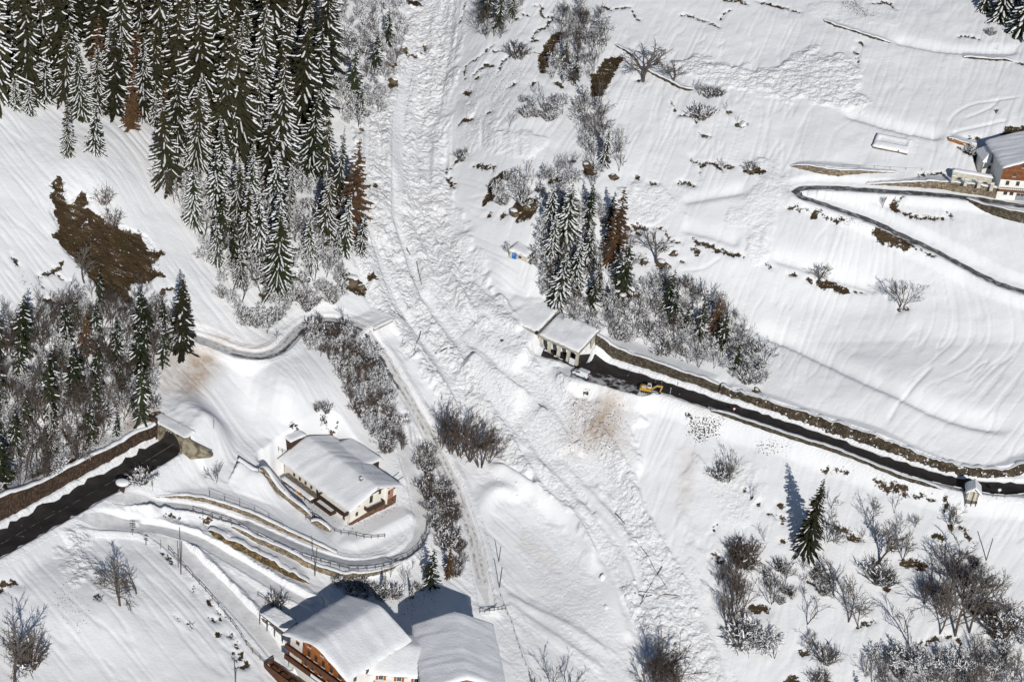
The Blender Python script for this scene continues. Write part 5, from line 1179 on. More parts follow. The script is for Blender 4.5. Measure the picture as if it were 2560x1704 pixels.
MB().prism([(0, 2.0), (1.3, 2.0), (1.1, 2.9), (0, 2.9)], .17, .2).build('side_window', 'glass', cb); MB().prism([(0, 2.0), (1.3, 2.0), (1.1, 2.9), (0, 2.9)], 1.25, 1.28).build('side_window', 'glass', cb)
MB().add([(1.43, .3, 1.8), (1.43, 1.15, 1.8), (1.47, 1.15, 2.3), (1.2, 1.15, 2.93), (1.2, .3, 2.93), (1.47, .3, 2.3)], [(0, 1, 2, 5), (5, 2, 3, 4)]).build('windscreen', 'glass', cb)
MB().box(-2.1, -.4, -1.1, .0, 2.1, 2.25).build('snow_load', 'snow', r, bevel=.05)
MB().prism([(.9, 1.3), (1.3, 1.2), (3.0, 2.85), (5.0, 3.1), (5.1, 3.4), (2.9, 3.35)], -.35, .05).build('boom', 'yellow', r, bevel=.03)
MB().prism([(5.3, 3.65), (4.75, 3.3), (4.35, 1.0), (4.65, .9), (5.1, 2.6)], -.32, .02).build('stick', 'yellow', r, bevel=.03)
MB().tube((1.7, -.55, 1.4), (3.1, -.5, 2.7), .09, .06, 8).build('hydraulic_ram', 'metal', r); MB().tube((3.1, -.15, 3.45), (4.95, -.15, 3.6), .08, .06, 8).build('hydraulic_ram', 'metal', r)
MB().prism([(4.3, 1.1), (4.75, .95), (4.95, .2), (4.6, -.15), (4.1, -.1), (3.8, .3), (4.15, .35)], -.75, .45).build('bucket', 'dark', r)

# ------------------------------------------------------------------ trees: meshes shared between alike trees (unit height 1 = 10 m scale kept in metres)
def spruce_mesh(seed, Hh, R, snow=.8, drop=.5, mneedle='needle', ragged=.25, gap=.0, power=.8, fine=1.0):
    rg = np.random.default_rng(seed); V = []; F = []; SV = []; SF = []
    whorls = int(Hh * 1.15 * fine); z = Hh * .05
    for k in range(whorls):
        f = k / (whorls - 1); z = Hh * (.05 + .94 * f ** .92); n = 5 + int(rg.integers(2, 5)) if f < .85 else 5
        Rz = R * (1 - f) ** power + .25
        a0 = rg.random() * 6.28
        for b in range(n):
            if rg.random() < gap: continue
            az = a0 + 6.2832 * b / n + rg.normal(0, .22); L = Rz * (1 + rg.normal(0, ragged * .6)); L = max(.3, L)
            ca, sa = math.cos(az), math.sin(az); dr = drop * (1 - .75 * f) * (.8 + .4 * rg.random()); wd = min(.8, .19 * L + .14) / fine ** .8 * (.8 + .5 * rg.random())
            st = 5; b0 = len(V); zz = z + rg.normal(0, .12); cen = []
            for i in range(st):
                t = i / (st - 1); r = L * (.05 + .95 * t); h = zz - dr * L * (t ** 1.15) + .16 * L * max(0, t - .55)
                w = wd * (.35 + 1.1 * t) * (1 - t ** 3 * .85) * (1.0 if i % 2 else .72)
                sag = w * .55
                jl, jr = rg.normal(0, .06, 2)
                V += [(ca * r - sa * (w + jl), sa * r + ca * (w + jl), h - sag + jl), (ca * r, sa * r, h), (ca * r + sa * (w + jr), sa * r - ca * (w + jr), h - sag + jr)]
                cen.append((r, h, w))
                if i: q = b0 + 3 * i; F += [(q - 3, q - 2, q + 1, q), (q - 2, q - 1, q + 2, q + 1)]
            # hanging twigs give ragged sides
            for i in (1, 2, 3):
                for s in (-1, 1):
                    r, h, w = cen[i]; q = len(V); e = w * (1.35 + .5 * rg.random()); ff = r + L * .14
                    V += [(ca * r - s * sa * w * .5, sa * r + s * ca * w * .5, h - w * .2), (ca * (r + L * .1) - s * sa * w * .4, sa * (r + L * .1) + s * ca * w * .4, h - w * .2), (ca * ff - s * sa * e, sa * ff + s * ca * e, h - w * .95 - .15)]
                    F.append((q, q + 1, q + 2))
            if rg.random() < snow * (1.1 - .45 * f) * (.55 + .9 * vnoise(np.array([az * .8 + seed]), np.array([z * .22]), 9)[0]):
                i0 = int(rg.integers(0, 3)); i1 = 4; q0 = len(SV); tw = (.30 + .26 * rg.random()) * (1.25 if snow > .9 else 1); cut = rg.random() < .15
                for j, i in enumerate(range(i0, i1 + 1)):
                    r, h, w = cen[i]; ws = max(.11, min(.34, w * tw * (.6 if i in (i0, i1) else 1))); th = .10 + .10 * rg.random() + .05 * w
                    SV += [(ca * r - sa * ws, sa * r + ca * ws, h - ws * .42 + .03), (ca * r, sa * r, h + th), (ca * r + sa * ws, sa * r - ca * ws, h - ws * .42 + .03)]
                    if j and not (cut and j == 2): q = q0 + 3 * j; SF += [(q - 3, q - 2, q + 1, q), (q - 2, q - 1, q + 2, q + 1)]
    t = MB().tube((0, 0, -1.2), (0, 0, Hh * .97), .012 * Hh + .06, .03, 6)
    return raw_mesh('trunk', t.v, t.f, 'bark'), raw_mesh('crown', V, F, mneedle), (raw_mesh('snow_load', SV, SF, 'tree_snow') if SV else None)

def bare_mesh(seed, Hh, spread=.55, stems=1, dens=1.0, mtw='twig', mtr='bark', snow=0., upright=.6, trunk=.12):
    rg = np.random.default_rng(seed); T = MB(); B = MB(); SN = MB()
    def seg(mb, a, b, ra, rb, n=3): mb.tube(a, b, ra, rb, n, 0, False)
    def grow(p, d, L, r, lev):
        mb = T if lev == 0 else B; n = 3 if lev < 2 else 2; cur = np.array(p, float); dd = unit(d); pts = [cur]
        for i in range(n):
            dd = unit(dd + rg.normal(0, .13 + .05 * lev, 3) + np.array([0, 0, .06 * upright])); nx_ = cur + dd * L / n
            r1 = r * (1 - .35 * (i + 1) / n); seg(mb, cur, nx_, r * (1 - .35 * i / n), r1, 5 if lev == 0 else 3)
            if snow and lev > 0 and rg.random() < snow * (1.15 if lev < 3 else .55):
                w = r * 1.2 + .045 + .05 * rg.random(); u_ = np.array([0, 0, r * .9 + .02]); hh = np.array([0, 0, w * 1.1]); sd = np.cross(dd, (0, 0, 1)); ns = np.linalg.norm(sd)
                if ns > .15:
                    sd = sd / ns * w; SN.add([cur + u_ - sd, cur + u_ + hh, cur + u_ + sd, nx_ + u_ - sd * .7, nx_ + u_ + hh * .7, nx_ + u_ + sd * .7], [(0, 1, 4, 3), (1, 2, 5, 4)])
            cur = nx_; pts.append(cur)
        if lev >= 3: return
        kids = int((5, 5, 4)[lev] * dens + rg.random())
        for k in range(kids):
            t = (.35 + .65 * (k + rg.random() * .6) / kids) if lev else (.28 + .72 * (k + .5) / kids); t = min(t, .999)
            i = int(t * n); q = pts[i] + (pts[i + 1] - pts[i]) * (t * n - i)
            az = rg.random() * 6.283; tilt = spread * (1.15 - .35 * t) * (1 + rg.normal(0, .2))
            x = unit(np.cross(dd, (0.3, .5, .8))); y = np.cross(dd, x)
            nd = dd * math.cos(tilt) + (x * math.cos(az) + y * math.sin(az)) * math.sin(tilt)
            grow(q, nd, L * (.62, .55, .5)[lev] * (1.15 - .4 * t + rg.normal(0, .1)), max(.027, r * .5), lev + 1)
        if lev < 2: grow(cur, dd + rg.normal(0, .12, 3), L * .55, max(.028, r * .55), lev + 1)
    for s in range(stems):
        a = 6.283 * s / max(1, stems) + rg.random(); o = np.array([math.cos(a), math.sin(a), 0]) * (.15 if stems > 1 else 0) * Hh * .15
        d = np.array([math.cos(a) * (.38 * spread * (stems > 1)), math.sin(a) * (.38 * spread * (stems > 1)), 1.0]) + rg.normal(0, .07, 3)
        grow(o + np.array([0, 0, -.25]), d, Hh * (.50 if stems == 1 else .52) * (1 + rg.normal(0, .1)), trunk * Hh / 8 / (1 if stems == 1 else 1.5), 0)
    return raw_mesh('trunk', T.v, T.f, mtr), raw_mesh('branches', B.v, B.f, mtw), (raw_mesh('snow_load', SN.v, SN.f, 'tree_snow') if SN.v else None)

def shrub_mesh(seed, Hh, R, snow=.5, mtw='twig', n=46, arch=.5):
    """many arching stems from one foot, snow lying on them"""
    rg = np.random.default_rng(seed); B = MB(); SN = MB()
    for k in range(n):
        a = rg.random() * 6.283; rr = R * math.sqrt(rg.random()); p = np.array([math.cos(a) * rr * .45, math.sin(a) * rr * .45, -.3]); tip = np.array([math.cos(a + rg.normal(0, .5)) * rr, math.sin(a + rg.normal(0, .5)) * rr, Hh * (.45 + .55 * rg.random()) * (1 - .4 * (rr / R) ** 2)])
        m = (p + tip) / 2 + np.array([0, 0, Hh * .22 * arch]); pts = [p, p * .25 + m * .75, m * .4 + tip * .6, tip]
        r = .055
        for i in range(3):
            B.tube(pts[i], pts[i + 1], r * (1 - .28 * i), r * (.72 - .28 * i) + .006, 3, 0, False); d = pts[i + 1] - pts[i]
            for s in range(3):
                t = rg.random(); q = pts[i] + d * t; e = unit(d) * .6 + rg.normal(0, .55, 3) + np.array([0, 0, .15]); B.tube(q, q + e * Hh * .19, .032, .016, 3, 0, False)
                if rg.random() < snow * .5:
                    w = .06 + .06 * rg.random(); sd = np.array([-e[1], e[0], 0]); sd = sd / (np.linalg.norm(sd) + .01) * w; e2 = q + e * Hh * .14; u_ = np.array([0, 0, .03]); SN.add([q + u_ - sd, q + u_ * 4, q + u_ + sd, e2 + u_ - sd * .6, e2 + u_ * 3, e2 + u_ + sd * .6], [(0, 1, 4, 3), (1, 2, 5, 4)])
            if i and rg.random() < snow:
                w = .10 + .16 * rg.random(); sd = np.array([-d[1], d[0], 0]); sd = sd / (np.linalg.norm(sd) + .01) * w; u_ = np.array([0, 0, .05]); hh = np.array([0, 0, .12 + .08 * rg.random()])
                a_, b_ = pts[i], pts[i] + d * (.6 + .4 * rg.random()); SN.add([a_ + u_ - sd, a_ + u_ + hh, a_ + u_ + sd, b_ + u_ - sd, b_ + u_ + hh, b_ + u_ + sd], [(0, 1, 4, 3), (1, 2, 5, 4), (0, 2, 1), (3, 4, 5)])
    return None, raw_mesh('branches', B.v, B.f, mtw), (raw_mesh('snow_load', SN.v, SN.f, 'tree_snow') if SN.v else None)

KINDS_ = {
 'spruce': [spruce_mesh(100 + i, 32, (5.6, 6.0, 5.0, 5.6, 4.6, 6.4, 4.9, 5.3)[i], (.74, .62, .8, .45, .76, .66, .55, .85)[i], (.62, .72, .55, .6, .66, .5, .75, .68)[i], ('needle', 'needle', 'needle_dark', 'needle', 'needle', 'needle_dark', 'needle', 'needle')[i], (.3, .42, .3, .5, .35, .4, .55, .3)[i], (0, .05, 0, .1, .03, .04, .12, 0)[i], (.8, .7, .85, .9, .75, .95, .8, .7)[i], (1, 1.15, 1.1, .95, 1.2, 1.1, 1, 1.25)[i]) for i in range(8)],
 'snowspruce': [spruce_mesh(120 + i, 20, 3.7, .95, .75, 'needle_dark') for i in range(3)],
 'greenspruce': [spruce_mesh(140 + i, 32, (5.2, 4.6)[i], .34, .55, 'needle', .3) for i in range(2)],
 'darkspruce': [spruce_mesh(150 + i, 20, (3.2, 2.7)[i], .3, .6, 'needle_dark', .7, .22) for i in range(2)],
 'larch': [spruce_mesh(160 + i, 20, 2.9, .14, .35, 'needle_brown', .4, .15) for i in range(2)],
 'lone': [spruce_mesh(170, 24, 4.3, .3, .62, 'needle', .3, 0, .72, 1.7)],
 'bare': [bare_mesh(200 + i, 9, .66, 1, 1.25, 'twig_pale') for i in range(4)],
 'round': [bare_mesh(220 + i, 8, .8, 1, 1.3, 'twig_pale', 'bark', upright=.3, trunk=.2) for i in range(3)],
 'multi': [bare_mesh(240 + i, 8, .55, 3, .85) for i in range(4)],
 'slim': [bare_mesh(260 + i, 11, .42, 1, .85, upright=1., trunk=.09) for i in range(4)],
 'brown': [bare_mesh(280 + i, 9, .5, 4, .95, 'twig_red', 'bark') for i in range(3)],
 'snowbare': [bare_mesh(300 + i, 7, .8, 3, 1.0, snow=.42, upright=.1) for i in range(4)],
 'snowslim': [bare_mesh(310 + i, 9, .5, 2, .9, snow=.3) for i in range(3)],
 'shrub': [shrub_mesh(320 + i, 3.0, 2.2, .25, 'twig') for i in range(4)],
 'brownshrub': [shrub_mesh(330 + i, 3.2, 2.2, .12, 'twig_red', 60) for i in range(3)],
 'snowshrub': [shrub_mesh(340 + i, 3.0, 2.4, .55, 'twig', 64) for i in range(4)],
}
BASEH = dict(spruce=32, snowspruce=20, greenspruce=32, darkspruce=20, larch=20, lone=24, bare=9, round=8, multi=8, slim=11, brown=9, snowbare=7, snowslim=9, shrub=3, brownshrub=3.2, snowshrub=3)
CATN = {k: ('spruce_tree', 'spruce') for k in ('spruce', 'snowspruce', 'greenspruce', 'darkspruce', 'lone')}
CATN.update(larch=('larch_tree', 'larch'), **{k: ('bare_tree', 'bare tree') for k in ('bare', 'round', 'multi')}, brown=('thicket', 'thicket'), **{k: ('sapling', 'sapling') for k in ('slim', 'snowslim')}, snowbare=('snowy_bush', 'bush'), **{k: ('shrub', 'shrub') for k in ('shrub', 'brownshrub', 'snowshrub')})
LOOK = dict(spruce='snow streaked spruce', snowspruce='snow laden spruce', greenspruce='olive green spruce', darkspruce='dark ragged spruce', larch='rust brown larch', lone='dark green double tipped spruce', bare='single trunked bare tree', round='round crowned bare tree', multi='many stemmed bare tree', slim='slim bare sapling', brown='reddish bare thicket', snowbare='snow bent bush', snowslim='snow dusted sapling', shrub='grey leafless shrub', brownshrub='reddish leafless shrub', snowshrub='snow buried shrub')
PLANTS = []; USED = set()
def plant(kind, p, hpx=None, hm=None, where='', label=None, wide=1.0):
    P = hit(p); H0 = BASEH[kind]
    h = hm if hm else max(1.0, hpx / vpx(P)); PLANTS.append(dict(kind=kind, p=p, P=P, h=h, where=where, label=label, wide=wide * (1 if hm or True else 1)))
ORD = ['first', 'second', 'third', 'fourth', 'fifth', 'sixth', 'seventh', 'eighth', 'ninth', 'tenth', 'eleventh', 'twelfth', 'thirteenth', 'fourteenth', 'fifteenth', 'sixteenth', 'seventeenth', 'eighteenth', 'nineteenth', 'twentieth']
def plant_all():
    grp = {}
    for q in PLANTS: grp.setdefault((q['kind'], q['where']), []).append(q)
    for (kind, where), L in grp.items():
        free = [q for q in L if not q['label']]
        n = len(free)
        if n == 1: free[0]['label'] = LOOK[kind] + ' ' + where
        elif n == 2:
            for nm, q in zip(('left of two', 'right of two'), sorted(free, key=lambda q: q['p'][0])): q['label'] = nm + ', ' + LOOK[kind] + ' ' + where
        elif n <= 7:
            for i, q in enumerate(sorted(free, key=lambda q: q['p'][0])):
                q['label'] = LOOK[kind] + ', ' + ('leftmost' if i == 0 else 'rightmost' if i == n - 1 else ORD[i] + ' from left') + ' ' + where
        else:
            nr = max(2, round(math.sqrt(n * .6))); srt = sorted(free, key=lambda q: -q['p'][1]); per = math.ceil(n / nr)
            for j in range(0, n, per):
                row = sorted(srt[j:j + per], key=lambda q: q['p'][0]); rw = 'lowest row' if j == 0 else ('top row' if j + per >= n else ORD[j // per] + ' row up')
                for i, q in enumerate(row):
                    q['label'] = LOOK[kind] + ', ' + ('leftmost' if i == 0 else 'rightmost' if i == len(row) - 1 else ORD[i] + ' from left') + ', ' + rw + ', ' + where
    for i, q in enumerate(PLANTS):
        kind = q['kind']; ms = KINDS_[kind]; tr, cr, sn = ms[int(RNG.integers(len(ms)))]; nm, cat = CATN[kind]
        s = q['h'] / BASEH[kind]; sw = s * q['wide'] * (.82 + .36 * RNG.random())
        grpn = LOOK[kind] + ' ' + q['where'] if len(grp[(kind, q['where'])]) > 1 else None
        o = thing(nm, q['label'], cat, q['P'] - np.array([0, 0, .15]), RNG.random() * 6.283, grpn)
        o.scale = (sw, sw, s)
        o.rotation_euler = (RNG.normal(0, .035), RNG.normal(0, .035), RNG.random() * 6.283)
        if tr: link('trunk', tr, o)
        link('crown' if 'spruce' in nm or 'larch' in nm else 'branches', cr, o)
        if sn: link('snow_load', sn, o)['kind'] = 'stuff'
def inpoly(p, poly):
    c = False; x, y = p
    for (x0, y0), (x1, y1) in zip(poly, poly[1:] + poly[:1]):
        if ((y0 > y) != (y1 > y)) and x < (x1 - x0) * (y - y0) / (y1 - y0 + 1e-9) + x0: c = not c
    return c
def scatter(poly, mix, n, sep, where, hr, seed, avoid=None):
    """mix: {kind: weight}; sep: spacing in survey units (x, y); hr: {kind: (lo, hi)} metres"""
    rg = np.random.default_rng(seed); xs = [a for a, b in poly]; ys = [b for a, b in poly]; pts = []; tries = 0
    ks = list(mix); wt = np.array([mix[k] for k in ks], float); wt /= wt.sum()
    old = [q['p'] for q in PLANTS if min(xs) - 80 < q['p'][0] < max(xs) + 80] if avoid is None else []
    while len(pts) < n and tries < n * 60:
        tries += 1; p = (rg.uniform(min(xs), max(xs)), rg.uniform(min(ys), max(ys)))
        if not inpoly(p, poly): continue
        if any(((p[0] - q[0]) / sep[0]) ** 2 + ((p[1] - q[1]) / sep[1]) ** 2 < 1 for q in pts): continue
        if any(((p[0] - q[0]) / sep[0]) ** 2 + ((p[1] - q[1]) / sep[1]) ** 2 < .5 for q in old): continue
        pts.append(p); k = ks[int(rg.choice(len(ks), p=wt))]; lo, hi = hr[k]
        plant(k, p, hm=lo + (hi - lo) * rg.random(), where=where)

# single trees seen one by one: sheet, foot x, y, top y, kind, place, label, width
for k, x, y, t, kind, where, lab, wd_ in [
 ('c1', 1150, 1270, 690, 'spruce', 'on the lower forest edge', None, 1.0), ('c1', 1520, 1335, 830, 'spruce', 'on the lower forest edge', None, 1.05), ('c1', 1905, 1170, 430, 'spruce', 'in the left forest middle', 'broadest snow streaked spruce in the middle of the left forest', 1.25),
 ('c1', 2120, 1180, 640, 'spruce', 'on the lower forest edge', None, 1.0), ('c1', 465, 1060, 690, 'spruce', 'above the brown slide scar', None, 1.0), ('c1', 650, 1030, 750, 'snowspruce', 'above the brown slide scar', None, 1.2), ('c1', 560, 800, 330, 'spruce', 'above the brown slide scar', None, 1.0), ('c1', 660, 760, 350, 'spruce', 'above the brown slide scar', None, 1.0),
 ('c1', 830, 690, 250, 'spruce', 'near the forest clearing', None, 1.0), ('c1', 740, 680, 180, 'spruce', 'near the forest clearing', None, .9), ('c1', 970, 800, 300, 'spruce', 'near the forest clearing', None, 1.0), ('c1', 1060, 850, 640, 'snowspruce', 'near the forest clearing', None, 1.2), ('c1', 1230, 930, 520, 'spruce', 'in the left forest middle', None, 1.1), ('c1', 1400, 1010, 640, 'spruce', 'in the left forest middle', None, 1.0), ('c1', 1580, 960, 400, 'spruce', 'in the left forest middle', None, 1.1),
 ('c1', 110, 740, 510, 'snowspruce', 'above the brown slide scar', None, 1.0), ('c1', 200, 770, 560, 'snowspruce', 'above the brown slide scar', None, 1.0), ('c1', 430, 690, 200, 'spruce', 'above the brown slide scar', None, 1.0), ('c1', 310, 690, 400, 'snowspruce', 'above the brown slide scar', None, 1.0),
 ('c1', 2180, 690, 330, 'spruce', 'on the right forest edge', None, .9), ('c1', 2050, 760, 480, 'spruce', 'on the right forest edge', None, 1.0), ('c1', 1820, 660, 380, 'snowspruce', 'in the left forest middle', None, 1.2), ('c1', 2110, 400, 0, 'greenspruce', 'on the right forest edge', None, 1.0), ('c1', 2040, 200, -230, 'greenspruce', 'on the right forest edge', None, 1.1),
 ('c1', 1420, 640, 380, 'greenspruce', 'in the left forest middle', None, .9), ('c1', 1560, 640, 130, 'greenspruce', 'in the left forest middle', None, .9), ('c1', 1700, 520, 60, 'spruce', 'in the left forest middle', None, 1.0), ('c1', 1270, 420, -80, 'spruce', 'in the left forest middle', None, 1.0), ('c1', 1100, 400, -100, 'spruce', 'near the forest clearing', None, 1.0),
 ('c4', 1790, 240, -200, 'snowspruce', 'in the bare undergrowth', None, 1.0), ('c4', 2125, 270, -50, 'snowspruce', 'in the bare undergrowth', None, .8), ('c4', 1490, 270, -60, 'snowspruce', 'in the bare undergrowth', None, .8), ('c4', 1600, 270, -20, 'darkspruce', 'in the bare undergrowth', None, .9), ('c4', 2310, 220, 40, 'snowspruce', 'in the bare undergrowth', None, .9),
 ('c1', 1960, 1560, 1210, 'spruce', 'on the lower forest edge', None, .7), ('c1', 2310, 1400, 900, 'spruce', 'on the right forest edge', None, .8), ('c5', 80, 20, -560, 'larch', 'on the right forest edge', 'rust brown larch at the right edge of the left forest', 1.0), ('c5', 20, 180, -200, 'snowspruce', 'on the right forest edge', None, 1.0), ('c5', 140, 190, -60, 'snowspruce', 'on the right forest edge', None, .9),
 ('c4', 1243, 865, 345, 'greenspruce', '', 'tall isolated spruce left of the wavy upper lane', 1.05), ('c4', 985, 760, 430, 'darkspruce', 'above the main road', None, 1.0), ('c4', 1125, 760, 500, 'darkspruce', 'above the main road', None, .8), ('c4', 590, 880, 600, 'larch', 'above the main road', None, 1.0), ('c4', 665, 1120, 800, 'darkspruce', 'above the main road', None, 1.0), ('c4', 960, 1360, 900, 'darkspruce', 'above the main road', None, .8), ('c4', 345, 1540, 1200, 'spruce', 'above the main road', None, 1.0), ('c4', 180, 1400, 1140, 'darkspruce', 'above the main road', None, 1.0), ('c4', 430, 980, 850, 'darkspruce', 'above the main road', None, 1.0), ('c4', 560, 960, 830, 'darkspruce', 'above the main road', None, 1.0), ('c4', 620, 1500, 1220, 'darkspruce', 'above the main road', None, 1.0), ('c4', 820, 1130, 950, 'darkspruce', 'above the main road', None, 1.0), ('c4', 1000, 1200, 960, 'darkspruce', 'above the main road', None, .9), ('c4', 800, 1450, 1280, 'darkspruce', 'above the main road', None, .9),
 ('c2', 1810, 1130, 860, 'snowspruce', '', 'small snow laden spruce beside the grey bushes at upper centre', .8), ('c2', 1880, 1700, 1300, 'larch', 'above the gallery', None, 1.3), ('c5', 1540, 150, -260, 'snowspruce', 'above the gallery', None, 1.2), ('c5', 1690, 290, 0, 'snowspruce', 'above the gallery', None, 1.0), ('c5', 1840, 260, -30, 'larch', 'above the gallery', None, 1.0), ('c5', 1930, 470, 90, 'darkspruce', 'above the gallery', None, .9), ('c5', 1760, 490, 200, 'spruce', 'above the gallery', None, .9), ('c5', 1850, 570, 410, 'snowspruce', 'above the gallery', None, 1.0), ('c5', 1490, 540, 200, 'snowspruce', 'above the gallery', None, 1.1), ('c5', 1600, 420, 100, 'snowspruce', 'above the gallery', None, 1.0), ('c5', 1440, 250, -60, 'snowspruce', 'above the gallery', None, 1.0), ('c2', 1440, 1560, 1250, 'snowspruce', 'above the gallery', None, 1.0), ('c2', 1700, 1560, 1300, 'darkspruce', 'above the gallery', None, 1.0),
 ('c6', 130, 780, 480, 'darkspruce', 'in the right roadside wood', None, .9), ('c6', 235, 740, 460, 'larch', 'in the right roadside wood', None, 1.1), ('c6', 375, 1010, 790, 'darkspruce', 'in the right roadside wood', None, .9), ('c6', 30, 720, 540, 'darkspruce', 'in the right roadside wood', None, 1.0),
 ('c8', 620, 925, 625, 'darkspruce', '', 'dark spruce between the driveway loop and the snowy lane', 1.0), ('c8', 740, 850, 610, 'larch', '', 'brown larch between the driveway loop and the snowy lane', .9), ('c8', 300, 960, 800, 'snowspruce', '', 'small spruce below the driveway loop wall', .9), ('c8', 490, 990, 860, 'snowspruce', '', 'tiny spruce in the snow behind the barn', .7),
 ('c9', 862, 668, 145, 'lone', '', 'tall dark spruce standing alone below the right road', 1.0),
 ('c3', 2330, 215, -160, 'snowspruce', 'in the top right corner', None, 1.3), ('c3', 2190, 130, -200, 'snowspruce', 'in the top right corner', None, 1.3), ('c3', 2080, 70, -200, 'snowspruce', 'in the top right corner', None, 1.1), ('c3', 2420, 180, -200, 'snowspruce', 'in the top right corner', None, 1.3), ('c3', 2270, 60, -260, 'snowspruce', 'in the top right corner', None, 1.3),
 ('c2', 1080, 180, -60, 'darkspruce', 'at the top slide edge', None, 1.0), ('c2', 1000, 120, -120, 'darkspruce', 'at the top slide edge', None, .9), ('c2', 1180, 100, -80, 'snowspruce', 'at the top slide edge', None, 1.0), ('c2', 330, 300, 60, 'darkspruce', 'left of the upper slide', None, .9), ('c2', 240, 480, 230, 'darkspruce', 'left of the upper slide', None, .9), ('c2', 140, 780, 600, 'darkspruce', 'left of the upper slide', None, 1.0), ('c2', 1540, 420, 280, 'darkspruce', 'among the upper grey trees', None, 1.0), ('c2', 1600, 560, 360, 'darkspruce', 'among the upper grey trees', None, 1.0),
 # bare ones
 ('c2', 2075, 560, 300, 'round', '', 'left of two round bare trees on the terrace wall', 1.5), ('c2', 2280, 565, 385, 'round', '', 'right of two round bare trees on the terrace wall', 1.5), ('c6', 953, 400, 240, 'round', '', 'pale bare tree above the brown streak in the right field', 1.3), ('c6', 1512, 570, 340, 'brown', '', 'forked brown tree alone in the right field', 1.1), ('c5', 2162, 265, 15, 'round', '', 'bare tree on the rocky rim right of the gallery wood', 1.25),
 ('c7', 820, 1045, 740, 'bare', '', 'left of two touching bare trees in the lower left field', 1.55), ('c7', 932, 965, 690, 'bare', '', 'right of two touching bare trees in the lower left field', 1.55), ('c7', 95, 1570, 1120, 'bare', '', 'bare tree at the lower left corner', 1.2), ('c7', 190, 1440, 1240, 'brownshrub', '', 'dark thicket beside the bare tree at lower left corner', 1.1), ('c7', 1480, 205, 60, 'multi', '', 'small bare tree left of the farmhouse garden', 1.3), ('c7', 1043, 262, 150, 'slim', '', 'thin young tree by the main road', .8), ('c7', 675, 1010, 970, 'shrub', '', 'dark stump with twigs left of the twin bare trees', .9), ('c7', 1895, 1045, 950, 'shrub', '', 'twiggy bush beside the carport', 1.0), ('c7', 1780, 700, 620, 'slim', '', 'thin sapling below the driveway loop wall', .8),
 ('c9', 1000, 600, 390, 'multi', 'in the lower right orchard', None, 1), ('c9', 1058, 618, 430, 'multi', 'in the lower right orchard', None, 1), ('c9', 1360, 735, 370, 'bare', 'in the lower right orchard', None, 1.1), ('c9', 1525, 738, 440, 'bare', 'in the lower right orchard', None, 1), ('c9', 1850, 515, 320, 'multi', '', 'bushy bare tree below the wayside shrine', 1.2), ('c9', 1845, 822, 540, 'multi', 'in the lower right orchard', None, 1.3), ('c9', 1052, 985, 680, 'slim', 'in the lower right orchard', None, 1.1), ('c9', 720, 892, 740, 'bare', 'in the lower right orchard', None, 1), ('c9', 1148, 1158, 840, 'bare', 'in the lower right orchard', None, 1.2), ('c9', 1217, 1190, 950, 'bare', 'in the lower right orchard', None, 1.1), ('c9', 868, 1170, 890, 'slim', 'in the lower right orchard', None, 1), ('c9', 876, 1352, 1190, 'multi', 'in the lower right orchard', None, 1.1), ('c9', 1560, 1308, 880, 'slim', 'in the lower right orchard', None, 1), ('c9', 1772, 1238, 890, 'bare', 'in the lower right orchard', None, 1), ('c9', 1880, 1248, 780, 'bare', 'in the lower right orchard', None, 1.25), ('c9', 1975, 1228, 750, 'bare', 'in the lower right orchard', None, 1.2), ('c9', 2140, 985, 800, 'slim', 'in the lower right orchard', None, 1), ('c9', 1930, 1000, 700, 'brown', 'in the lower right orchard', None, 1.4), ('c9', 1800, 1120, 850, 'brown', 'in the lower right orchard', None, 1.3),
 ('c9', 355, 1130, 780, 'brown', 'on the orchard left edge', None, 1.2), ('c9', 420, 1080, 800, 'slim', 'on the orchard left edge', None, 1.1), ('c9', 440, 750, 600, 'brownshrub', 'on the orchard left edge', None, 1.0), ('c9', 380, 700, 590, 'brownshrub', 'on the orchard left edge', None, 1.0), ('c9', 625, 1030, 830, 'multi', 'on the orchard left edge', None, 1.2), ('c9', 1360, 865, 740, 'shrub', 'in the lower right orchard', None, 1.2), ('c9', 1420, 890, 800, 'shrub', 'in the lower right orchard', None, 1),
 ('c9', 480, 1320, 1150, 'snowbare', 'on the orchard left edge', None, 1.2), ('c9', 560, 1340, 1160, 'snowbare', 'on the orchard left edge', None, 1.3), ('c9', 640, 1400, 1190, 'snowbare', 'on the orchard left edge', None, 1.3), ('c9', 420, 1290, 1150, 'snowshrub', 'on the orchard left edge', None, 1.2), ('c9', 540, 1200, 1090, 'slim', 'on the orchard left edge', None, 1), ('c9', 2230, 1290, 1060, 'snowbare', 'at the right edge below the orchard', None, 1.3), ('c9', 2320, 1300, 1110, 'snowbare', 'at the right edge below the orchard', None, 1.3), ('c9', 2180, 1220, 1030, 'brownshrub', 'at the right edge below the orchard', None, 1.2), ('c9', 330, 200, -20, 'multi', '', 'bush of bare stems left of the lone dark spruce', 1.2), ('c9', 280, 170, 80, 'snowshrub', '', 'snowy bush beneath bare stems left of the lone spruce', 1.2), ('c9', 485, 318, 190, 'slim', '', 'thin leaning sapling left of the spruce shadow', .9), ('c9', 580, 612, 470, 'slim', '', 'thin bare sapling below the spruce shadow', 1),
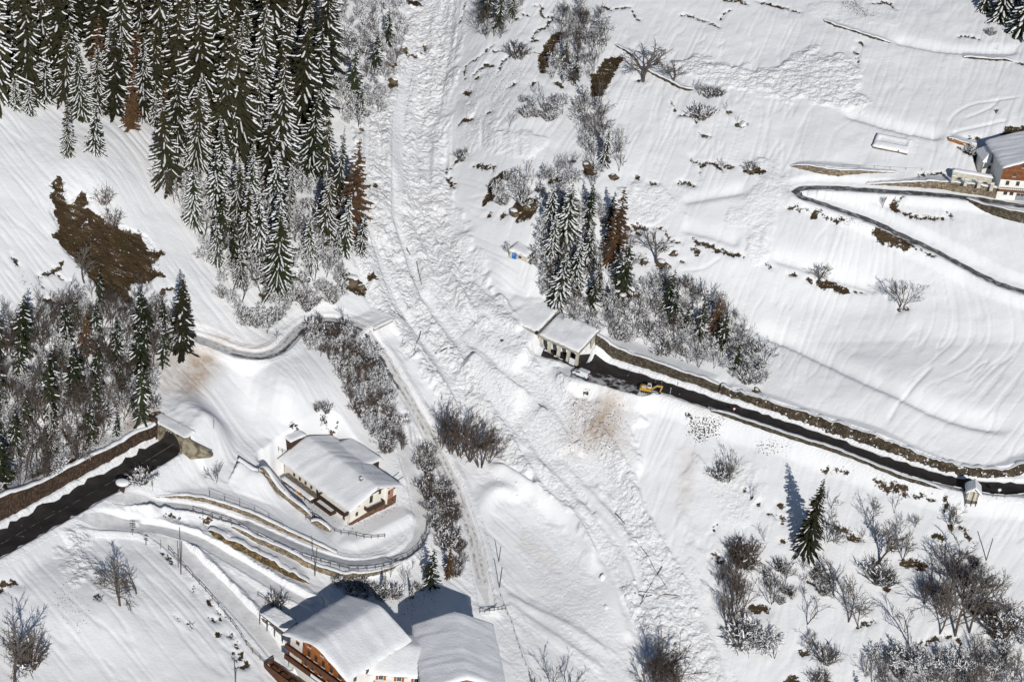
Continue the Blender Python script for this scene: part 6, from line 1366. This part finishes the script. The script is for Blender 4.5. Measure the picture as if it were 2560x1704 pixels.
 ('c9', 1430, 1490, 1290, 'snowbare', 'at the lower right edge', None, 1.2), ('c9', 1340, 1420, 1290, 'snowbare', 'at the lower right edge', None, 1.2), ('c9', 1000, 1415, 1310, 'shrub', 'at the lower right edge', None, 1.1), ('c9', 2050, 1500, 1270, 'multi', 'at the lower right edge', None, 1.2), ('c9', 1950, 1570, 1330, 'snowbare', 'at the lower right edge', None, 1.3), ('c9', 1830, 1560, 1340, 'snowbare', 'at the lower right edge', None, 1.3), ('c9', 1700, 1560, 1350, 'snowbare', 'at the lower right edge', None, 1.2), ('c9', 2150, 1560, 1380, 'snowbare', 'at the lower right edge', None, 1.2), ('c9', 950, 1580, 1480, 'brownshrub', 'at the lower right edge', None, 1.1), ('c9', 1240, 1760, 1520, 'darkspruce', '', 'spruce just below the bottom edge casting a long shadow', 1), ('c9', 20, 1780, 1590, 'darkspruce', 'just below the bottom edge', None, .8),
 ('c5', 760, 1568, 1250, 'brown', 'right of the snowy lane', None, 1.1), ('c5', 700, 1520, 1230, 'brown', 'right of the snowy lane', None, 1), ('c5', 820, 1590, 1290, 'brown', 'right of the snowy lane', None, 1.1), ('c5', 890, 1620, 1270, 'brown', 'right of the snowy lane', None, 1.1), ('c5', 960, 1660, 1330, 'brown', 'right of the snowy lane', None, 1.1), ('c5', 1020, 1630, 1420, 'brown', 'right of the snowy lane', None, 1),
 ('c8', 2150, 1580, 1200, 'brown', 'at the bottom edge right of the slide', None, 1.1), ('c8', 2220, 1620, 1240, 'brown', 'at the bottom edge right of the slide', None, 1.1), ('c8', 2100, 1640, 1330, 'brown', 'at the bottom edge right of the slide', None, 1), ('c8', 2290, 1660, 1400, 'brown', 'at the bottom edge right of the slide', None, 1), ('c8', 1500, 1720, 1330, 'slim', 'at the bottom edge beside the barn field', None, 1.1), ('c8', 1560, 1740, 1400, 'slim', 'at the bottom edge beside the barn field', None, 1), ('c8', 1320, 1620, 1500, 'darkspruce', '', 'little dark spruce at the bottom edge right of the barn', .8),
 ('c5', 20, 660, 500, 'slim', '', 'thin bare tree at the bend of the upper lane', .9), ('c5', 1160, 215, 110, 'snowbare', '', 'snowy shrub beside the blue door hut', 1.1), ('c2', 1160, 868, 720, 'slim', '', 'thin lone sapling on the streaked slope at upper centre', .8), ('c2', 840, 1085, 1020, 'shrub', '', 'tiny bush beside the slide at upper centre', 1), ('c2', 1225, 385, 290, 'shrub', '', 'grey bush on the slope at upper centre', 1.1), ('c2', 1275, 1220, 1060, 'slim', 'on the slope below the brown streak', None, .8), ('c2', 1370, 1290, 1110, 'slim', 'on the slope below the brown streak', None, .9), ('c2', 1310, 1270, 1130, 'slim', 'on the slope below the brown streak', None, .8),
 ('c3', 130, 650, 545, 'multi', 'by the terrace wall end', None, 1.1), ('c3', 210, 660, 590, 'shrub', 'by the terrace wall end', None, 1.2), ('c3', 265, 650, 600, 'shrub', 'by the terrace wall end', None, 1), ('c3', 315, 770, 680, 'slim', '', 'short sapling above the dark spot in upper right field', .7), ('c3', 395, 850, 770, 'slim', '', 'short sapling with snow clump right of the terrace trees', .7), ('c3', 150, 800, 720, 'snowshrub', '', 'snow buried bush in the upper right field', 1.2), ('c3', 2125, 235, 190, 'snowshrub', '', 'small snowy bush left of the top right spruces', 1), ('c3', 1385, 1425, 1310, 'bare', '', 'forked pruned tree inside the hairpin bend', .7), ('c3', 285, 1160, 1080, 'multi', '', 'little pruned tree with snow by the hairpin slope', .9), ('c3', 480, 1165, 1100, 'shrub', '', 'low grey bush on the bank near the hairpin', 1.2), ('c3', 1990, 1050, 990, 'snowshrub', '', 'snowy bush beside the orange stone wall', 1.1),
 ('c4', 580, 400, 60, 'bare', '', 'pale bare tree standing before the brown scar', 1.0), ('c1', 710, 1380, 1270, 'shrub', '', 'small bush right of the scar top', .8), ('c1', 770, 1530, 1430, 'shrub', '', 'small bush below the scar top', .9), ('c4', 1890, 790, 690, 'slim', '', 'broken snowy sapling by the lane bend', .6), ('c4', 2195, 905, 680, 'slim', '', 'pale thin birch inside the lane bend', .7), ('c4', 2230, 1280, 1200, 'shrub', 'on the mound above the farmhouse', None, .9), ('c4', 2170, 1270, 1210, 'shrub', 'on the mound above the farmhouse', None, .9), ('lr', 1250, 790, 680, 'snowshrub', '', 'low dark bush at the road edge near the portal', 1.4),
]:
    P_ = S1(k, x, y); plant(kind, P_, hpx=(y - t) / SHEET[k][2], where=where, label=lab, wide=wd_)

HR_ = dict(spruce=(24, 41), snowspruce=(12, 24), greenspruce=(26, 39), darkspruce=(10, 18), larch=(14, 22), bare=(6, 10), round=(5, 8), multi=(4, 8), slim=(6, 11), brown=(5, 9), snowbare=(4, 7), snowslim=(6, 9), shrub=(2, 3.6), brownshrub=(2, 3.6), snowshrub=(2, 3.6))
scatter(S('c1', (-60, 760), (330, 770), (700, 760), (900, 900), (1000, 780), (1260, 1130), (1480, 1180), (1700, 1060), (1900, 900), (2150, 900), (2250, 560), (2050, 250), (1900, 0), (1890, -250), (-60, -250)), dict(spruce=.66, greenspruce=.22, snowspruce=.08, larch=.04), 92, (50, 48), 'in the dense left forest', HR_, 1)
scatter(S('c1', (1150, 1250), (1500, 1340), (1800, 1170), (2250, 1200), (2320, 1562)) + S('c4', (2340, 200), (2200, 380), (2000, 400), (1800, 560), (1600, 560), (1450, 330), (1330, 60)), dict(snowspruce=.5, spruce=.3, darkspruce=.2), 16, (50, 46), 'below the left forest', {**HR_, 'spruce': (17, 26), 'snowspruce': (11, 20), 'darkspruce': (10, 17)}, 31)
scatter(S('c1', (1050, 1250), (1250, 1250), (1500, 1360), (1800, 1180), (2050, 1200), (2250, 1250), (2300, 1562)) + S('c4', (2356, 330), (2000, 460), (1850, 720), (1650, 640), (1470, 400), (1300, 60)), dict(slim=.3, snowslim=.3, snowbare=.34, snowshrub=.06), 120, (15, 16), 'below the left forest', {**HR_, 'slim': (8, 13), 'snowslim': (7, 12), 'snowbare': (4.5, 7.5)}, 2)
scatter(S('c2', (-330, -60), (370, -60), (430, 160), (390, 420), (330, 600), (260, 800), (60, 900), (-100, 560), (-330, 100)), dict(snowbare=.5, snowslim=.25, multi=.15, darkspruce=.05, snowshrub=.05), 105, (18, 18), 'left of the upper slide', HR_, 3)
scatter(S('c4', (1500, 480), (1850, 700), (2000, 500), (2200, 420), (2356, 300), (2356, 500), (2250, 560), (1950, 620), (1850, 780), (1640, 660)), dict(snowshrub=.5, shrub=.2, snowbare=.3), 22, (20, 18), 'above the lane bend', HR_, 4)
scatter(S('c4', (2060, 770), (2200, 690), (2356, 700)) + S('c5', (60, 790), (170, 880), (240, 950), (320, 1120), (380, 1330), (430, 1560), (300, 1580), (180, 1400), (60, 1250), (-40, 1000), (-150, 900)), dict(brownshrub=.2, snowshrub=.12, snowbare=.26, brown=.42), 86, (16, 15), 'inside the lane bend', {**HR_, 'brown': (4, 6.5)}, 5)
scatter(S('c8', (515, 0), (610, -20), (680, 150), (740, 300), (790, 500), (860, 700), (850, 800), (780, 860), (700, 600), (620, 480), (590, 300), (560, 150)), dict(brownshrub=.25, snowshrub=.15, shrub=.2, multi=.4), 46, (15, 15), 'between driveway and lane', {**HR_, 'multi': (3, 5)}, 6)
scatter(S('c8', (330, 850), (520, 740), (700, 880), (560, 960), (420, 940)) , dict(slim=.6, shrub=.4), 12, (16, 14), 'below the driveway loop', {**HR_, 'slim': (3, 6), 'shrub': (1, 2)}, 7)
scatter(S('c8', (-20, 900), (130, 870), (230, 930), (400, 1000), (330, 1030), (100, 980)), dict(snowshrub=.6, shrub=.4), 9, (20, 14), 'behind the lower chalet', HR_, 8)
scatter(S('c5', (1380, 40), (1560, -120), (1760, -60), (1960, 80), (1980, 480), (1850, 580), (1700, 560), (1480, 500), (1360, 300)), dict(multi=.55, slim=.2, darkspruce=.25), 16, (34, 32), 'above the gallery', {**HR_, 'multi': (7, 11), 'slim': (9, 13), 'darkspruce': (9, 14)}, 41)
scatter(S('c5', (2250, 500), (2356, 440)) + S('c6', (60, 470), (260, 560), (400, 760), (420, 960), (250, 960), (40, 860)) + S('c5', (2280, 800), (2200, 660)), dict(darkspruce=.3, larch=.1, multi=.6), 10, (36, 34), 'above the right road', {**HR_, 'darkspruce': (9, 15), 'larch': (9, 14), 'multi': (6, 10)}, 42)
scatter(S('c5', (1350, 50), (1560, 0), (1700, 200), (1680, 380), (1640, 560), (1560, 640), (1450, 560), (1330, 440)), dict(snowbare=.5, snowslim=.25, multi=.25), 36, (17, 17), 'above the gallery', HR_, 9)
scatter(S('c2', (1390, 1180), (1560, 1120), (1760, 1280), (1800, 1562), (1400, 1562), (1330, 1400)), dict(snowbare=.4, multi=.3, snowslim=.3), 22, (20, 20), 'above the gallery', HR_, 10)
scatter(S('c5', (1500, 640), (1720, 470), (2000, 470), (2230, 330), (2356, 380)) + S('c6', (150, 480), (300, 520), (420, 680), (460, 820), (560, 900), (640, 1020), (620, 1150), (480, 1100), (330, 1050), (180, 1000), (0, 940)) + S('c5', (2200, 900), (2000, 830), (1760, 740), (1640, 690)), dict(snowbare=.36, snowshrub=.2, multi=.2, slim=.12, snowslim=.12), 115, (19, 16), 'above the right road', {**HR_, 'slim': (5, 9), 'snowbare': (3, 6)}, 11)
scatter(S('c2', (1480, 130), (1640, 60), (1790, 140), (1850, 260), (1800, 400), (1740, 540), (1600, 600), (1470, 560), (1420, 480), (1490, 330)), dict(snowbare=.3, multi=.4, slim=.2, brown=.1), 52, (15, 14), 'among the upper grey trees', HR_, 12)
scatter(S('c2', (1230, 640), (1290, 720), (1400, 740), (1600, 700), (1620, 790), (1400, 830), (1280, 800)), dict(snowshrub=.5, snowbare=.3, multi=.2), 16, (22, 16), 'in the upper centre thicket', HR_, 13)
scatter(S('c2', (1640, 680), (1790, 680), (1800, 860), (1850, 1180), (1700, 1180), (1640, 960)), dict(multi=.5, slim=.25, snowbare=.25), 30, (14, 15), 'in the upper grey strip', HR_, 14)
scatter(S('c2', (1850, 1050), (1900, 950), (1980, 1060), (1960, 1180), (1870, 1180)), dict(slim=1.), 6, (12, 14), 'right of the grey strip', HR_, 15)
scatter(S('c2', (1060, 1260), (1180, 1200), (1290, 1250), (1250, 1400), (1120, 1400), (1040, 1400)), dict(snowbare=.5, snowshrub=.5), 12, (20, 18), 'left of the gallery wood', HR_, 16)
scatter(S('c2', (950, 40), (1030, -60), (1260, -60), (1240, 60), (1130, 260), (1000, 300), (920, 180)), dict(multi=.5, snowbare=.3, slim=.2), 32, (16, 16), 'at the top slide edge', HR_, 17)
scatter(S('c4', (-60, 900), (300, 700), (700, 620), (1150, 700), (1200, 860), (1060, 1200), (1000, 1330), (700, 1480), (560, 1640), (200, 1790), (-60, 1900)), dict(darkspruce=.85, snowspruce=.15), 14, (60, 54), 'above the main road', {**HR_, 'darkspruce': (10, 17), 'snowspruce': (9, 14)}, 32)
scatter(S('c4', (-60, 800), (250, 640), (360, 520), (700, 500), (1050, 560), (1250, 700), (1250, 860), (1080, 960), (1060, 1200), (1040, 1330), (900, 1330), (700, 1480), (560, 1640), (200, 1790), (-60, 1900)), dict(slim=.2, multi=.24, snowbare=.24, snowshrub=.1, brown=.18, darkspruce=.04), 230, (19, 17), 'above the main road', {**HR_, 'darkspruce': (8, 14), 'snowbare': (4, 7), 'multi': (6, 10), 'brown': (6, 10), 'slim': (8, 13)}, 18)
scatter(S('c9', (1000, 350), (1500, 420), (1650, 520), (1600, 720), (1300, 640), (1000, 560)), dict(multi=.6, slim=.4), 9, (34, 26), 'in the lower right orchard', {**HR_, 'multi': (3, 6)}, 19)
scatter(S('c9', (850, 780), (1000, 800), (1000, 960), (700, 1050), (600, 900), (480, 800)), dict(shrub=.6, multi=.4), 14, (28, 22), 'in the lower right orchard', {**HR_, 'multi': (3, 5)}, 20)
scatter(S('c9', (250, 820), (420, 760), (450, 1120), (420, 1240), (310, 1240)), dict(slim=.4, brown=.3, multi=.3), 16, (17, 18), 'on the orchard left edge', HR_, 21)
scatter(S('c9', (1620, 900), (2050, 720), (2150, 1000), (2050, 1200), (1700, 1150)), dict(brown=.5, multi=.3, brownshrub=.2), 12, (26, 24), 'in the lower right orchard', {**HR_, 'brown': (6, 9)}, 22)
scatter(S('c9', (1250, 1400), (1640, 1400), (2240, 1360), (2200, 1620), (1250, 1620)), dict(snowbare=.25, multi=.4, bare=.2, shrub=.15), 30, (26, 22), 'at the lower right edge', HR_, 23)
scatter(S('c9', (1300, 1680), (2400, 1560), (2400, 1800), (1300, 1800)), dict(bare=.5, multi=.3, slim=.2), 16, (36, 30), 'just below the lower right edge', {**HR_, 'bare': (9, 13), 'slim': (10, 14)}, 24)
plant_all()

# ------------------------------------------------------------------ rocks, poles, fences, fallen timber
def rock_mesh(seed):
    bm = bmesh.new(); bmesh.ops.create_icosphere(bm, subdivisions=2, radius=1); rg = np.random.default_rng(seed)
    for v in bm.verts:
        n = sum(math.sin(v.co.dot(Vector(rg.normal(0, 2.2, 3)) if False else Vector(d)) + p) for d, p in zip(RD[seed % 5], (0, 1, 2, 3))) * .12
        v.co *= 1 + n
    me = bpy.data.meshes.new('rock'); bm.to_mesh(me); bm.free(); me.materials.append(M['rock']); return me
RD = [np.random.default_rng(900 + i).normal(0, 2.4, (4, 3)) for i in range(5)]
ROCKS = [rock_mesh(i) for i in range(5)]
def rock(k, x, y, w, label, hgt=.7, group=None, cap=True):
    P = hit(S1(k, x, y)); rw = w / SHEET[k][2] / 2 / (FPX / float((P - CAM) @ FW))
    o = link('rock', ROCKS[int(RNG.integers(5))], None, P + np.array([0, 0, rw * .1])); o.scale = (rw, rw * .8, rw * hgt); o.rotation_euler = (0, 0, RNG.random() * 6)
    tag(o, label, 'rock', group)
    if cap:
        c = MB()
        for j, (rr, z) in enumerate(((.75, .62), (.6, .85), (.25, 1.0))):
            for i in range(8): t = .785 * i; c.v.append((rr * math.cos(t) + .1, rr * math.sin(t) + .15, z))
        for j in range(2):
            for i in range(8): c.f.append((j * 8 + i, j * 8 + (i + 1) % 8, j * 8 + 8 + (i + 1) % 8, j * 8 + 8 + i)); c.m.append(0)
        c.f.append(tuple(range(16, 24))); c.m.append(0); c.build('snow_cap', 'snow', o, True)
for a in [('c2', 440, 340, 55, 'big brown rock at the left rim of the slide, topmost of the row'), ('c2', 465, 385, 34, 'brown rock just below the big one on the left slide rim'), ('c2', 512, 385, 40, 'brown rock nearest the slide on its left rim'), ('c2', 350, 445, 70, 'dark broad outcrop under snowy bushes on the left slide rim'), ('c2', 365, 560, 80, 'dark cliff at the lower end of the left slide rim'), ('c2', 145, 885, 30, 'small brown rock below the grey trees left of the slide'),
          ('c2', 580, 325, 36, 'narrow black slab standing at the slide edge', 1.5), ('c2', 555, 365, 26, 'small black stone left of the narrow slab'), ('c2', 1690, 1140, 75, 'brown boulder under the grey strip of trees'), ('c2', 1740, 1185, 45, 'smaller boulder at the foot of the grey strip'), ('c2', 1870, 1215, 60, 'dark boulder right of the grey strip foot'), ('c2', 1195, 1460, 85, 'large brown outcrop left of the gallery wood'), ('c2', 1280, 1430, 70, 'brown outcrop right of the largest one by the gallery wood'), ('c2', 1130, 1465, 30, 'little rock left of the large outcrop'),
          ('c5', 75, 400, 130, 'wide brown outcrop under the left forest edge'), ('c5', 140, 440, 70, 'brown rock at the right end of the wide outcrop'), ('c5', 250, 372, 34, 'lone rock right of the wide outcrop'), ('c5', 2085, 255, 60, 'rock under the bare rim tree, left side'), ('c5', 2205, 275, 90, 'broad rock under the bare rim tree, right side'), ('c5', 2290, 205, 60, 'flat rock on the rim right of the bare tree'), ('c5', 1750, 490, 70, 'mossy rock below the gallery wood, leftmost'), ('c5', 1930, 500, 90, 'mossy rock below the gallery wood, widest'), ('c5', 2030, 490, 60, 'mossy rock below the gallery wood, rightmost'),
          ('c4', 1980, 490, 110, 'brown outcrop above the lane bend'), ('c4', 2075, 385, 60, 'brown rock higher up above the lane bend'), ('c6', 530, 1140, 50, 'reddish rock at the foot of the roadside wood'), ('c6', 1510, 578, 22, 'stone at the foot of the forked brown tree'), ('c6', 1548, 582, 30, 'flat stone right of the forked brown tree'), ('c3', 430, 852, 60, 'dark rock poking from snow below a sapling'), ('c3', 332, 772, 34, 'dark stone below the short sapling'), ('c3', 485, 1172, 60, 'brown rock under the low bush near the hairpin')]:
    rock(*a)
for a in [('c8', 1790, 855, 50, 'largest snow boulder on the slide field'), ('c8', 2010, 885, 40, 'snow boulder right of the largest one'), ('c8', 1082, 183, 18, 'small snow ball below the ridge, leftmost'), ('c8', 1205, 210, 20, 'small snow ball below the ridge, upper right'), ('c8', 1210, 296, 18, 'small snow ball below the ridge, lowest'), ('c8', 1815, 1060, 34, 'snow boulder with dark side in the lower slide field'), ('c5', 1110, 800, 26, 'brownish lump in the slide left of the gallery')]:
    rock(*a, hgt=.85, cap=False); o_ = bpy.context.scene.objects[-1] if False else None
for o in [q for q in COL.objects if q.name.startswith('rock') and ('snow b' in q.get('label', ''))]:
    o.name = 'snow_boulder'; o['category'] = 'snow boulder'
    o.data = o.data.copy(); o.data.materials.clear(); o.data.materials.append(M['snow'])

def pole(name, k, x, y, t, label, r0=.13, r1=.10, m='pole_wood', arm=False, cat='pole', lean=0.):
    P = hit(S1(k, x, y)); h = (y - t) / SHEET[k][2] / vpx(P); o = thing(name, label, cat, P)
    MB().tube((0, 0, -.6), (lean * h, 0, h), r0, r1, 8).build('shaft', m, o)
    if arm: MB().box(-.9, .9, -.06, .06, h - .9, h - .78).build('crossarm', m, o); [MB().tube((a, 0, h - .78), (a, 0, h - .55), .06, .05, 6).build('insulator', 'frame_white', o) for a in (-.75, .75)]
    else: MB().tube((lean * h, 0, h - .001), (lean * h, 0, h + .12), r1 * 1.5, r1 * .6, 8).build('snow_cap', 'snow', o)
    return o, h
pole('utility_pole', 'c7', 1235, 832, 580, 'tall wooden pole beside the fork of the lower lanes', arm=False); pole('utility_pole', 'c7', 1217, 785, 640, 'shorter pole just left of the tall one at the lane fork', .09, .07)
pole('utility_pole', 'c7', 2150, 842, 630, 'wooden pole in front of the driveway loop wall'); pole('utility_pole', 'c7', 1608, 1575, 1450, 'wooden pole at the bottom edge left of the chalet')
pole('utility_pole', 'c8', 1084, 747, 628, 'upper of two poles beside the snowy lane'); pole('utility_pole', 'c8', 1088, 922, 765, 'lower of two poles beside the snowy lane', .16, .12); pole('utility_pole', 'c9', 2091, 737, 572, 'wooden pole alone in the snow at far right', .14, .11)
pole('stake', 'lr', 1905, 322, 235, 'thin marker stake above the portal wing wall', .07, .06, cat='stake'); pole('stake', 'c7', 1097, 660, 610, 'thin stake at the top of the lane fence', .06, .05, cat='stake'); pole('stake', 'c3', 2165, 778, 750, 'short dark post in the top right field', .12, .12, cat='stake'); pole('stake', 'gl', 2050, 1055, 985, 'snow pole right of the excavator', .05, .05, 'frame_white', cat='stake'); pole('stake', 'gl', 2155, 1100, 1060, 'second snow pole right of the excavator', .05, .05, 'dark', cat='stake')
for i, (x, y) in enumerate(((1875, 930), (1945, 955), (2140, 955), (1570, 800), (1700, 840))): pole('snow_pole', 'gl', x, y, y - 40, ('snow pole on the far road verge, ' + ('opposite the excavator cab', 'opposite the excavator arm', 'right of the excavator', 'nearest the gallery', 'between gallery and excavator')[i]), .05, .05, 'wood_grey', cat='stake')
def road_sign(k, x, y, t, label, face, d=.38):
    P = hit(S1(k, x, y)); h = (y - t) / SHEET[k][2] / vpx(P); o = thing('road_sign', label, 'road sign', P)
    MB().tube((0, 0, -.4), (0, 0, h), .045, .045, 6).build('post', 'metal', o); p = MB().tube((0, -.05, h - .3), (0, -.09, h - .3), d, d, 16).build('plate', face, o)
    MB().tube((0, -.10, h - .3), (0, -.105, h - .3), d * .72, d * .72, 16).build('plate_centre', 'frame_white', p)
road_sign('c6', 362, 1310, 1255, 'round red rimmed sign by the right road guard rail', 'red_lamp'); road_sign('c9', 2163, 320, 245, 'round pale sign right of the wayside shrine', 'metal', .5); road_sign('lr', 1690, 470, 430, 'red white and blue sign at the portal right side', 'red_lamp', .3)
# signpost by the junction
P = hit(S1('c7', 905, 562)); h = 77 / 2.7314 / vpx(P); o = thing('signpost', 'signpost with two crossed boards at the lower lane junction', 'signpost', P)
MB().tube((0, 0, -.5), (0, 0, h), .07, .06, 8).build('post', 'pole_wood', o); MB().box(-.7, .7, -.1, -.06, h * .72, h * .72 + .28).build('board', 'wood_grey', o); MB().box(-.55, .6, -.1, -.06, h * .9, h * .9 + .24).build('board', 'wood_grey', o); MB().box(-.4, .4, -.1, -.06, h * .3, h * .3 + .22).build('board', 'wood_grey', o)
P = hit(S1('c7', 997, 630)); h = 55 / 2.7314 / vpx(P); o = thing('wayside_cross', 'small dark wayside cross below the lane junction', 'cross', P)
MB().box(-.09, .09, -.06, .06, -.4, h).build('upright', 'wood_dark', o); MB().box(-.5, .5, -.065, .065, h * .62, h * .62 + .17).build('crossbar', 'wood_dark', o); MB().prism([(-.6, h * .85), (0, h + .15), (.6, h * .85), (0, h + .02)], -.15, .15).build('snow_cap', 'snow', o)

def fence(label, k, pts, h=1.1, sp=2.0, rails=(.55, 1.0), m='pole_wood', rr=.055, pr=.075, snow=True, name='fence', cat='fence', wire=False):
    P = resample(hits(S(k, *pts)) if not isinstance(k, list) else hits(k), sp); B = P[0].copy()
    o = thing(name, label, cat, B); pm = MB().tube((0, 0, -.4), (0, 0, h), pr, pr * .9, 6); me = raw_mesh('post', pm.v, pm.f, m)
    for q in P: link('post', me, o, q - B)
    for z in rails:
        b = MB()
        for a, c in zip(P[:-1], P[1:]): b.tube(a - B + (0, 0, z), c - B + (0, 0, z), rr, rr, 4, 0, True)
        b.build('wire' if wire else 'rail', m, o)
    if snow:
        b = MB()
        for a, c in zip(P[:-1], P[1:]):
            if RNG.random() < .75: a_ = a - B + (0, 0, rails[-1] + rr); c_ = c - B + (0, 0, rails[-1] + rr); b.tube(a_ + (c_ - a_) * .05, a_ + (c_ - a_) * (.6 + .35 * RNG.random()), rr * 1.3, rr * 1.2, 5)
        if b.v: b.build('snow_load', 'snow', o)['kind'] = 'stuff'
fence('timber railing along the outer edge of the driveway loop', S('c7', (1320, 412), (1450, 450), (1580, 490), (1750, 570), (1900, 645), (2100, 730), (2330, 795)) + S('c8', (80, 812), (220, 805), (350, 775), (470, 712), (550, 640), (590, 560), (596, 490)), None, 1.1, 2.2)
fence('tall wire fence on posts above the driveway wall', 'c7', [(1430, 312), (1500, 340), (1650, 390), (1800, 455), (1932, 540)], 2.3, 3.2, (1.0, 1.6, 2.25), rr=.03, pr=.06)
fence('double railed fence on the garden wall of the farmhouse', 'fh', [(312, 700), (420, 800), (520, 870), (640, 985), (760, 1080), (880, 1170), (950, 1210)], 1.2, 1.8)
fence('railing down the garden bend below the farmhouse corner', 'fh', [(870, 1262), (990, 1240), (1100, 1330), (1240, 1435), (1350, 1445), (1450, 1462), (1560, 1490), (1680, 1490), (1800, 1475)], 1.1, 1.9)
fence('long rail fence on the left of the lower lane', 'c7', [(1150, 668), (1260, 795), (1400, 945), (1550, 1125), (1620, 1220), (1700, 1345), (1800, 1440), (1920, 1568)], 1.1, 2.2)
fence('rail beside the carport above the lower lane', 'c7', [(1762, 985), (1850, 1040), (1950, 1110), (2020, 1165)], 1.1, 1.8)
fence('metal guard rail on the valley side of the right road', S('c6', (190, 1268), (400, 1345), (600, 1415), (800, 1480), (1000, 1535)) + S('c9', (1250, 72), (1450, 145), (1650, 205), (1800, 240), (1930, 268)), None, .95, 2.6, (.45, .75, .92), 'metal', .07, .07, True, 'guard_rail', 'guard rail')
fence('metal guard rail right of the wayside shrine', S('c9', (2055, 292), (2150, 308), (2250, 312), (2349, 300), (2450, 285)), None, .95, 2.6, (.45, .75, .92), 'metal', .07, .07, True, 'guard_rail', 'guard rail')
fence('thin wire fence beside the barn yard', 'c8', [(1095, 985), (1130, 1080), (1170, 1160), (1210, 1290), (1250, 1420), (1290, 1500), (1370, 1560)], 1.0, 2.5, (.9,), rr=.025, pr=.05, snow=False)
fence('row of wire fence stakes above the tall porch wall', 'tr', [(60, 940), (300, 925), (600, 900), (900, 885), (1180, 880)], .9, 3.2, (.8,), 'wood_grey', .02, .05, False)
fence('wire fence with stakes along the upper field edge', 'tr', [(-300, 690), (100, 700), (350, 720), (600, 735), (850, 742)], .8, 4.0, (.7,), 'wood_grey', .02, .05, False)
fence('wooden footbridge railing by the barn yard', 'c8', [(955, 1098), (1040, 1088), (1132, 1076)], 1.1, 1.2, (.5, 1.0), name='footbridge_railing')
fence('pair of rail posts at the farmhouse back corner', 'fh', [(545, 455), (590, 480), (640, 500)], 1.3, 1.0, (.6, 1.1))
def log(k, a, b, label, r0=.2, r1=.12, m='pole_wood', name='fallen_log', cat='log', snow=True, up=.15):
    A = hit(S1(k, *a)) + (0, 0, up); B = hit(S1(k, *b)) + (0, 0, up); o = thing(name, label, cat, A); v = B - A
    n = 4; t = MB(); pr = np.zeros(3); rg = RNG
    for i in range(n):
        q = v * (i + 1) / n; g = A + q; q[2] = float(hz(g[0], g[1])) + up - A[2]; t.tube(pr, q, r0 + (r1 - r0) * i / n, r0 + (r1 - r0) * (i + 1) / n, 7); pr = q
    t.build('trunk', m, o)
    for i in range(3): q = v * (.45 + .15 * i); s_ = 1 if i % 2 else -1; MB().tube(q, q + np.array([s_ * .7, .5, .35]), .05, .02, 5).build('branch_stub', m, o)
    if snow: MB().tube(v * .1 + (0, 0, r0), v * .75 + (0, 0, r0 * .8), r0 * .75, r0 * .55, 6).build('snow_load', 'snow', o)
log('c8', (2050, 1040), (2200, 780), 'broken pole lying upward across the slide, snow along it', .15, .1); log('c8', (2010, 962), (2300, 980), 'broken pole lying level across the slide', .15, .1); log('c8', (2052, 642), (2245, 955), 'thin fallen pole slanting over the crossed ones', .07, .05, snow=False)
log('c5', (455, 165), (482, 215), 'short dark log in the upper slide', .16, .1, snow=False); log('c5', (525, 260), (558, 415), 'long thin trunk lying in the slide', .13, .07, snow=False); log('c5', (480, 362), (500, 378), 'tiny log beside the long thin trunk', .12, .1, snow=False); log('c5', (652, 890), (800, 842), 'pale log with snow in the middle of the slide', .2, .15); log('c5', (370, 605), (448, 662), 'snow topped log near the buried gallery end', .2, .15); log('c5', (555, 735), (500, 895), 'crooked dark branch below the gallery end', .14, .06, snow=False); log('c8', (1880, 420), (1945, 488), 'dark curved log on the dirty snow', .2, .1, snow=False); log('c2', (600, 770), (692, 778), 'small uprooted branch in the upper slide', .12, .06, snow=False); log('c2', (295, 1330), (326, 1357), 'short dark stick at the left of the slide', .1, .06, snow=False); log('c5', (1360, 1235), (1425, 1278), 'dark trunk on the ridge below the gallery', .16, .1, snow=False); log('c7', (1290, 1155), (1325, 1190), 'thin branch lying in the lower left field', .08, .05, snow=False)
log('c4', (1005, 1060), (1060, 870), 'pale fallen trunk in the wood above the main road', .25, .14, 'trunk_pale', up=1.2); log('c4', (670, 1145), (800, 1130), 'snowy trunk lying across the wood above the main road', .2, .1, 'trunk_pale', up=1.2)
